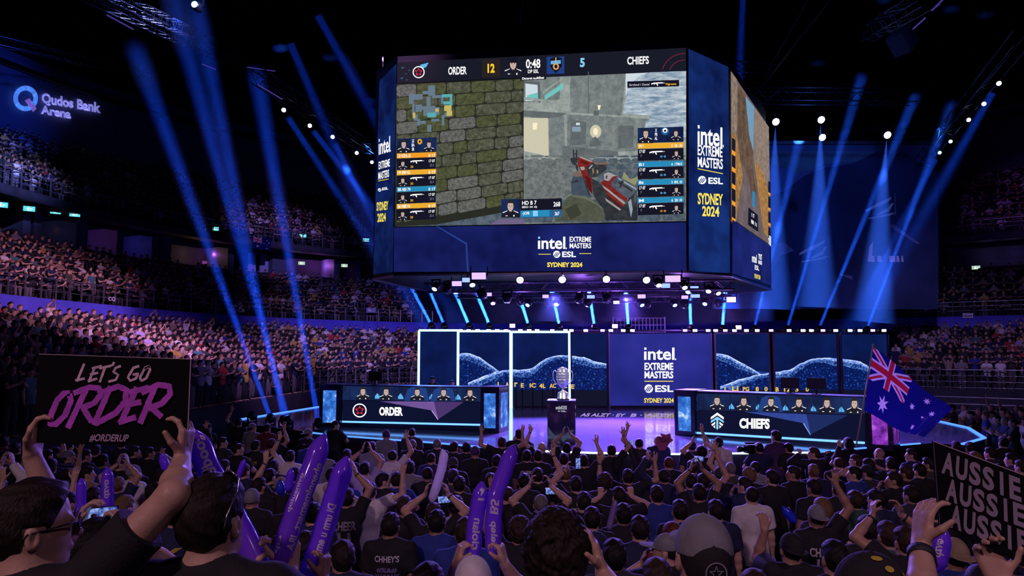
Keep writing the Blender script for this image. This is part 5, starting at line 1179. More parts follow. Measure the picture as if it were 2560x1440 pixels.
V3 = lambda *a: np.array(a, float)
def unit(v): v = np.asarray(v, float); return v / (np.linalg.norm(v) + 1e-9)
def ik(S0, T, l1, l2, hint):
    """elbow between the shoulder S0 and the wrist T; returns elbow, reached wrist"""
    d = T - S0; D = np.linalg.norm(d); u = unit(d); D2 = min(D, (l1 + l2) * .995); T2 = S0 + u * D2 if D > D2 else T
    a = (l1 * l1 - l2 * l2 + D2 * D2) / (2 * D2); h = math.sqrt(max(l1 * l1 - a * a, 0)); w_ = hint - u * (hint @ u)
    return S0 + u * a + unit(w_) * h, T2
UA, FA = .30, .265
def hand_prims(wrist, d, pn, side, curl=.35, spread=.10, thumb=.5, k=1.0):
    """palm, four jointed fingers of different length and a thumb; d: direction of the hand, pn: palm normal"""
    d = unit(d); pn = unit(pn - d * (pn @ d)); ac = np.cross(d, pn) * side     # ac points to the thumb side
    P = []
    for q in (-.028, -.010, .010, .028): P.append(('c', wrist + d * .012 * k + ac * q * .75 * k, wrist + d * .088 * k + ac * q * k, .015 * k, .0125 * k, .012 * k))
    for q, L, sp in ((.030, .072, 1.0), (.010, .082, .35), (-.011, .077, -.35), (-.031, .060, -1.1)):
        b = wrist + d * .090 * k + ac * q * k; u = unit(d + ac * sp * spread)
        ang = curl
        for j, (fr, r0, r1) in enumerate(((.46, .0098, .0090), (.30, .0090, .0083), (.24, .0083, .0070))):
            u2 = unit(u * math.cos(ang) + pn * math.sin(ang)); e = b + u2 * L * fr * k
            P.append(('c', b, e, r0 * k, r1 * k, .004 * k)); b = e; ang += curl * 1.15
    b = wrist + d * .030 * k + ac * .030 * k; u = unit(d * .62 + ac * .80 + pn * thumb * .6); e = b + u * .045 * k; P.append(('c', b, e, .0135 * k, .0115 * k, .012 * k))
    u = unit(u + d * .35 + pn * thumb * .5 - ac * .15); e2 = e + u * .036 * k; P.append(('c', e, e2, .0108 * k, .0085 * k, .004 * k))
    return P
def frame(yaw, pitch, roll=0.0):
    return np.array(Matrix.Rotation(yaw, 3, 'Z') @ Matrix.Rotation(pitch, 3, 'X') @ Matrix.Rotation(roll, 3, 'Y'))
HEADC = V3(0, .012, 1.628)
POSES = {   # wrist target, elbow hint, hand direction, palm normal, curl   for the right side (x > 0); the left mirrors it
    'down': ((.25, .06, .87), (.3, -1, 0), (0, .15, -1), (-1, 0, 0), .30),
    'clap': ((.055, .31, 1.29), (1, -.3, -.6), (-.25, .35, .9), (-1, 0, 0), .10),
    'hold': ((.10, .30, 1.22), (1, -.3, -.6), (-.6, .7, .2), (-.3, 0, 1), .55),
    'over': ((.075, .13, 1.93), (1, -.1, .0), (-.25, .05, 1), (-1, 0, 0), .15),
    'up': ((.24, .07, 1.96), (1, -.2, 0), (.05, .05, 1), (0, 1, 0), .22),
    'vee': ((.42, .06, 1.86), (1, -.2, -.3), (.15, .0, 1), (-.2, 1, 0), .25),
    'film': ((.13, .26, 1.80), (1, 0, -.3), (-.25, .25, 1), (-1, .0, 0), .45),
    'face': ((.10, .20, 1.50), (1, 0, -.7), (-.35, -.1, .9), (-.6, -.7, 0), .55),
    'fist': ((.20, .16, 1.62), (1, 0, -.5), (-.1, .1, 1), (0, 1, 0), 1.0),
    'beside': ((.14, .20, 1.74), (.1, -.3, -1), (.05, .1, 1), (.2, 1, 0), .6),
    'grip': ((.22, .14, 1.90), (1, -.2, -.2), (0, .1, 1), (-1, .3, 0), .85),
}
def arm_points(side, spec):
    tgt, hint, hd, pn, curl = spec; m = V3(side, 1, 1); tgt = np.array(tgt, float) * m; raised = np.clip((tgt[2] - 1.35) / .5, 0, 1)
    sh = V3(side * (.185 - .03 * raised), 0.0, 1.435 + .055 * raised)
    el, wr = ik(sh, tgt, UA, FA, np.array(hint, float) * m)
    return sh, el, wr, np.array(hd, float) * m, np.array(pn, float) * m, curl
def torso_prims(f, g=0.0, k=.05):
    f.ell((0, 0, .95), (.165 + g, .112 + g, .14 + g), k); f.ell((0, .005, 1.10), (.150 + g, .102 + g, .18 + g), k); f.ell((0, 0, 1.29), (.182 + g, .112 + g, .18 + g), k)
    f.ell((0, -.035, 1.34), (.15 + g, .085 + g, .13 + g), k)
    for s in (-1, 1): f.cone((s * .03, -.012, 1.50), (s * .165, -.005, 1.435), .050 + g, .056 + g, k)
def head_prims(f, hc, R, fine):
    T = lambda x, y, z: hc + R @ V3(x, y, z)
    f.ell(T(0, -.012, .028), (.078, .096, .092), .02, R); f.ell(T(0, .018, -.035), (.064, .076, .080), .04, R); f.cone(T(0, .062, -.088), T(0, .050, -.080), .022, .026, .03)
    f.cone(T(-.03, .045, -.078), T(.03, .045, -.078), .022, .022, .03)
    f.cone(T(0, .096, .012), T(0, .112, -.024), .0085, .0125, .012)                          # nose
    f.cone(T(-.034, .082, .024), T(.034, .082, .024), .011, .011, .018)                      # brow
    f.cone(T(-.017, .090, -.056), T(.017, .090, -.056), .0085, .0085, .010)                  # lips
    for s in (-1, 1):
        f.ell(T(s * .031, .093, .008), (.014, .010, .009), .008, R, 'cut')
        f.ell(T(s * .031, .080, .008), (.012, .012, .012), .004, R)
        f.ell(T(s * .082, -.008, -.006), (.011, .020, .032), .008, R)                        # ear
        if fine: f.ell(T(s * .091, -.004, -.002), (.006, .011, .019), .006, R, 'cut')
def body_field(armR, armL, yaw, pitch, h, fine=False, zlo=-.02, legs=True):
    pts = [a[2] for a in (armR, armL)] + [a[1] for a in (armR, armL)]
    lo = np.minimum(np.min(pts, 0) - .24, V3(-.30, -.24, zlo)); hi = np.maximum(np.max(pts, 0) + .24, V3(.30, .24, 1.80)); lo[2] = zlo
    f = Field(lo, hi, h); torso_prims(f)
    f.cone((0, -.012, 1.46), (0, .004, 1.585), .060, .055, .04)
    R = frame(yaw, pitch); head_prims(f, HEADC, R, fine)
    for side, (sh, el, wr, hd, pn, curl) in ((1, armR), (-1, armL)):
        f.cone(sh, el, .058, .043, .04); f.cone(el, el + (wr - el) * .35, .044, .043, .02); f.cone(el + (wr - el) * .35, wr, .043, .027, .02)
        for q in hand_prims(wr, hd, pn, side, curl): f.cone(*q[1:])
    if legs:
        for s in (-1, 1): f.cone((s * .09, 0, .92), (s * .105, .015, .50), .088, .056, .04); f.cone((s * .105, .015, .50), (s * .11, -.01, .09), .056, .036, .03); f.cone((s * .11, -.03, .035), (s * .125, .15, .025), .035, .030, .03)
    else: f.half(2, zlo + .03)
    return f
def to_mesh(f, name, smooth=True):
    V, Q = f.mesh(); return np_mesh(name, V, Q, None, smooth)
def sleeve(f, arm, g, long_):
    sh, el, wr = arm[:3]
    if long_:
        f.cone(sh, el, .060 + g, .050 + g, .04); f.cone(el, el + (wr - el) * .93, .050 + g, .036 + g, .03, flat=True)
    else: f.cone(sh, sh + (el - sh) * .62, .062 + g, .064 + g * 1.3, .035, flat=True)
def shirt_field(armR, armL, h, kind, seed=0, zlo=.80):
    long_ = kind in ('long', 'hood'); g = .020 if kind == 'hood' else .014
    pts = [a[2] for a in (armR, armL)] + [a[1] for a in (armR, armL)]
    lo = np.minimum(np.min(pts, 0) - .1, V3(-.30, -.24, zlo - .04)); hi = np.maximum(np.max(pts, 0) + .1, V3(.30, .24, 1.62)); lo[2] = zlo - .04
    f = Field(lo, hi, h); torso_prims(f, g)
    f.cone((0, 0, 1.0), (0, 0, zlo - .1), .150 + g, .150 + g, .08)
    for arm in (armR, armL): sleeve(f, arm, g, long_)
    f.ripple(.0045, 17, 9, 11, seed); f.ripple(.0025, 34, 21, 17, seed + 2)
    f.half(2, zlo)
    if kind == 'hood':
        f.cone((-.07, -.05, 1.49), (.07, -.05, 1.49), .050, .050, .04); f.ell((0, -.095, 1.43), (.10, .045, .085), .04)
        f.cone((.06, -.03, 1.51), (0, .07, 1.47), .032, .025, .03); f.cone((-.06, -.03, 1.51), (0, .07, 1.47), .032, .025, .03)
    f.ell((0, .02, 1.56), (.072, .082, .075), 0.0, None, 'cut')
    return f
def trousers_field(h):
    f = Field((-.26, -.2, .03), (.26, .22, 1.02), h); g = .016
    f.ell((0, 0, .92), (.158 + g, .108 + g, .12), .04)
    for s in (-1, 1): f.cone((s * .09, 0, .90), (s * .108, .015, .48), .094 + g, .066 + g, .03); f.cone((s * .108, .015, .48), (s * .112, -.01, .07), .066 + g, .056 + g, .02)
    f.ripple(.004, 13, 17, 19, .6); f.half(2, .055); f.half(2, .99, False); return f
def shoes_field(h):
    f = Field((-.22, -.16, -.02), (.22, .28, .14), h)
    for s in (-1, 1): f.cone((s * .112, -.04, .045), (s * .128, .155, .035), .045, .040, .02); f.cone((s * .112, -.02, .05), (s * .112, -.02, .10), .045, .044, .02)
    f.half(2, 0.0); return f
# hair and headwear, in head space
def hair_field(kind, h=.006):
    f = Field((-.16, -.19, -.30 if kind == 'long' else -.14), (.16, .19, .19), h)
    g = {'crop': .008, 'short': .016, 'thick': .026, 'curly': .030, 'long': .020, 'thin': .005}[kind]
    f.ell((0, -.014, .030), (.078 + g * (.55 if kind == 'short' else 1), .097 + g * .8, .093 + g), .02)
    if kind in ('short', 'thick', 'curly', 'long'): f.ell((0, .02, .085), (.062 + g * .5, .072, .042 + g * .6), .03)
    if kind == 'long': f.cone((0, -.075, .0), (0, -.085, -.24), .082, .060, .04)
    x, y, z = f.grid(); X, Y, Z = x[:, None, None], y[None, :, None], z[None, None, :]
    if kind == 'curly': f.F += (.010 * np.sin(62 * X + 3 * np.sin(31 * Z)) * np.sin(58 * Y + 2 * np.sin(40 * X)) * np.sin(60 * Z) + .0045 * np.sin(150 * X + 3 * np.sin(70 * Y)) * np.sin(140 * Z + 2 * np.sin(90 * X + 60 * Y))).astype(np.float32)
    elif kind in ('thick', 'short'): f.F += (.0035 * np.sin(90 * X + 4 * np.sin(30 * Z)) * np.sin(50 * Y + 30 * Z)).astype(np.float32)
    line = Y - (.028 + .62 * np.clip(Z - .005, -.05, .2))                 # face in front of this stays bare
    nape = (-.070 if kind != 'crop' else -.055) + .5 * np.clip(Y + .06, 0, .06) - Z          # hair ends at the nape, higher by the ears
    if kind == 'long': nape = np.where(Y < -.02, -9.0, nape) + 0 * Z
    ear = np.where((np.abs(X) > .062) & (np.abs(Y + .004) < .026) & (Z < .028), .01, -.05)
    if kind == 'thin': line = np.maximum(line, .048 - np.sqrt(X ** 2 + (Y + .01) ** 2) - np.where(Z > .05, 0, 9))
    f.F = np.maximum(np.maximum(f.F, line), np.maximum(nape, ear)).astype(np.float32); return f
def cap_field(brim, h=.006):
    f = Field((-.17, -.24, -.06), (.17, .25, .19), h)
    f.ell((0, -.012, .030), (.090, .112, .112), .01)
    x, y, z = f.grid(); X, Y, Z = x[:, None, None], y[None, :, None], z[None, None, :]
    f.F = np.maximum(f.F, (.022 - .10 * Y * (1 if brim > 0 else -1) - Z)).astype(np.float32)
    f.F += (.0022 * np.clip(1 - np.abs(np.sin(3 * np.arctan2(X, Y + .012))) / .12, 0, 1) * (np.sqrt(X ** 2 + (Y + .012) ** 2) > .014)).astype(np.float32)
    f.cone((0, -.012, .138), (0, -.012, .143), .008, .006, .003)
    if brim:
        B = Field((-.17, -.24, -.06), (.17, .25, .19), h); B.ell((0, brim * .115, .030), (.078, .095, .010), .005); f.F = np.minimum(f.F, B.F)
    return f
def beanie_field(h=.006):
    f = Field((-.16, -.18, -.06), (.16, .18, .2), h); f.ell((0, -.014, .035), (.092, .112, .115), .01); f.ripple(.002, 120, 120, 40); f.half(2, -.005); f.cone((-.06, 0, .0), (.06, 0, .0), .0, .0, .01); return f
ME = {}
def cached(key, fn):
    if key not in ME:
        ME[key] = fn(); ME[key].materials.append(None)
    return ME[key]
M_hair = {n: mat('hair ' + n, tuple(q * .75 for q in c), .6, bump=.35, bscale=260, noise=.4, nscale=90, spec=.3) for n, c in (('black', (.010, .008, .008)), ('dark', (.020, .014, .011)), ('brown', (.050, .028, .016)), ('blond', (.22, .13, .055)), ('grey', (.22, .21, .21)), ('red', (.13, .035, .016)))}
for m_ in M_hair.values():
    nt_ = m_.node_tree; mp_ = nt_.nodes.new('ShaderNodeMapping'); mp_.inputs['Scale'].default_value = (1, .35, .16); tc_ = [n for n in nt_.nodes if n.type == 'TEX_COORD'][0]; nt_.links.new(tc_.outputs['Object'], mp_.inputs['Vector'])
    for n in nt_.nodes:
        if n.type == 'TEX_NOISE': nt_.links.new(mp_.outputs['Vector'], n.inputs['Vector'])
M_skin = [mat('skin %s' % n, c, .5, bump=.08, bscale=60, noise=.08, nscale=20) for n, c in (('fair', (.58, .36, .27)), ('medium', (.48, .28, .20)), ('tan', (.36, .20, .13)), ('deep', (.12, .062, .042)))]
CL_ = {'black': (.012, .012, .016), 'charcoal': (.035, .035, .042), 'navy': (.014, .020, .070), 'blue': (.020, .045, .30), 'white': (.72, .70, .72), 'grey': (.22, .22, .25), 'maroon': (.14, .025, .04), 'red': (.42, .03, .04), 'olive': (.060, .060, .042), 'green': (.035, .095, .085), 'lavender': (.40, .34, .56), 'purple': (.06, .03, .10), 'yellow': (.50, .34, .06), 'tan': (.30, .22, .14), 'teal': (.06, .16, .20), 'pink': (.50, .22, .30)}
M_cloth = {n: mat('cloth ' + n, c, .85, noise=.12, nscale=14, bump=.15, bscale=90) for n, c in CL_.items()}
M_denim = mat('trouser dark', (.018, .020, .032), .85, noise=.2, nscale=20); M_shoe = mat('shoe', (.03, .03, .035), .6); M_khaki = mat('trouser grey', (.13, .12, .13), .85)
def plaid():
    m = mat('cloth plaid', (.05, .06, .30), .85); nt = m.node_tree; b = nt.nodes['Principled BSDF']; tc = nt.nodes.new('ShaderNodeTexCoord'); facs = []
    for ax in ('X', 'Z'):
        wv = nt.nodes.new('ShaderNodeTexWave'); wv.bands_direction = ax; wv.inputs['Scale'].default_value = 5.5; nt.links.new(tc.outputs['Object'], wv.inputs['Vector']); facs.append(wv)
    mu = nt.nodes.new('ShaderNodeMath'); mu.operation = 'ADD'; nt.links.new(facs[0].outputs['Fac'], mu.inputs[0]); nt.links.new(facs[1].outputs['Fac'], mu.inputs[1])
    r = nt.nodes.new('ShaderNodeValToRGB'); r.color_ramp.elements[0].color = (.008, .008, .02, 1); r.color_ramp.elements[0].position = .45; r.color_ramp.elements[1].color = (.16, .17, .60, 1); r.color_ramp.elements[1].position = .9
    h = nt.nodes.new('ShaderNodeMath'); h.operation = 'MULTIPLY'; h.inputs[1].default_value = .5; nt.links.new(mu.outputs[0], h.inputs[0]); nt.links.new(h.outputs[0], r.inputs['Fac']); nt.links.new(r.outputs['Color'], b.inputs['Base Color']); return m
M_cloth['plaid'] = plaid()
def slot(o, m):
    o.material_slots[0].link = 'OBJECT'; o.material_slots[0].material = m
def arms_of(pose):
    """'up' both arms; 'up/down' right/left"""
    r, _, l = pose.partition('/'); l = l or r
    return arm_points(1, POSES[r]), arm_points(-1, POSES[l])
HAIRK = {'dark': ('short', 'dark'), 'black': ('short', 'black'), 'brown': ('short', 'brown'), 'crop': ('crop', 'dark'), 'blond': ('short', 'blond'), 'grey': ('crop', 'grey'), 'red': ('crop', 'red'), 'curly brown': ('curly', 'brown'), 'curly blond': ('curly', 'blond'), 'curly dark': ('curly', 'dark'), 'long blond': ('long', 'blond'), 'long dark': ('long', 'black'), 'balding': ('thin', 'brown'), 'thick': ('thick', 'black')}
NP = [0]
def person(loc, pose='down', yaw=0.0, pitch=.06, shirt='black', kind='tee', hair='dark', skin=0, facing=0.0, scale=1.0, h=.0085, legs=True, mirror=False, trouser=None, cap_col=None):
    """a standing person; feet at loc, facing +Y turned by facing; returns the body"""
    A = arms_of(pose); low = h > .012; ykey = round(yaw, 2)
    me = cached(('body', pose, ykey, h), lambda: to_mesh(body_field(*A, yaw, pitch, h), 'person'))
    o = bpy.data.objects.new('person', me); C.objects.link(o); o.location = loc; o.rotation_euler = (0, 0, facing); o.scale = (-scale if mirror else scale, scale, scale); slot(o, M_skin[skin])
    NP[0] += 1
    sd = 0 if low else NP[0] % 3
    c = link('hoodie' if kind == 'hood' else 'shirt', cached(('shirt', pose, kind, h, sd), lambda: to_mesh(shirt_field(*A, h, kind, sd * 1.7), 'shirt')), None, o); slot(c, M_cloth[shirt])
    if legs:
        c = link('trousers', cached(('trousers', h), lambda: to_mesh(trousers_field(max(h, .011)), 'trousers')), None, o); slot(c, trouser or M_denim)
        if not low: c = link('shoes', cached(('shoes', h), lambda: to_mesh(shoes_field(.011), 'shoes')), None, o); slot(c, M_shoe)
    headwear(o, hair, yaw, pitch, .006 if not low else .011, cap_col)
    return o
def headwear(o, hair, yaw, pitch, h, cap_col=None, hc=None):
    M4 = Matrix.Translation(Vector(HEADC if hc is None else hc)) @ Matrix(frame(yaw, pitch).tolist()).to_4x4()
    if hair.startswith('cap'):
        _, br, col = hair.split(); b = {'front': 1, 'back': -1}[br]
        c = link('cap', cached(('cap', b, h), lambda: to_mesh(cap_field(b, h), 'cap')), None, o); c.matrix_local = M4; slot(c, M_cloth[col]); c = link('hair', cached(('hair', 'crop', h), lambda: to_mesh(hair_field('crop', h), 'hair')), None, o); c.matrix_local = M4; slot(c, M_hair['dark'])
    elif hair.startswith('beanie'):
        c = link('beanie', cached(('beanie', h), lambda: to_mesh(beanie_field(h), 'beanie')), None, o); c.matrix_local = M4; slot(c, M_cloth[hair.split()[1]])
    elif hair != 'bald':
        k, col = HAIRK[hair]; c = link('hair', cached(('hair', k, h), lambda: to_mesh(hair_field(k, h), 'hair')), None, o); c.matrix_local = M4; slot(c, M_hair[col])
def back_print(o, lines, z0, z1, hw, m, name='back_print'):
    """letters lying on the back of the shirt"""
    sh = [c for c in o.children if c.name.startswith(('shirt', 'hoodie'))][0]; me = sh.data
    bv = BVHTree.FromPolygons([v.co for v in me.vertices], [p.vertices for p in me.polygons]); mb = MB(); n = len(lines)
    for i, (t, wd) in enumerate(lines):
        a, b = z1 - (z1 - z0) * i / n, z1 - (z1 - z0) * (i + .82) / n
        text_to(mb, t, lambda u, v: Vector((-hw * wd + 2 * hw * wd * u, -.5, b + (a - b) * v)), .03)
    bm = bmesh.new(); bm.from_mesh(mb.mesh('t')); bmesh.ops.triangulate(bm, faces=bm.faces[:]); 
    for _ in range(3):
        es = [e for e in bm.edges if e.calc_length() > .02]
        if es: bmesh.ops.subdivide_edges(bm, edges=es, cuts=1); bmesh.ops.triangulate(bm, faces=bm.faces[:])
    for v in bm.verts:
        hit = bv.ray_cast(Vector((v.co.x, -.6, v.co.z)), Vector((0, 1, 0)))[0]
        if hit: v.co.y = hit.y - .004
    mm = bpy.data.meshes.new(name); bm.to_mesh(mm); bm.free(); link(name, mm, m, sh)
# ================================================================ THE FLOOR AUDIENCE
def ytop(d, hgt=1.765): return 720 - F * ((lambda u: u)(((rake(d) + hgt - CZ) * math.cos(TH) - d * math.sin(TH)) / (d * math.cos(TH) + (rake(d) + hgt - CZ) * math.sin(TH))))
_D = np.linspace(4.2, 22, 400); _Y = np.array([ytop(d) for d in _D])
def d_for_y(y): return float(np.interp(-y, -_Y, _D))
EP = [proj((x, y, SZ)) + (y,) for x, y in edge[:14]]
def stage_limit(px):
    b = 99
    for (x0, _, d0), (x1, _, d1) in zip(EP, EP[1:]):
        if min(x0, x1) <= px <= max(x0, x1) and x0 != x1: b = min(b, d0 + (d1 - d0) * (px - x0) / (x1 - x0))
    return b - .45
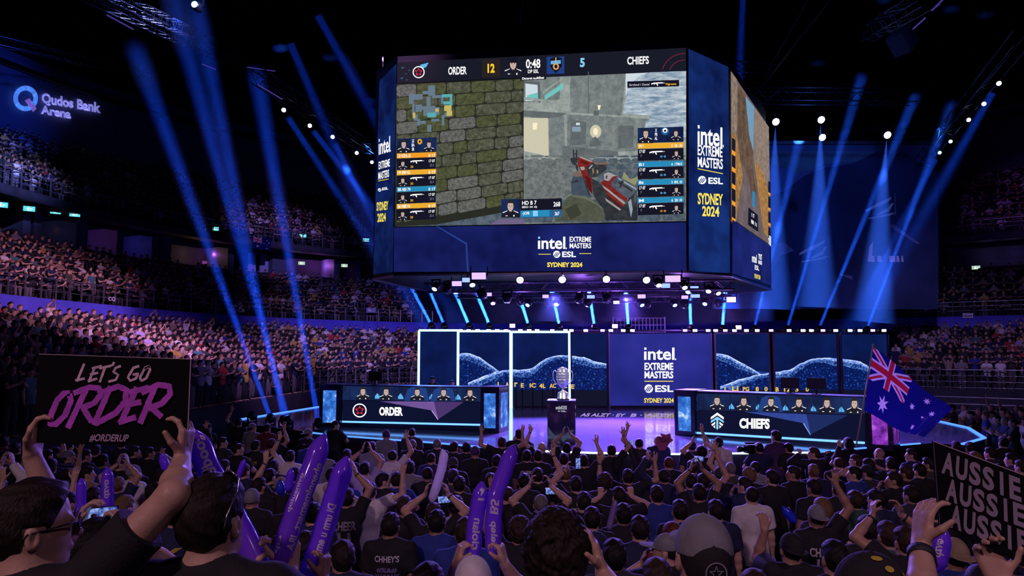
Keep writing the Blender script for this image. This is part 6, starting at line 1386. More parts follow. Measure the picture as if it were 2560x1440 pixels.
# x, y of the head top in the photo; pose; head turn in degrees (+ to the left); shirt; cut; hair; then a note for the label
A_ = """
12 1129 clap -55 charcoal tee dark|looking right through glasses at the picture's left edge
40 1108 vee 0 black tee dark|both hands raised high beside the placard's left hand
83 1142 down -60 white tee dark|profile turned right, just under the placard's left hand
118 1124 up/down -20 black tee dark|one arm raised under the placard corner
139 1118 fist -20 black long dark|raised hand beside the grey capped head
172 1126 down -60 plaid long cap back grey|blue checked shirt and grey cap
214 1124 down -40 black tee dark|dark head behind the checked shirt
240 1112 down 0 black tee black|behind the blue wig
256 1137 down -30 blue long thick|vivid blue wig and blue top
300 1143 face -55 black long dark|glasses, turned right, hand by the chin
336 1115 down -50 black tee dark|small dark head under the placard's hashtag
372 1118 fist -45 black tee dark|dark T-shirt with raised wrist under the placard's right end
219 1166 clap -60 tan tee black|pale tan T-shirt, profile turned right
335 1163 down -55 white tee beanie grey|pale T-shirt and grey knitted cap
170 1232 clap -30 black tee black|dark head just behind the near man with glasses
456 1204 face -20 black tee dark|brown hair beside the raised forearm
489 1183 down 0 black tee black|dark head beside the purple stick's foot
470 1135 down -50 black tee black|profile turned right behind the raised fist
440 1262 down -10 navy tee dark|navy shirt with a yellow and red print on the back
520 1058 down -30 black tee black|dim figure behind the placard edge by the stand
597 1046 down/up -10 black tee dark|black T-shirt with bare arm straight up
631 1057 down -40 grey tee cap back grey|pale grey T-shirt and cap near the stage tip
668 1059 down -20 maroon tee dark|dusky maroon T-shirt near the stage tip
771 1071 down -40 black tee cap back grey|black T-shirt and grey headband by the stage edge
838 1052 clap -60 black tee dark|black polo, profile right, by the left desk corner
556 1093 clap -65 charcoal long dark|charcoal jacket, bearded profile turned right
595 1109 clap -60 black tee dark|black T-shirt clapping, profile turned right
640 1101 down -30 black hood black|black top with a pale yellow back print
679 1097 up/down -15 black tee brown|black T-shirt, one hand up beside the white T-shirt
726 1126 down/up -10 white tee dark|white T-shirt with one arm raised over the head
684 1150 down 0 black tee dark|dark head left of the longest purple stick
674 1172 down -20 black tee black|dark hair, left of the longest stick
648 1194 down -30 black tee dark|dark hair left of the capped stick bearer
630 1223 down 0 black tee beanie grey|silvery bandana beside the near man's ear
702 1192 down/up 0 black tee cap back tan|orange tan cap holding up a short blue stick
738 1168 down 0 black tee dark|dark hair touching the longest purple stick
829 1169 clap 0 white tee dark|white T-shirt between the two tall purple sticks
783 1257 down 0 navy tee black|navy jersey with red neck chevron between the tall sticks
912 1155 over 0 lavender tee black|pale lavender T-shirt with both hands clapping overhead
930 1104 down 0 grey long dark|grey long sleeves behind the overhead clapping hands
966 1075 down 0 grey long beanie purple|grey top and sparkling violet hat at the stage edge
867 1123 down 0 black tee dark|dark head behind the blurred purple stick
958 1182 clap -60 black tee black|glasses, profile turned right, left of the blue T-shirt
992 1180 clap 0 blue tee dark|plain blue T-shirt below the left desk
925 1206 vee 0 white tee dark|pale printed T-shirt, hands up clapping
868 1222 over 0 black tee dark|black T-shirt printed with CHEER and 11
976 1283 down -10 black tee dark|black T-shirt with pale lettered back print
1010 1240 down -10 black tee brown|plain black T-shirt behind the lettered back print
1030 1069 down 0 charcoal tee crop|dark grey top right at the stage edge
1031 1097 down 0 black long grey|broad black sweater, cropped greying hair
1069 1166 down 0 black tee crop|black T-shirt and headband beside the white stick
1135 1104 face -30 black tee dark|bearded, turned right, behind the white stick top
1133 1143 down 0 black tee cap back charcoal|dark cap just right of the white stick
1166 1105 down 0 black tee dark|black T-shirt against the white stage edge
1188 1116 down 0 black long beanie purple|sparkling violet hair and scarf
1133 1173 down 0 charcoal tee dark|dark head touching the white stick's side
1148 1191 clap 0 black tee dark|black T-shirt right of the white stick's foot
1083 1258 film -5 black tee brown|brown hair filming with a phone below the white stick
1092 1276 down 0 blue tee black|blue jersey with pale shoulders near the purple stick pair
1242 1137 down 0 black hood dark|dark hooded figure left of the leaning purple stick
1226 1183 down 0 black tee dark|dark head behind the purple stick pair
1269 1213 down 0 black tee balding|fair balding head right of the purple stick pair
1298 1073 face 10 black tee dark|black T-shirt, hand at the head, at the stage edge
1317 1125 down 0 black tee dark|black T-shirt with white print left of the plinth
1345 1125 down 0 black tee dark|dark hair and blue collar left of the plinth
1355 1104 down/up -10 black tee bald|bald, one arm up beside the plinth
1417 1107 over 0 black tee black|hands joined overhead right below the plinth
1410 1133 down 0 black tee dark|dark hair one row behind the joined hands
1310 1184 down 0 black tee black|black T-shirt left of the waving blurred hand
1344 1170 up/down 0 black tee dark|blurred waving hand over dark hair
1413 1166 down 0 black tee blond|short fair hair under the upright phone
1440 1191 down/film 0 black tee dark|black T-shirt with a white splatter print and upright phone
1352 1234 film 0 black tee grey|greying hair filming with a level phone in both hands
1299 1294 down/up 0 black tee curly brown|curly light brown hair and one raised bare arm
1459 1137 up/down 0 black tee dark|open hand raised right of the plinth
1510 1184 down 0 black tee curly brown|curly light brown hair right of the phones
1491 1330 down -60 navy tee cap front navy|navy cap turned right beside the curly near head
1529 1112 up/down 0 black tee dark|arm raised in silhouette against the violet stage
1598 1095 down/up -20 charcoal tee crop|grey polo at the stage edge with a phone held up
1645 1087 down 0 navy long bald|navy top at the stage edge left of the right desk
1570 1173 vee 0 black tee dark|both arms up with dark wristbands
1616 1141 down 0 black tee dark|dark hair just left of the pink star sign arm
1672 1141 down 0 black tee red|short reddish hair under the pink star sign
1660 1173 down/grip 0 navy hood cap back black|black cap with a white badge holding up the star sign
1754 1115 film 0 black tee thick|dark red hair under the raised phone
1730 1151 down 0 charcoal tee dark|dark hair left of the raised phone arm
1758 1184 up/down 0 black tee dark|bare arm and wristband holding the phone up
1727 1184 down 0 navy tee dark|behind the joined praying hands
1748 1210 over 0 black tee dark|black T-shirt, hands pressed together overhead
1513 1183 down 10 black tee curly blond|curly fair hair right of the plinth
1547 1218 fist 15 black tee dark|fist raised beside a clear stick
1559 1259 down 0 black hood black|black hoodie with a big pale back print
1642 1214 down 0 blue tee dark|plain dark blue T-shirt under the badge cap
1799 1168 down 0 black tee cap back charcoal|dark cap behind the olive T-shirt
1826 1154 down/up 0 olive tee grey|olive T-shirt, greying hair, hand raised left
1888 1152 down 0 grey tee crop|grey T-shirt alone by the barrier
1873 1170 down 0 black tee curly blond|curly blond hair by the grey T-shirt
1862 1193 face 45 navy hood dark|navy hooded top turned left
1880 1215 down 0 white tee crop|loose white T-shirt standing in the open aisle
1983 1165 down 70 black tee dark|black T-shirt, looking left, below the camera operator
1680 1301 down 20 maroon tee red|dark reddish head behind the big near cap
1666 1334 face 60 black tee cap front grey|grey cap turned left beside the big near cap
1536 1349 down 0 charcoal hood black|dark hooded figure right of the curly near head
1979 1332 down/beside 0 black tee cap back black|black cap, sleeveless top, shiny backpack
1644 1398 down 10 black tee brown|brown hair at the bottom edge left of the big near cap
1888 1426 down 0 black tee brown|hair at the very bottom below the white T-shirt
2034 1118 fist 60 black long brown|short brown hair drinking from a raised can
2096 1141 down 0 black long balding|balding crown below the flag hand
2139 1137 down/grip 40 black long brown|brown hair holding up the flag pole
2198 1118 down 30 black tee bald|bald head by the stage edge right of the flag pole
2171 1146 fist 20 black tee dark|closed hand raised right of the flag bearer
2135 1166 down 60 blue tee black|blue shirt with white lettering, turned left
2166 1162 down 40 charcoal tee cap back black|dark cap behind the blue shirt
2227 1143 down 0 black tee black|black hair in the third row under the flag
2278 1122 down 60 navy tee dark|dark profile turned left near the stage corner
2298 1159 down 30 black tee dark|dark hair by the placard's left edge
2264 1165 down 35 black tee brown|brown hair behind the clapping profile
2321 1144 down 55 olive tee dark|olive T-shirt and glasses at the tilted placard's edge
2234 1180 face 65 black long dark|black shirt, hands at the chin, profile turned left
2096 1200 down 0 black tee black|black T-shirt left of the green hoodie
2034 1198 down 20 black tee dark|dark hair over the bent bare arm
2278 1215 down 20 charcoal hood dark|dark short sleeved hoodie by the placard
2138 1227 down 0 green hood brown|green blue hoodie
2056 1245 down 0 charcoal tee long blond|long blond hair
2041 1262 up/down 0 black tee cap back grey|grey cap, black T-shirt with letters and a number
2264 1318 film 10 black tee brown|short brown hair with both hands framing a photo
2220 1304 down 0 green tee brown|small head below the dark short sleeved hoodie
2390 1103 down 0 black tee dark|dark head above the tilted placard's top edge
2425 1105 down 0 black tee dark|dark head over the placard near the stage tip
2438 1129 down 20 tan tee blond|fair head just over the placard edge
2528 1133 down 40 purple hood dark|violet jacket at the right edge
2553 1150 down 20 tan long brown|tan top cut off by the right edge
2385 1345 down 0 blue tee cap back tan|pale cap and blue T-shirt under the placard
2087 1352 down 0 black tee black|black hair over the near yellow marked cap
2453 1407 down 10 black tee crop|cropped head at the bottom right
450 1398 down 10 black tee brown|brown hair low between the two near men
1069 1412 down -10 black tee thick|light brown hair at the bottom edge left of the white cap
60 1178 clap -30 black tee dark|dark head between the placard's left arm and the checked shirt
405 1170 clap -20 black tee dark|dark head under the placard's right hand
390 1240 down -20 navy tee dark|navy shirt under the raised forearm
560 1150 down -30 black tee dark|dark head right of the first purple stick
610 1160 down -20 navy tee brown|brown head left of the dark hair row
860 1180 down -10 blue tee dark|blue shirt behind the blurred stick
1200 1230 down 0 black tee dark|dark head left of the purple stick pair
1140 1240 down 5 lavender tee dark|pale patterned shirt behind the phone hands
1460 1230 down 0 black tee dark|dark head right of the level phone
1480 1268 down 0 black tee dark|dark head above the curly near head
1600 1290 down 0 navy tee dark|dark head right of the pale back print
1700 1250 down 0 black tee dark|dark head left of the loose white T-shirt
1790 1250 down 10 navy tee dark|dark head left of the white T-shirt's shoulder
1930 1175 down 20 black tee dark|dark head near the aisle, right of the grey T-shirt
2190 1225 down 20 navy tee dark|navy top between hoodie and black shirt
2330 1250 down 20 black tee dark|dark head against the placard hand
2170 1290 clap 10 charcoal tee dark|dark head in front of the green hoodie's side
2500 1160 down 30 black tee dark|dark head right above the placard
2475 1118 down 30 charcoal tee dark|small dark head between placard and stage tip
"""
CROWD = []; POSED = []
POSEN = {'down': 'standing', 'clap': 'clapping', 'over': 'clapping overhead', 'vee': 'both arms up', 'film': 'filming', 'face': 'hand at face', 'fist': 'fist raised'}
tot = []
_seen = {}
def unique(lab):
    """labels must differ; a repeat gets its place told apart"""
    _seen[lab] = _seen.get(lab, 0) + 1
    return lab
PRINTS = {}
FLOOR = []
NEARH = .0085
for row in A_.strip().splitlines():
    a, note = row.split('|'); t = a.split(); x, y, pose, yaw, shirt, kind = float(t[0]), float(t[1]), t[2], math.radians(float(t[3])), t[4], t[5]; hair = ' '.join(t[6:])
    d = min(d_for_y(y), stage_limit(x)); p = at(x, y, d); z0 = rake(d); s = max(.9, min(1.13, (p.z - z0) / 1.765)); 
    if d > 10 and hair.startswith('beanie purple'): pass
    px_scale = F / d; h = .0085 if d < 7.5 else (.011 if d < 11 else .015)
    # raised heads keep their height by the scale, the rest sits on the rake
    o = person((p.x, p.y, z0), pose, round(yaw * .65 / R(15)) * R(15), .06, shirt, kind, hair, random.choice((0, 0, 0, 1, 1, 2)), yaw * .35, s, h, legs=True)
    lab = 'person, ' + note
    tag(o, lab, 'person', 'standing audience on the arena floor'); FLOOR.append((x, y, p.x, p.y)); PRINTS[note.split()[0] + str(int(x))] = o
    CROWD.append((int(x), int(y), o)); POSED.append((o, pose))
M_band = mat('wrist band', (.02, .02, .035), .6)
def wristband(o, pose, side, m=None):
    a = arms_of(pose)[0 if side > 0 else 1]; u = Vector(unit(a[2] - a[1])); mb = MB(); mb.lathe([(.030, -.008), (.034, -.008), (.034, .008), (.030, .008)], Vector(a[2]) - u * .03, 14, u); mb.build('wristband', m or M_band, o, True)
def who(x, y): return min(CROWD, key=lambda q: abs(q[0] - x) + abs(q[1] - y))[2]
for i, (o_, po_) in enumerate(POSED):
    r_, _, l_ = po_.partition('/'); l_ = l_ or r_
    if r_ in ('up', 'over', 'vee', 'film') and i % 2: wristband(o_, po_, 1)
    if l_ in ('up', 'over', 'vee', 'film') and i % 3: wristband(o_, po_, -1)
M_print = mat('shirt print white', (.62, .60, .70), .8); M_prints = mat('shirt print grey', (.30, .29, .36), .8); M_printy = mat('shirt print yellow', (.55, .42, .05), .8); M_printr = mat('shirt print red', (.40, .03, .05), .8); M_printo = mat('shirt print violet', (.25, .20, .45), .8)
back_print(who(976, 1283), [('CHHEY\'S', 1)], 1.335, 1.405, .115, M_print); back_print(who(976, 1283), [('#%&#', .8), ('XWMWX', 1), ('%&M&%', .9), ('- = -', .5)], 1.06, 1.30, .12, M_printo)
back_print(who(868, 1222), [('CHEER', 1), ('11', .55)], 1.14, 1.40, .14, M_prints)
back_print(who(1748, 1210), [('CHIEFS', 1)], 1.24, 1.32, .12, M_prints)
back_print(who(2041, 1262), [('CHHEES', 1), ('10', .5)], 1.14, 1.36, .13, M_print)
back_print(who(1559, 1259), [('. WILDHOPE .', .6), ('TEW', .8), ('M&W', 1), ('WXM', .8)], 1.06, 1.38, .14, M_print)
back_print(who(1826, 1154), [('NEV', 1)], 1.28, 1.34, .08, M_print)
back_print(who(1440, 1191), [('*%*&', 1), ('.:*.', .8)], 1.22, 1.36, .08, M_print)
back_print(who(640, 1101), [('AVAVE', 1), ('@', .35)], 1.12, 1.36, .11, M_printy)
back_print(who(2135, 1166), [('Ww', .6), ('Wdyo', 1)], 1.24, 1.40, .09, M_print)
back_print(who(440, 1262), [('X', 1), ('A', .9)], 1.0, 1.36, .15, M_printy)
back_print(who(783, 1257), [('V', 1)], 1.36, 1.44, .06, M_printr)
back_print(who(1317, 1125), [('CHERS', 1), ('OIRI', .8)], 1.24, 1.40, .12, M_print)
# fill the gaps between them with more of the same audience, in staggered rows
PL = [(60, 'beneath the placard\'s left hand'), (230, 'beneath the brush lettered placard'), (420, 'beneath the placard\'s right hand'), (560, 'right of the placard'), (700, 'left of the longest purple stick'), (860, 'around the two tall purple sticks'), (1000, 'below the left desk'), (1130, 'around the white stick'), (1270, 'around the purple stick pair'), (1360, 'left of the plinth'), (1450, 'below the plinth'), (1560, 'right of the plinth'), (1680, 'below the pink star sign'), (1800, 'below the right desk emblem'), (1930, 'below the camera operator'), (2060, 'left of the flag bearer'), (2170, 'below the flag pole'), (2290, 'left of the tilted placard'), (2450, 'behind the tilted placard')]
def place_of(x): return min(PL, key=lambda q: abs(q[0] - x))[1]
fr = random.Random(21); cand = []
d = 15.4; k = 0
while d > 5.2:
    X = -.74 * d + (.3 if k % 2 else 0)
    while X < .74 * d:
        cand.append((X + fr.uniform(-.12, .12), d + fr.uniform(-.12, .12))); X += .66
    d -= .84; k += 1
fill = []
for X, d in cand:
    x, y = proj((X, d, rake(d) + 1.76))
    if not (-10 < x < 2570) or y > 1400: continue
    if d > stage_limit(x): continue
    hw = F * .16 / d
    if 1780 < x < 2000 and y > 1110: continue                    # the open aisle and the clear space before it
    if 1995 < x < 2200 and y > 1290: continue
    if min(math.hypot(X - a[2], d - a[3]) for a in FLOOR) < .46: continue
    if min(math.hypot((x - a[0]) / 1.25, y - a[1]) for a in FLOOR) < hw * 1.3: continue
    if x > 2350 and y > 1150: continue
    FLOOR.append((x, y, X, d)); fill.append((x, y, X, d))
print('fill', len(fill), 'annotated', len(CROWD))
cnt = {}; SH = ['black', 'black', 'black', 'charcoal', 'navy', 'black', 'navy', 'olive', 'blue', 'grey', 'maroon', 'white']
HR = ['dark', 'black', 'brown', 'dark', 'crop', 'black', 'cap back black', 'grey', 'cap back navy', 'curly dark', 'blond', 'long dark']
HN = {'dark': 'short dark hair', 'black': 'black hair', 'brown': 'brown hair', 'crop': 'cropped hair', 'cap back black': 'black cap', 'cap back navy': 'navy cap', 'grey': 'grey hair', 'curly dark': 'curly dark hair', 'blond': 'fair hair', 'long dark': 'long dark hair', 'cap back grey': 'grey cap', 'bald': 'bald head', 'cap back red': 'red cap'}
PO = ['down', 'down', 'clap', 'clap', 'down', 'over', 'up/down', 'down/up', 'vee', 'down', 'face']
PN = {'down': 'standing', 'clap': 'clapping', 'over': 'clapping overhead', 'up/down': 'right arm raised', 'down/up': 'left arm raised', 'vee': 'both arms raised', 'face': 'hand at the chin', 'hold': 'hands folded'}
recs = []
for x, y, X, d in fill:
    sh, hr, po = fr.choice(SH), fr.choice(HR), fr.choice(PO if d > 8 else PO[:5]); yaw = fr.choice((-2, -1, 0, 0, 0, 1)) * R(15) if x < 1500 else fr.choice((2, 1, 0, 0, 0)) * R(15)
    o = person((X, d, rake(d)), po, yaw, .06, sh, fr.choice(('tee', 'tee', 'hood')), hr, fr.choice((0, 0, 1, 1, 2)), yaw * .5, fr.uniform(.95, 1.04), .0085 if d < 7.5 else (.011 if d < 11 else .015))
    recs.append([o, x, y, 'person, %s top, %s, %s, %s' % (sh, HN[hr], PN[po], place_of(x))])
by = {}
for r_ in recs: by.setdefault(r_[3], []).append(r_)
for lab, L in by.items():
    L.sort(key=lambda q: q[2])
    for i, q in enumerate(L):
        tag(q[0], lab if len(L) == 1 else lab + ', ' + ['nearest the stage', 'second back', 'third back', 'fourth back', 'fifth back'][min(i, 4)], 'person', 'standing audience on the arena floor')
# ================================================================ NEAR FIGURES AND WHAT THEY HOLD
def near_person(px, py, d, yaw, facing, shirt, kind, hair, label, armR=None, armL=None, skin=0, pitch=.05, h=.0055, scale=None, X=None):
    """armR / armL: (px, py, depth of the wrist, hint, hand direction, palm normal, curl) in the photo's frame"""
    p = at(px, py, d); z0 = rake(d); s = scale or (p.z - z0) / 1.765; x0 = p.x if X is None else X
    M4 = Matrix.Translation((x0, d, z0)) @ Matrix.Rotation(facing, 4, 'Z') @ Matrix.Scale(s, 4); Mi = M4.inverted(); R3 = Mi.to_3x3().normalized()
    def arm(side, sp):
        if sp is None: return arm_points(side, POSES['down'])
        wx, wy, wd, hint, hd, pn, curl = sp; T = np.array(Mi @ at(wx, wy, wd)); raised = np.clip((T[2] - 1.30) / .5, 0, 1)
        sh = V3(side * (.190 - .03 * raised), .01 + .03 * raised, 1.435 + .06 * raised); hint = np.array(Mi @ at(*hint[1:])) - (sh + T) / 2 if hint[0] == 'px' else np.array(hint, float); el, wr = ik(sh, T, UA, FA, hint)
        rot = lambda v: np.array(Mi.to_3x3() @ Vector(v))
        return sh, el, wr, rot(hd), rot(pn), curl
    A = (arm(1, armR), arm(-1, armL))
    o = bpy.data.objects.new('person', to_mesh(body_field(*A, yaw, pitch, h, True), 'person')); o.data.materials.append(None); C.objects.link(o); o.matrix_world = M4; slot(o, M_skin[skin])
    c = link('hoodie' if kind == 'hood' else 'shirt', to_mesh(shirt_field(*A, .0065, kind, 1.1), 'shirt'), None, o); c.data.materials.append(None); slot(c, M_cloth[shirt])
    c = link('trousers', cached(('trousers', .0085), lambda: to_mesh(trousers_field(.011), 'trousers')), None, o); slot(c, M_denim)
    c = link('shoes', cached(('shoes', .0085), lambda: to_mesh(shoes_field(.011), 'shoes')), None, o); slot(c, M_shoe)
    headwear(o, hair, yaw, pitch, .0045)
    tag(o, label, 'person', 'standing audience on the arena floor')
    hm = Matrix.Translation(Vector(HEADC)) @ Matrix(frame(yaw, pitch).tolist()).to_4x4()
    return o, A, M4, hm
M_eyeframe = mat('spectacle frame', (.015, .015, .018), .3); M_lens = mat('spectacle lens', (.10, .08, .16), .05, .2); M_shade = mat('sunglass lens', (.006, .006, .010), .06); M_temple = mat('silver temple', (.5, .5, .58), .2, .9)
def glasses(o, hm, dark=False, up=0.0):
    """spectacles on the nose, or sunglasses pushed up onto the hair"""
    g = link('sunglasses' if dark else 'glasses', (lambda mb: ([mb.tube([(s * (.033 + .026 * math.cos(a)), .113 - .012 * abs(math.cos(a)) * (s * math.cos(a) > 0), .012 + .021 * math.sin(a)) for a in np.linspace(0, 2 * PI, 17)], .0028, 6, False) for s in (-1, 1)], mb.tube([(-.008, .116, .016), (.008, .116, .016)], .003, 6), [mb.tube([(s * .060, .100, .018), (s * .080, .05, .016), (s * .088, -.02, .010), (s * .086, -.045, -.012)], .0026, 6) for s in (-1, 1)], mb.mesh('glasses', True))[-1])(MB()), M_temple if dark else M_eyeframe, o)
    mb = MB()
    for s in (-1, 1): mb.poly([(s * (.033 + .025 * math.cos(a)), .1135 - .010 * abs(math.cos(a)) * (s * math.cos(a) > 0), .012 + .020 * math.sin(a)) for a in np.linspace(0, 2 * PI, 20, False)])
    mb.build('lenses', M_shade if dark else M_lens, g)
    g.matrix_local = hm @ (Matrix.Translation((0, -.046, .050)) @ Matrix.Rotation(R(34), 4, 'X') @ Matrix.Scale(1.06, 4) if up else Matrix.Identity(4))
    return g
# the man at the left holding up the lettered placard
o, A, M4, hm = near_person(78, 1203, 2.12, R(-42), R(-8), 'black', 'tee', 'dark', 'person, near man with glasses holding up the black placard with both bare arms', (455, 1150, 2.44, ('px', 380, 1370, 1.95), (.10, .1, 1), (-1, .05, 0), .55), (80, 1142, 2.44, ('px', 10, 1420, 2.25), (.05, .1, 1), (1, .05, 0), .55))
glasses(o, hm)
# the man with sunglasses on his head holding two purple sticks
o2, A2, M42, hm2 = near_person(530, 1190, 2.28, R(-8), R(-4), 'black', 'tee', 'dark', 'person, near man seen from behind with sunglasses on his hair and two purple sticks', (722, 1432, 2.70, (1, .1, -1), (-.05, .3, 1), (-.8, .6, 0), .75), (610, 1432, 2.70, (.3, .2, -1), (.25, .3, 1), (.8, .6, 0), .75), h=.005)
glasses(o2, hm2, True, 1)
# curly dark head in front, one hand at the side of the head
o3, A3, M43, hm3 = near_person(1392, 1284, 2.42, R(-4), 0, 'charcoal', 'tee', 'curly dark', 'person, big curly dark head at the bottom centre with a hand beside it', (1508, 1432, 2.40, (.3, 0, -1), (-.30, .1, 1), (-1, .1, 0), .25), None)
# the near man in a grey and black cap
o4, A4, M44, hm4 = near_person(1757, 1288, 2.42, R(2), 0, 'charcoal', 'tee', 'cap front grey', 'person, near head in a grey and black cap with a round star badge', None, None)
cp = [c for c in o4.children if c.name.startswith('cap')][0]
f = Field((-.12, -.2, -.06), (.12, .05, .14), .004); f.ell((0, -.045, .012), (.076, .088, .100), .0); x_, y_, z_ = f.grid(); f.F = np.maximum(f.F, (y_[None, :, None] + .03) + 0 * f.F); f.half(2, -.042)
q = link('back_panel', to_mesh(f, 'back_panel'), M_cloth['black'], cp)
mb = MB()
def badge(mb, c, r, up=Vector((0, 0, 1)), n=Vector((0, -1, 0))):
    sx = up.cross(n).normalized(); P = lambda a, q: c + (sx * math.cos(a) + up * math.sin(a)) * r * q
    for i in range(28):
        a, b = 2 * PI * i / 28, 2 * PI * (i + 1) / 28; mb.poly([P(a, 1), P(b, 1), P(b, .88), P(a, .88)])
    st = [P(PI / 2 + PI * k / 5, .72 if k % 2 == 0 else .30) for k in range(10)]; s2 = [P(PI / 2 + PI * k / 5, .52 if k % 2 == 0 else .20) for k in range(10)]
    for k in range(10): mb.poly([st[k], st[(k + 1) % 10], s2[(k + 1) % 10], s2[k]])
badge(mb, Vector((0, -.1385, -.002)), .034, Vector((0, 0, 1))); mb.build('star_badge', mat('badge thread', (.30, .28, .36), .7), cp)
# white capped man with a pair of sticks
o5, A5, M45, hm5 = near_person(1183, 1391, 3.55, R(0), 0, 'lavender', 'tee', 'cap front white', 'person, white cap at the bottom edge holding up a pair of purple sticks', (1262, 1412, 3.72, (.3, 0, -1), (-.25, .1, 1), (-1, .35, 0), .8), (1140, 1412, 3.72, (-.3, 0, -1), (.30, .1, 1), (1, .35, 0), .8), h=.006)
# cap with yellow marks at the bottom right
o6, A6, M46, hm6 = near_person(2170, 1384, 2.2, R(62), R(25), 'black', 'tee', 'cap front black', 'person, black cap with yellow marks and grey brim turned left at the bottom edge', None, None)
cp = [c for c in o6.children if c.name.startswith('cap')][0]; mb = MB(); mr_ = random.Random(4)
bv = BVHTree.FromPolygons([v.co for v in cp.data.vertices], [p.vertices for p in cp.data.polygons])
for k in range(9):
    dv = Vector((mr_.uniform(-.9, .9), mr_.uniform(-1, .6), mr_.uniform(.35, 1))).normalized(); hit = bv.ray_cast(Vector((0, -.012, .03)) + dv * .3, -dv)
    if hit[0]:
        sx = dv.cross(Vector((0, 0, 1))).normalized(); sy = dv.cross(sx); c = hit[0] + dv * .003; r = mr_.uniform(.006, .013)
        mb = MB(); mb.poly([c + (sx * math.cos(a) * 1.5 + sy * math.sin(a)) * r for a in np.linspace(0, 2 * PI, 9, False)]); mb.build('yellow_mark', M_printy, cp)
# the holder of the tilted placard at the right
o7, A7, M47, hm7 = near_person(2760, 1190, 1.78, R(10), R(6), 'black', 'tee', 'brown', 'person, bare forearms with a dark wristwatch holding up the tilted placard at the right', (2505, 1462, 2.26, (1, -.2, -1), (-.3, .2, 1), (-.1, -1, .2), .5), (2302, 1362, 2.26, (-1, -.1, -1), (.22, .12, 1), (1, .1, -.2), .45), h=.005)
u = Vector(unit(A7[1][2] - A7[1][1])); c = Vector(A7[1][2]) - u * .045; mb = MB(); mb.lathe([(.034, -.013), (.038, -.013), (.038, .013), (.034, .013)], c, 20, u); wt = mb.build('watch_strap', M_band, o7, True)
side = u.cross(Vector((0, 1, 0))).normalized(); mb = MB(); mb.lathe([(.019, 0), (.019, .008), (.016, .011)], c - side * .036, 18, -side); mb.build('watch_case', mat('watch case', (.02, .02, .025), .2, .6), wt, True)
# short person below the frame holding the blurred stick, and the one filming with sunglasses on the head
o8, A8, M48, hm8 = near_person(830, 1452, 2.62, R(0), 0, 'black', 'tee', 'black', 'person, brown hand gripping the smeared purple stick at the bottom edge', (806, 1450, 2.92, (1, 0, -1), (.05, .2, 1), (-1, .4, 0), .8), None, skin=2)
o9, A9, M49, hm9 = near_person(236, 1300, 3.0, R(-10), R(-6), 'black', 'tee', 'black', 'person, dark hair with sunglasses on top filming with a phone beside the near man', (310, 1345, 3.32, (1, 0, -.6), (-.25, .1, 1), (-1, .2, 0), .7), (196, 1320, 3.32, (-1, 0, -.6), (.3, .1, 1), (1, .2, 0), .6), h=.006)
glasses(o9, hm9, True, 1)

# ---------------- placards
def stroke(A, pts, w_, m, wob=0.0, seed=0):
    """a brush stroke: a ribbon of short quads with rough ends"""
    z = A.use(m); r = random.Random(seed); P = [Vector((x, y)) for x, y in pts]; Q = []
    for i in range(len(P) - 1):
        n = max(2, int((P[i + 1] - P[i]).length / 4))
        Q += [P[i].lerp(P[i + 1], k / n) for k in range(n)]
    Q.append(P[-1]); L = []
    for i, p in enumerate(Q):
        t = (Q[min(i + 2, len(Q) - 1)] - Q[max(i - 2, 0)]).normalized(); nrm = Vector((-t.y, t.x)); k = w_ / 2 * (1 + r.uniform(-wob, wob)); L.append((p + nrm * k, p - nrm * k))
    for (a, b), (c, d) in zip(L, L[1:]): A.mb.poly([A.pl.px(*q, z) for q in (a, b, d, c)])
Zc = lambda x, y: (x / 2.483, 860 + y / 2.483)
def strokes(A, lst, w_, m, seed=0):
    for i, s in enumerate(lst): stroke(A, [Zc(*p) for p in s], w_, m, .10, seed + i)
def slab(mb, pl, pts, th):
    f = [pl.px(x, y, 0) for x, y in pts]; b = [pl.px(x, y, -th) for x, y in pts]; mb.poly(f); mb.poly(b[::-1])
    for i in range(len(f)): j = (i + 1) % len(f); mb.poly([f[i], f[j], b[j], b[i]][::-1])
M_card = mat('placard black', (.004, .004, .006), .8, spec=.15); M_cardedge = mat('placard edge', (.55, .42, .48), .6); M_pinkw = mat('paint pale pink', (.85, .62, .76), .7, noise=.25, nscale=30); M_pur = mat('paint purple', (.62, .10, .80), .7, noise=.22, nscale=25); M_pur2 = mat('paint mauve', (.50, .34, .52), .7)
pl = Plane((0, 2.43, 0), (1, 0, 0)); mb = MB(); slab(mb, pl, [(83, 1107), (468, 1117), (477, 898), (97, 885)], .008); sign1 = mb.build('placard', M_card); tag(sign1, 'black hand held placard with pale and purple brush lettering at the left', 'sign')
A = Art(pl, .0006)
strokes(A, [[(524, 122), (478, 232)], [(468, 226), (528, 214)], [(592, 140), (552, 236)], [(572, 152), (634, 136)], [(560, 190), (612, 178)], [(548, 232), (606, 214)], [(618, 152), (696, 134)], [(656, 142), (622, 238)], [(712, 112), (700, 136)], [(754, 136), (722, 148), (708, 172), (738, 192), (722, 222), (676, 234)], [(868, 136), (832, 148), (798, 206), (812, 228), (846, 214), (862, 186)], [(828, 190), (866, 184)], [(934, 138), (900, 156), (872, 210), (884, 228), (912, 212), (936, 160), (928, 136), (900, 150)]], 6.2, M_pinkw, 10)
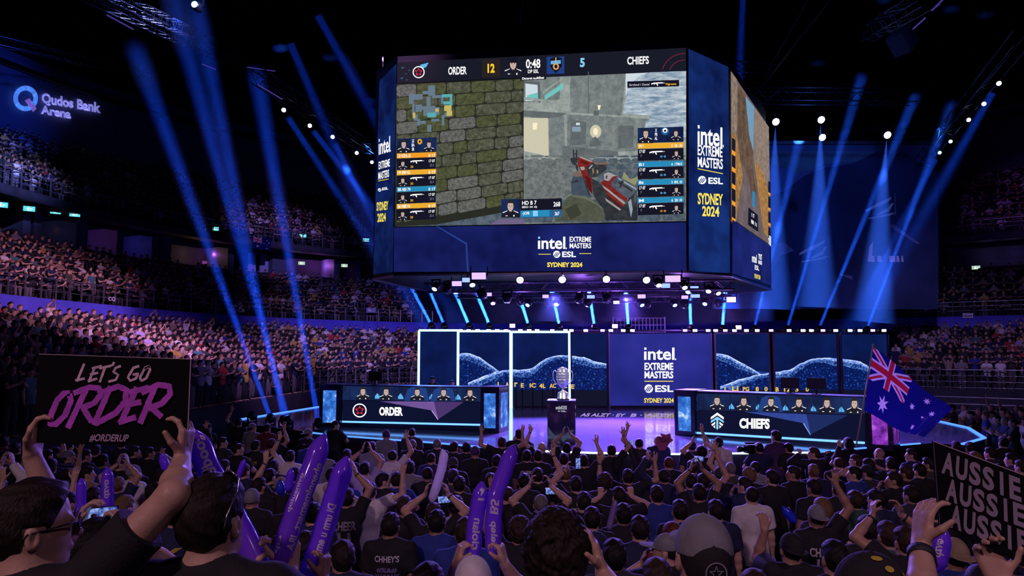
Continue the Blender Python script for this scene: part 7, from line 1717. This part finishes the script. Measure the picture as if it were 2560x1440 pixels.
strokes(A, [[(440, 306), (404, 304), (360, 350), (322, 440), (316, 494), (352, 498), (410, 440), (446, 350), (436, 308)], [(548, 264), (426, 522)], [(462, 306), (560, 268), (622, 274), (632, 312), (590, 366), (506, 400)], [(520, 392), (576, 484)], [(694, 262), (588, 502)], [(636, 300), (740, 262), (790, 284), (784, 356), (724, 428), (600, 494)], [(858, 268), (752, 494)], [(806, 300), (930, 270)], [(786, 378), (884, 358)], [(742, 486), (852, 452)], [(974, 254), (876, 492)], [(884, 304), (990, 252), (1058, 262), (1064, 310), (1012, 368), (926, 402)], [(944, 392), (1012, 452)]], 14.5, M_pur, 40)
A.text('#ORDERUP', 226, 1084, 322, 1104, M_pur2, .015, .03, .25)
A.mb.build('lettering', A.ms, sign1)
A = Art(pl, .0004); A.line(97, 885, 477, 898, 1.6, M_cardedge); A.line(477, 898, 468, 1117, 2.2, M_cardedge); A.mb.build('pale_edge', A.ms, sign1)
pl = Plane((0, 2.25, 0), (1, 0, 0)); mb = MB(); slab(mb, pl, [(2349, 1309), (2640, 1452), (2640, 1218), (2333, 1103)], .008); sign2 = mb.build('placard', M_card); tag(sign2, 'black tilted placard with grey block capitals at the right edge', 'sign')
M_greyl = mat('placard grey lettering', (.33, .27, .36), .7); A = Art(pl, .0006); z = A.use(M_greyl)
for q in (((2357, 1126), (2552, 1197), (2556, 1257), (2351, 1181)), ((2366, 1193), (2562, 1264), (2566, 1322), (2361, 1249)), ((2376, 1258), (2572, 1332), (2576, 1392), (2371, 1317))):
    for i, ch in enumerate('AUSSIE'):
        u0, u1 = i / 6 + .01, (i + 1) / 6 - .012
        if ch == 'I': u0, u1 = u0 + .05, u1 - .05
        fq = quad_map(*[pl.px(*c, z) for c in q]); text_to(A.mb, ch, lambda u, v: fq(u0 + (u1 - u0) * u, v), .04)
A.mb.build('lettering', A.ms, sign2); A = Art(pl, .0004); A.line(2333, 1103, 2640, 1218, 2, M_cardedge); A.line(2333, 1103, 2349, 1309, 1.5, mat('placard edge dim', (.16, .13, .18), .6)); A.mb.build('pale_edge', A.ms, sign2)
# pink star shaped card in the crowd
d = d_for_y(1173) + .1; pl = Plane((0, d, 0), (1, 0, 0)); mb = MB(); slab(mb, pl, [(1648, 1126), (1639, 1106), (1643, 1090), (1655, 1092), (1650, 1083), (1665, 1087), (1676, 1083), (1678, 1096), (1684, 1100), (1674, 1108), (1662, 1126)], .01)
stc = mb.build('star_card', mat('pink card', (.34, .06, .20), .7)); tag(stc, 'pink jagged star shaped card held up in front of the stage', 'sign'); A = Art(pl, .002); A.text('Mora ny\nJAIMA', 1648, 1094, 1674, 1108, mat('card ink', (.05, .01, .05), .7)); A.mb.build('lettering', A.ms, stc)

# ---------------- inflatable sticks
def stick_mat(name, col, a=.35):
    m = mat(name, col, .16, coat=.8); nt = m.node_tree; b = nt.nodes['Principled BSDF']; out = nt.nodes['Material Output']; tr = nt.nodes.new('ShaderNodeBsdfTranslucent'); tr.inputs['Color'].default_value = (*[min(1, c * 1.3) for c in col], 1); mx = nt.nodes.new('ShaderNodeMixShader'); mx.inputs[0].default_value = a
    nt.links.new(b.outputs[0], mx.inputs[1]); nt.links.new(tr.outputs[0], mx.inputs[2]); nt.links.new(mx.outputs[0], out.inputs['Surface']); return m
M_stick = stick_mat('inflated purple plastic', (.26, .075, .90)); M_stickb = stick_mat('inflated blue plastic', (.03, .06, .60)); M_stickw = stick_mat('inflated white plastic', (.95, .85, .88)); M_stickc = stick_mat('clear plastic', (.30, .24, .42)); M_stext = mat('stick print', (.66, .58, .80), .5)
_tf = {}
def text_fine(body, step=.04):
    if body in _tf: return _tf[body]
    V, Fc, asp = text_mesh(body, .03); bm = bmesh.new(); vs = [bm.verts.new((u * max(asp, 1), v, 0)) for u, v in V]
    for q in Fc:
        try: bm.faces.new([vs[i] for i in q])
        except ValueError: pass
    for _ in range(4):
        es = [e for e in bm.edges if e.calc_length() > .22]
        if not es: break
        bmesh.ops.subdivide_edges(bm, edges=es, cuts=1); bmesh.ops.triangulate(bm, faces=bm.faces[:])
    bm.verts.ensure_lookup_table(); bm.verts.index_update(); r = ([(v.co.x / max(asp, 1), v.co.y) for v in bm.verts], [tuple(v.index for v in f.verts) for f in bm.faces]); bm.free(); _tf[body] = r; return r
def inflated(label, pts, r, m, texts=(), group='inflatable clapper sticks'):
    """pts: path (world points) from the held end to the tip; texts: (body, t0, t1, angle, width)"""
    P = [Vector(p) for p in pts]; N = 28; Lc = [0]
    for a, b in zip(P, P[1:]): Lc.append(Lc[-1] + (b - a).length)
    L = Lc[-1]
    def cen(t):
        s = t * L
        for i in range(len(P) - 1):
            if s <= Lc[i + 1] or i == len(P) - 2: return P[i].lerp(P[i + 1], (s - Lc[i]) / (Lc[i + 1] - Lc[i]))
    def rad(t):
        e = min(t * L / (r * 1.5), (1 - t) * L / (r * 2.2), 1); return r * max(.10, math.sin(e * PI / 2) ** .75) * (1 + .025 * math.sin(t * 31))
    ts = [0, .006, .015, .03, .05] + [.05 + .88 * k / N for k in range(1, N + 1)] + [.95, .97, .985, .995, 1]
    mb = MB(); o0 = P[0]; mb.tube([cen(t) - o0 for t in ts], [rad(t) for t in ts], 18); o = mb.build('clapper_stick', m, None, True); o.location = o0
    ax = (P[-1] - P[0]).normalized(); view = (Vector((0, 0, CZ)) - cen(.5)).normalized(); e1 = (view - ax * view.dot(ax)).normalized(); e2 = ax.cross(e1)
    seam = MB()
    for sg in (-1, 1): seam.tube([cen(t) - o0 + e2 * sg * (rad(t) + .001) for t in ts], [.0016] * len(ts), 5)
    seam.build('seam', m, o, True)
    for body, t0, t1, ang, wd in texts:
        V, Fc = text_fine(body); mb = MB()
        for u, v in V:
            t = t0 + (t1 - t0) * u; a = ang + (v - .5) * wd * (1 if t1 > t0 else -1); rr = rad(t) * 1.02
            mb.v.append(tuple(cen(t) - o0 + (e1 * math.cos(a) + e2 * math.sin(a)) * rr))
        mb.f = Fc; mb.mi = [0] * len(Fc); mb.build('lettering', M_stext, o)
    tag(o, label, 'inflatable stick', group); return o
s_ = lambda *a: [at(*p) for p in a]
inflated('purple inflated stick leaning left behind the near man with sunglasses', s_((662, 1450, 2.68), (600, 1320, 2.73), (520, 1170, 2.80), (484, 1075, 2.88)), .043, M_stick, [('goodt', .93, .66, .15, 1.3)])
inflated('longest upright purple inflated stick with pale lettering left of centre', s_((690, 1432, 2.68), (742, 1270, 2.74), (812, 1084, 2.84)), .037, M_stick, [('ohennimemert', .78, .30, .62, .8), ('IRA', .26, .16, .62, .8), ('ovinauiop', .68, .40, -.68, .6), ('cip', .24, .12, -.68, .6)])
inflated('purple inflated stick with smeared lettering right of the longest one', s_((764, 1462, 2.93), (808, 1330, 2.98), (868, 1140, 3.04)), .040, M_stick, [('Di urm u emft', .62, .22, .05, .9), ('qo', .16, .08, .0, .9)])
inflated('purple inflated stick with pale lettering, left of the bottom centre pair', s_((1183, 1396, 3.74), (1186, 1320, 3.76), (1205, 1203, 3.80)), .038, M_stick, [('ciolan', .12, .52, .3, 1.1), ('14', .75, .92, .3, .9)])
inflated('bent purple inflated stick leaning right at the top of the bottom centre pair', s_((1233, 1396, 3.74), (1233, 1310, 3.76), (1238, 1240, 3.78), (1262, 1175, 3.84), (1285, 1112, 3.90)), .040, M_stick, [('cielep', .06, .30, .0, 1.1), ('B5', .36, .48, .0, 1.1)])
dw = d_for_y(1166) - .5
inflated('white inflated stick bent like a cane in mid crowd', s_((1078, 1256, dw), (1090, 1220, dw), (1104, 1172, dw), (1110, 1140, dw), (1106, 1122, dw)), .066, M_stickw)
for lab, a, b, dd, r, m in (('slim violet stick held up right of the near sunglasses', (590, 1205), (612, 1148), 6.0, .022, M_stick), ('short violet stick under the placard, nearer the checked shirt', (203, 1290), (203, 1195), 5.6, .033, M_stick), ('glossy violet stick with a round blue tip under the placard', (268, 1285), (269, 1168), 5.4, .040, M_stick), ('blue stick with a rounded tip held by the orange capped person', (702, 1240), (700, 1198), 7.2, .045, M_stickb), ('dark violet stick beside the orange capped person', (720, 1230), (728, 1170), 7.6, .04, M_stick), ('small violet stick under the placard\'s right end', (420, 1180), (402, 1134), 8.6, .05, M_stick), ('short shiny blue stick held over the open aisle', (1990, 1308), (1956, 1266), 6.6, .038, M_stickb), ('violet stick with pale print below the tilted placard', (2338, 1432), (2362, 1318), 3.2, .036, M_stick), ('clear plastic stick hanging beside the raised fist', (1521, 1326), (1540, 1250), 6.4, .024, M_stickc)):
    inflated(lab, [at(*a, dd), at(*b, dd)], r, m, [('ovzp', .75, .35, 0, 1.0)] if 'pale print' in lab or 'round blue' in lab else ())

# ---------------- phones
M_phone = mat('phone shell', (.012, .012, .016), .3); M_pscr = lit_noise('phone picture', (.01, .03, .25), (.35, .5, 1), 1.0, 40, .4, .65)
def phone(label, px, py, d, wd, ht, roll=0.0):
    o = empty('phone', at(px, py, d), 0, label, 'phone', 'phones raised in the audience'); o.rotation_euler = (0, roll, 0)
    mb = MB(); mb.box((0, 0, 0), (wd, .009, ht)); mb.build('body', M_phone, o); mb = MB(); mb.box((0, -.005, 0), (wd * .90, .002, ht * .92)); mb.build('display', M_pscr, o)
ph = lambda y: d_for_y(y)
phone('upright phone showing the bright stage, right of the plinth', 1445, 1159, ph(1191) + .3, .075, .155); phone('level phone showing a blue picture in both hands', 1379, 1228, ph(1234) + .35, .155, .075); phone('level phone raised below the white stick', 1111, 1249, ph(1258) + .35, .15, .075, R(-4))
phone('phone with a red lit picture held over the stage edge', 1747, 1147, ph(1184) + .3, .15, .075); phone('phone in both hands beside the near man with glasses', 258, 1288, 3.36, .15, .075, R(-6)); phone('phone held upright against the violet stage', 1579, 1108, ph(1095), .075, .15)
# ---------------- flag on its pole
df = d_for_y(1137) + .15
pole = empty('flag', at(2141, 1115, df), 0, 'dark blue flag with a red white cross corner and white stars on a raised pole', 'flag'); fo = Vector(pole.location)
mb = MB(); mb.tube([at(2140, 1118, df) - fo, at(2183, 864, df) - fo], .013, 8); mb.build('pole', mat('flag pole', (.45, .33, .28), .4), pole, True); mb = MB(); mb.lathe([(.0, -.02), (.02, -.012), (.026, .004), (.018, .022), (.0, .03)], at(2183.5, 862, df) - fo, 12); mb.build('finial', M_temple, pole, True)
tl, trr, br, bl = [at(x, y, df) for x, y in ((2184, 868), (2386, 1026), (2318, 1097), (2160, 1026))]; fm = quad_map(tl, trr, br, bl)
NU, NV = 200, 120; V = []; Q = []; mi = []
for j in range(NV + 1):
    for i in range(NU + 1):
        u, v = i / NU, j / NV; p = fm(u, v); wv = .05 * math.sin(u * 9 + v * 2.5) * u + .03 * math.sin(u * 17 - v * 4) * u
        p = p + Vector((0, wv + .10 * u, -.10 * math.sin(PI * u) * (1 - v) * .5 + .02 * math.sin(u * 8))); V.append(p - fo)
def seg(x, y, x0, y0, x1, y1):
    dx, dy = x1 - x0, y1 - y0; t = max(0, min(1, ((x - x0) * dx + (y - y0) * dy) / (dx * dx + dy * dy))); return math.hypot(x - x0 - t * dx, y - y0 - t * dy)
def star(x, y, cx, cyy, r, n=7):
    a = math.atan2(x - cx, y - cyy); q = math.hypot(x - cx, y - cyy); k = abs(((a / (2 * PI / n)) + .5) % 1 - .5) * 2; return q < r * (.45 + .55 * (1 - k) ** 2.2)
def flag_col(u, v):
    x, y = u * 2, v                                              # flag two wide, one high; canton at the hoist top
    if x < 1 and y > .5:
        cx, cyy = x, (y - .5) * 2
        if abs(cx - .5) < .05 or abs(cyy - .5) < .10: return 1
        if abs(cx - .5) < .083 or abs(cyy - .5) < .166: return 2
        d1, d2 = seg(cx * 2, cyy, 0, 0, 2, 1), seg(cx * 2, cyy, 0, 1, 2, 0)
        if min(d1, d2) < .040: return 1
        if min(d1, d2) < .105: return 2
        return 0
    if star(x, y, .5, .25, .155): return 2
    for c in ((1.5, .82, .075), (1.5, .16, .075), (1.25, .56, .075), (1.74, .62, .075)):
        if star(x, y, *c): return 2
    return 2 if star(x, y, 1.6, .45, .04, 5) else 0
for j in range(NV):
    for i in range(NU): n = NU + 1; Q.append((j * n + i, j * n + i + 1, (j + 1) * n + i + 1, (j + 1) * n + i)); mi.append(flag_col((i + .5) / NU, (j + .5) / NV))
fl = link('cloth', np_mesh('cloth', np.array([tuple(p) for p in V]), np.array(Q), mi), [stick_mat('flag blue', (.008, .010, .12), .3), stick_mat('flag red', (.55, .02, .035), .3), stick_mat('flag white', (.72, .66, .66), .3)], pole)
# small flag hung on the upper tier railing
s0 = s_for_px(16.3, 634, 12); a0 = bowl(16.2, s0); b0 = bowl(16.2, s_for_px(16.3, 679, 12)); V = []; Q = []; mi = []
for j in range(25):
    for i in range(49): u, v = i / 48, j / 24; V.append((a0[0] + (b0[0] - a0[0]) * u, a0[1] + (b0[1] - a0[1]) * u - .12 - .05 * math.sin(u * 14), 12.75 - 1.0 * (1 - v) - .06 * math.sin(u * 3)))
for j in range(24):
    for i in range(48): Q.append((j * 49 + i, j * 49 + i + 1, (j + 1) * 49 + i + 1, (j + 1) * 49 + i)); mi.append(flag_col((i + .5) / 48, (j + .5) / 24))
sf = link('flag', np_mesh('flag', np.array(V), np.array(Q), mi), [MATS['flag blue'], MATS['flag red'], MATS['flag white']]); tag(sf, 'small flag hung over the upper tier railing above a suite', 'flag')
# drink can, backpack, camera on its tripod, camera operator, players
q = at(2062, 1134, d_for_y(1118)); mb = MB(); mb.lathe([(.024, 0), (.031, .008), (.033, .02), (.033, .11), (.027, .122)], (0, 0, 0), 18, Vector((1, 0, .25))); cn = mb.build('drink_can', mat('can', (.30, .22, .12), .25, .8), None, True); cn.location = q; tag(cn, 'raised drink can at the mouth of the short haired person', 'can')
bp_ = who(1979, 1332); f = Field((-.22, -.36, .85), (.22, .0, 1.5), .011); f.ell((0, -.19, 1.19), (.150, .095, .20), .02); f.ell((0, -.25, 1.10), (.11, .07, .10), .03); f.ripple(.004, 40, 30, 36, 1)
bk = link('backpack', to_mesh(f, 'backpack'), mat('backpack shiny', (.06, .05, .22), .22, .3, noise=.8, nscale=9)); bk.matrix_world = bp_.matrix_world; tag(bk, 'shiny patterned backpack worn by the black capped person', 'backpack')
op = person((at(1940, 1076, 15.6).x, 15.6, 0), 'hold', R(10), .05, 'purple', 'long', 'dark', 1, R(20), (at(1940, 1076, 15.6).z) / 1.765, .012); tag(op, 'person, camera operator in a dark purple shirt standing against the stage edge', 'person')
cz_ = at(1880, 1122, 15.5); cm = empty('video_camera', (cz_.x, 15.5, 0), R(12), 'black video camera on a tripod in front of the right desk', 'camera'); zc_ = cz_.z
mb = MB(); mb.box((0, 0, zc_), (.30, .16, .17)); mb.box((-.05, 0, zc_ + .12), (.2, .05, .04)); mb.build('body', M_blackm, cm); mb = MB(); mb.lathe([(.05, 0), (.055, .10), (.06, .18)], (-.15, 0, zc_), 16, (-1, 0, 0)); mb.build('lens', M_blackm, cm, True); mb = MB(); mb.box((.18, .02, zc_ + .03), (.08, .10, .07)); mb.build('viewfinder', M_blackm, cm)
for k in range(3): a = 2 * PI * k / 3; mb = MB(); mb.tube([(0, 0, zc_ - .12), (math.cos(a) * .4, math.sin(a) * .4, 0)], .02, 6); mb.build('leg', M_blackm, cm)
mb = MB(); mb.lathe([(.06, zc_ - .14), (.07, zc_ - .1), (.05, zc_ - .08)], n=12); mb.build('head', M_blackm, cm)
o_, u_, n_ = deskO
for (x, y, hr, sc2, lab) in ((1082, 941, 'dark', 1, 'person, standing face above the left desk\'s top edge at the dark neon framed screen'), (968, 949, 'black', 1, 'person, dark haired player just showing over the middle of the left desk'), (905, 951, 'dark', 1, 'person, player barely showing over the left end of the left desk'), (1130, 950, 'black', 1, 'person, dark seated shape behind the right end of the left desk')):
    dd = 23.1; p = at(x, y, dd); o = person((p.x, dd, SZ), 'hold', 0, -.05, 'black', 'tee', hr, 0, PI + R(-8), (p.z - SZ) / 1.765, .014); tag(o, lab, 'person', 'players on the stage')
# ================================================================ THE STANDS' AUDIENCE
def dec(me, n):
    """thin a mesh to about n triangles; arrays of points and triangles"""
    o = bpy.data.objects.new('t', me); C.objects.link(o); m = o.modifiers.new('d', 'DECIMATE'); t = sum(len(p.vertices) - 2 for p in me.polygons); m.ratio = min(1, n / t)
    ev = o.evaluated_get(bpy.context.evaluated_depsgraph_get()); mm = bpy.data.meshes.new_from_object(ev); mm.calc_loop_triangles()
    V = np.zeros(len(mm.vertices) * 3, np.float32); mm.vertices.foreach_get('co', V); T = np.zeros(len(mm.loop_triangles) * 3, np.int32); mm.loop_triangles.foreach_get('vertices', T)
    C.objects.unlink(o); bpy.data.objects.remove(o); bpy.data.meshes.remove(mm); return V.reshape(-1, 3), T.reshape(-1, 3)
def figure(pose, lod, sit=False):
    """one far figure: list of (points, triangles, role)"""
    A = arms_of(pose); h = .024; k = (1.0, .40)[lod]; out = []
    f = body_field(*A, 0, .0, h, legs=not sit); 
    if sit:
        f = Field((-.34, -.26, .42), (.34, .75, 1.9 if 'over' not in pose else 2.2), h); torso_prims(f); f.cone((0, -.012, 1.46), (0, .004, 1.585), .06, .055, .04); head_prims(f, HEADC, frame(0, 0), False)
        for side, (sh, el, wr, hd, pn, curl) in ((1, A[0]), (-1, A[1])): f.cone(sh, el, .058, .045, .04); f.cone(el, wr, .045, .034, .02); f.cone(wr, wr + unit(hd) * .13, .038, .03, .02)
    out.append((*dec(to_mesh(f, 't'), int(360 * k)), 0))
    out.append((*dec(to_mesh(shirt_field(*A, .024, 'tee', 0), 't'), int(240 * k)), 1))
    if sit:
        f = Field((-.3, -.2, .40), (.3, .75, 1.06), .026)
        for s in (-1, 1): f.cone((s * .09, 0, .93), (s * .12, .42, .96), .10, .075, .03); f.cone((s * .12, .42, .96), (s * .12, .44, .50), .072, .05, .02)
        out.append((*dec(to_mesh(f, 't'), int(140 * k)), 2))
    else: out.append((*dec(to_mesh(trousers_field(.026), 't'), int(120 * k)), 2))
    hv, ht = dec(to_mesh(hair_field('short', .014), 't'), int(90 * k)); out.append((hv + HEADC.astype(np.float32), ht, 3))
    return out
FIG = {}
for nm, pose, sit in (('clap', 'clap', False), ('stand', 'down', False), ('hold', 'hold', False), ('upp', 'over', False), ('sit', 'hold', True), ('sitclap', 'clap', True)):
    for lod in (0, 1): FIG[nm, lod] = figure(pose, lod, sit)
cr = np.random.default_rng(11); seats = []
SHS = ['black'] * 9 + ['charcoal', 'charcoal', 'charcoal', 'navy', 'navy', 'navy', 'navy', 'grey', 'grey', 'white', 'white', 'white', 'lavender', 'blue', 'red', 'maroon', 'olive', 'teal', 'black', 'yellow', 'tan']
def rows(tier, d0, z0, n, dd, dz, inset, gap, occ, sit, lod, pxr, skip):
    for r_ in range(n):
        d = d0 + r_ * dd + inset; P = offset(BOWL, d); S_ = arclen(P); L = S_[-1]
        for t in np.arange(.3, L - .3, gap):
            if cr.random() > occ: continue
            tt = t + cr.uniform(-.08, .08); i = min(np.searchsorted(S_, tt) - 1, len(P) - 2); f = (tt - S_[i]) / (S_[i + 1] - S_[i]); p = P[i] * (1 - f) + P[i + 1] * f
            if p[1] < 6: continue
            z = z0 + r_ * dz; x, y = proj((p[0], p[1], z + 1.5))
            if not any(a < x < b for a, b in pxr): continue
            if skip and skip(x, r_): continue
            q = P[i + 1] - P[i]; ang = math.atan2(-q[0], q[1]) ; nrm = Vector((q[1], -q[0])).normalized()          # towards the arena
            seats.append((tier, r_, float(p[0]), float(p[1]), z, math.atan2(-nrm.x, nrm.y) + cr.uniform(-.15, .15), sit, lod, x, y, t))
aisles = lambda w_: (lambda x, r_: False)
rows('low', *LOW, .42, .60, .93, False, 0, ((-40, 1055), (2236, 2600)), None)
rows('mid', *MID, .42, .60, .90, True, 0, ((-40, 1045), (2285, 2600)), lambda x, r_: 565 < x < 590)
rows('upper', *UPP, .42, .60, .90, True, 1, ((-40, 945), (2400, 2600)), None)
# seats right of the stage tip, on the floor, facing the stage
for r_ in range(5):
    for k in range(9):
        dd_ = 17.6 + k * 1.0 + cr.uniform(-.2, .2); X = max(13.4, np.interp(dd_, [17, 19.3, 22, 27], [13.3, 13.4, 14.5, 15.4])) + r_ * .85
        x, y = proj((X, dd_, 1.7))
        if 2330 < x < 2600: seats.append(('side', r_, X, dd_, 0.0, R(75) + cr.uniform(-.2, .2), False, 0, x, y, dd_))
NI = max(0, 299 - sum(1 for o in C.objects if o.name.startswith('person')))
def vis(s):
    x, y = s[8], s[9]
    return 0 < x < 2560 and y < 1075 and not (88 < x < 482 and y > 885) and not (2330 < x and y > 1100) and not (x > 800 and x < 1275 and y > 950)
order = sorted([s for s in seats if vis(s) and s[0] in ('low', 'side')], key=lambda s: s[3])[:NI]
chosen = set(id(s) for s in order)
TN = {'low': 'in the lower stand', 'side': 'beyond the right stage tip'}
WP = [(60, 'left of the placard'), (300, 'above the placard'), (520, 'right of the placard'), (620, 'above the raised arm'), (700, 'above the stage tip'), (780, 'left of the desk'), (1060, 'behind the desk'), (2330, 'behind the flag'), (2430, 'under the railing'), (2520, 'at the right edge')]
recs = []
for s in order:
    tier, r_, X, Y, z, ang, sit, lod, x, y, t = s; sh = SHS[int(cr.integers(len(SHS)))]; hr = ['dark', 'black', 'brown', 'crop', 'dark', 'cap back black', 'blond', 'grey'][int(cr.integers(8))]; po = ['clap', 'clap', 'hold', 'down', 'clap', 'up/down' if cr.random() < .3 else 'hold'][int(cr.integers(6))]
    o = person((X, Y, z), po, 0, 0, sh, 'tee', hr, int(cr.choice([0, 0, 1, 1, 2])), ang, cr.uniform(.95, 1.03), .017)
    recs.append([o, Y, 'person, %s shirt, %s, %s, %s%s' % (sh, HN[hr], PN[po], TN[tier] if tier == 'side' else 'stand row ' + ['one', 'two', 'three', 'four', 'five', 'six', 'seven', 'eight'][min(r_, 7)] + ' ', '' if tier == 'side' else min(WP, key=lambda q: abs(q[0] - x))[1])])
by = {}
for q in recs: q[2] = q[2].strip(); by.setdefault(q[2], []).append(q)
for lab, L in by.items():
    L.sort(key=lambda q: q[1])
    for i, q in enumerate(L): tag(q[0], lab if len(L) == 1 else lab + ', %s' % ['nearest', 'second nearest', 'third nearest', 'farther', 'farthest'][min(i, 4)], 'person', 'audience standing in the stands')
# everyone else, far and small: one mesh
role_slots = [M_skin[0], M_skin[1], M_skin[2]] + [M_cloth[n] for n in dict.fromkeys(SHS)] + [M_denim, M_khaki] + [M_hair[n] for n in ('black', 'dark', 'brown', 'blond')]
sidx = {n: 3 + i for i, n in enumerate(dict.fromkeys(SHS))}; tb = 3 + len(sidx); hb = tb + 2
VV = []; TT = []; MI = []; base = 0
for s in seats:
    if id(s) in chosen: continue
    tier, r_, X, Y, z, ang, sit, lod, x, y, t = s
    sits = sit and not (r_ == 0 and cr.random() < .3)
    nm = ('sitclap' if cr.random() < .5 else 'sit') if sits else ['clap', 'clap', 'hold', 'stand', 'upp' if cr.random() < .25 else 'clap'][int(cr.integers(5))]
    c, sn = math.cos(ang), math.sin(ang); k = cr.uniform(.93, 1.04); sh = sidx[SHS[int(cr.integers(len(SHS)))]]; sk = int(cr.choice([0, 0, 1, 1, 2])); hr = hb + int(cr.choice([0, 1, 1, 2, 3]))
    for V, T, role in FIG[nm, lod]:
        W = np.empty_like(V); W[:, 0] = (V[:, 0] * c - V[:, 1] * sn) * k + X; W[:, 1] = (V[:, 0] * sn + V[:, 1] * c) * k + Y; W[:, 2] = (V[:, 2] - (.50 if sits else 0)) * k + z
        VV.append(W); TT.append(T + base); base += len(V); MI.append(np.full(len(T), (sk, sh, tb + int(cr.random() < .3), hr)[role], np.int32))
print('stand figures', len(seats), 'verts', base, 'individuals', len(order))
cro = link('crowd', np_mesh('crowd', np.concatenate(VV), np.concatenate(TT), np.concatenate(MI)), role_slots); tag(cro, 'mass of small spectators filling the tiers of the stands', 'crowd', None, 'stuff')
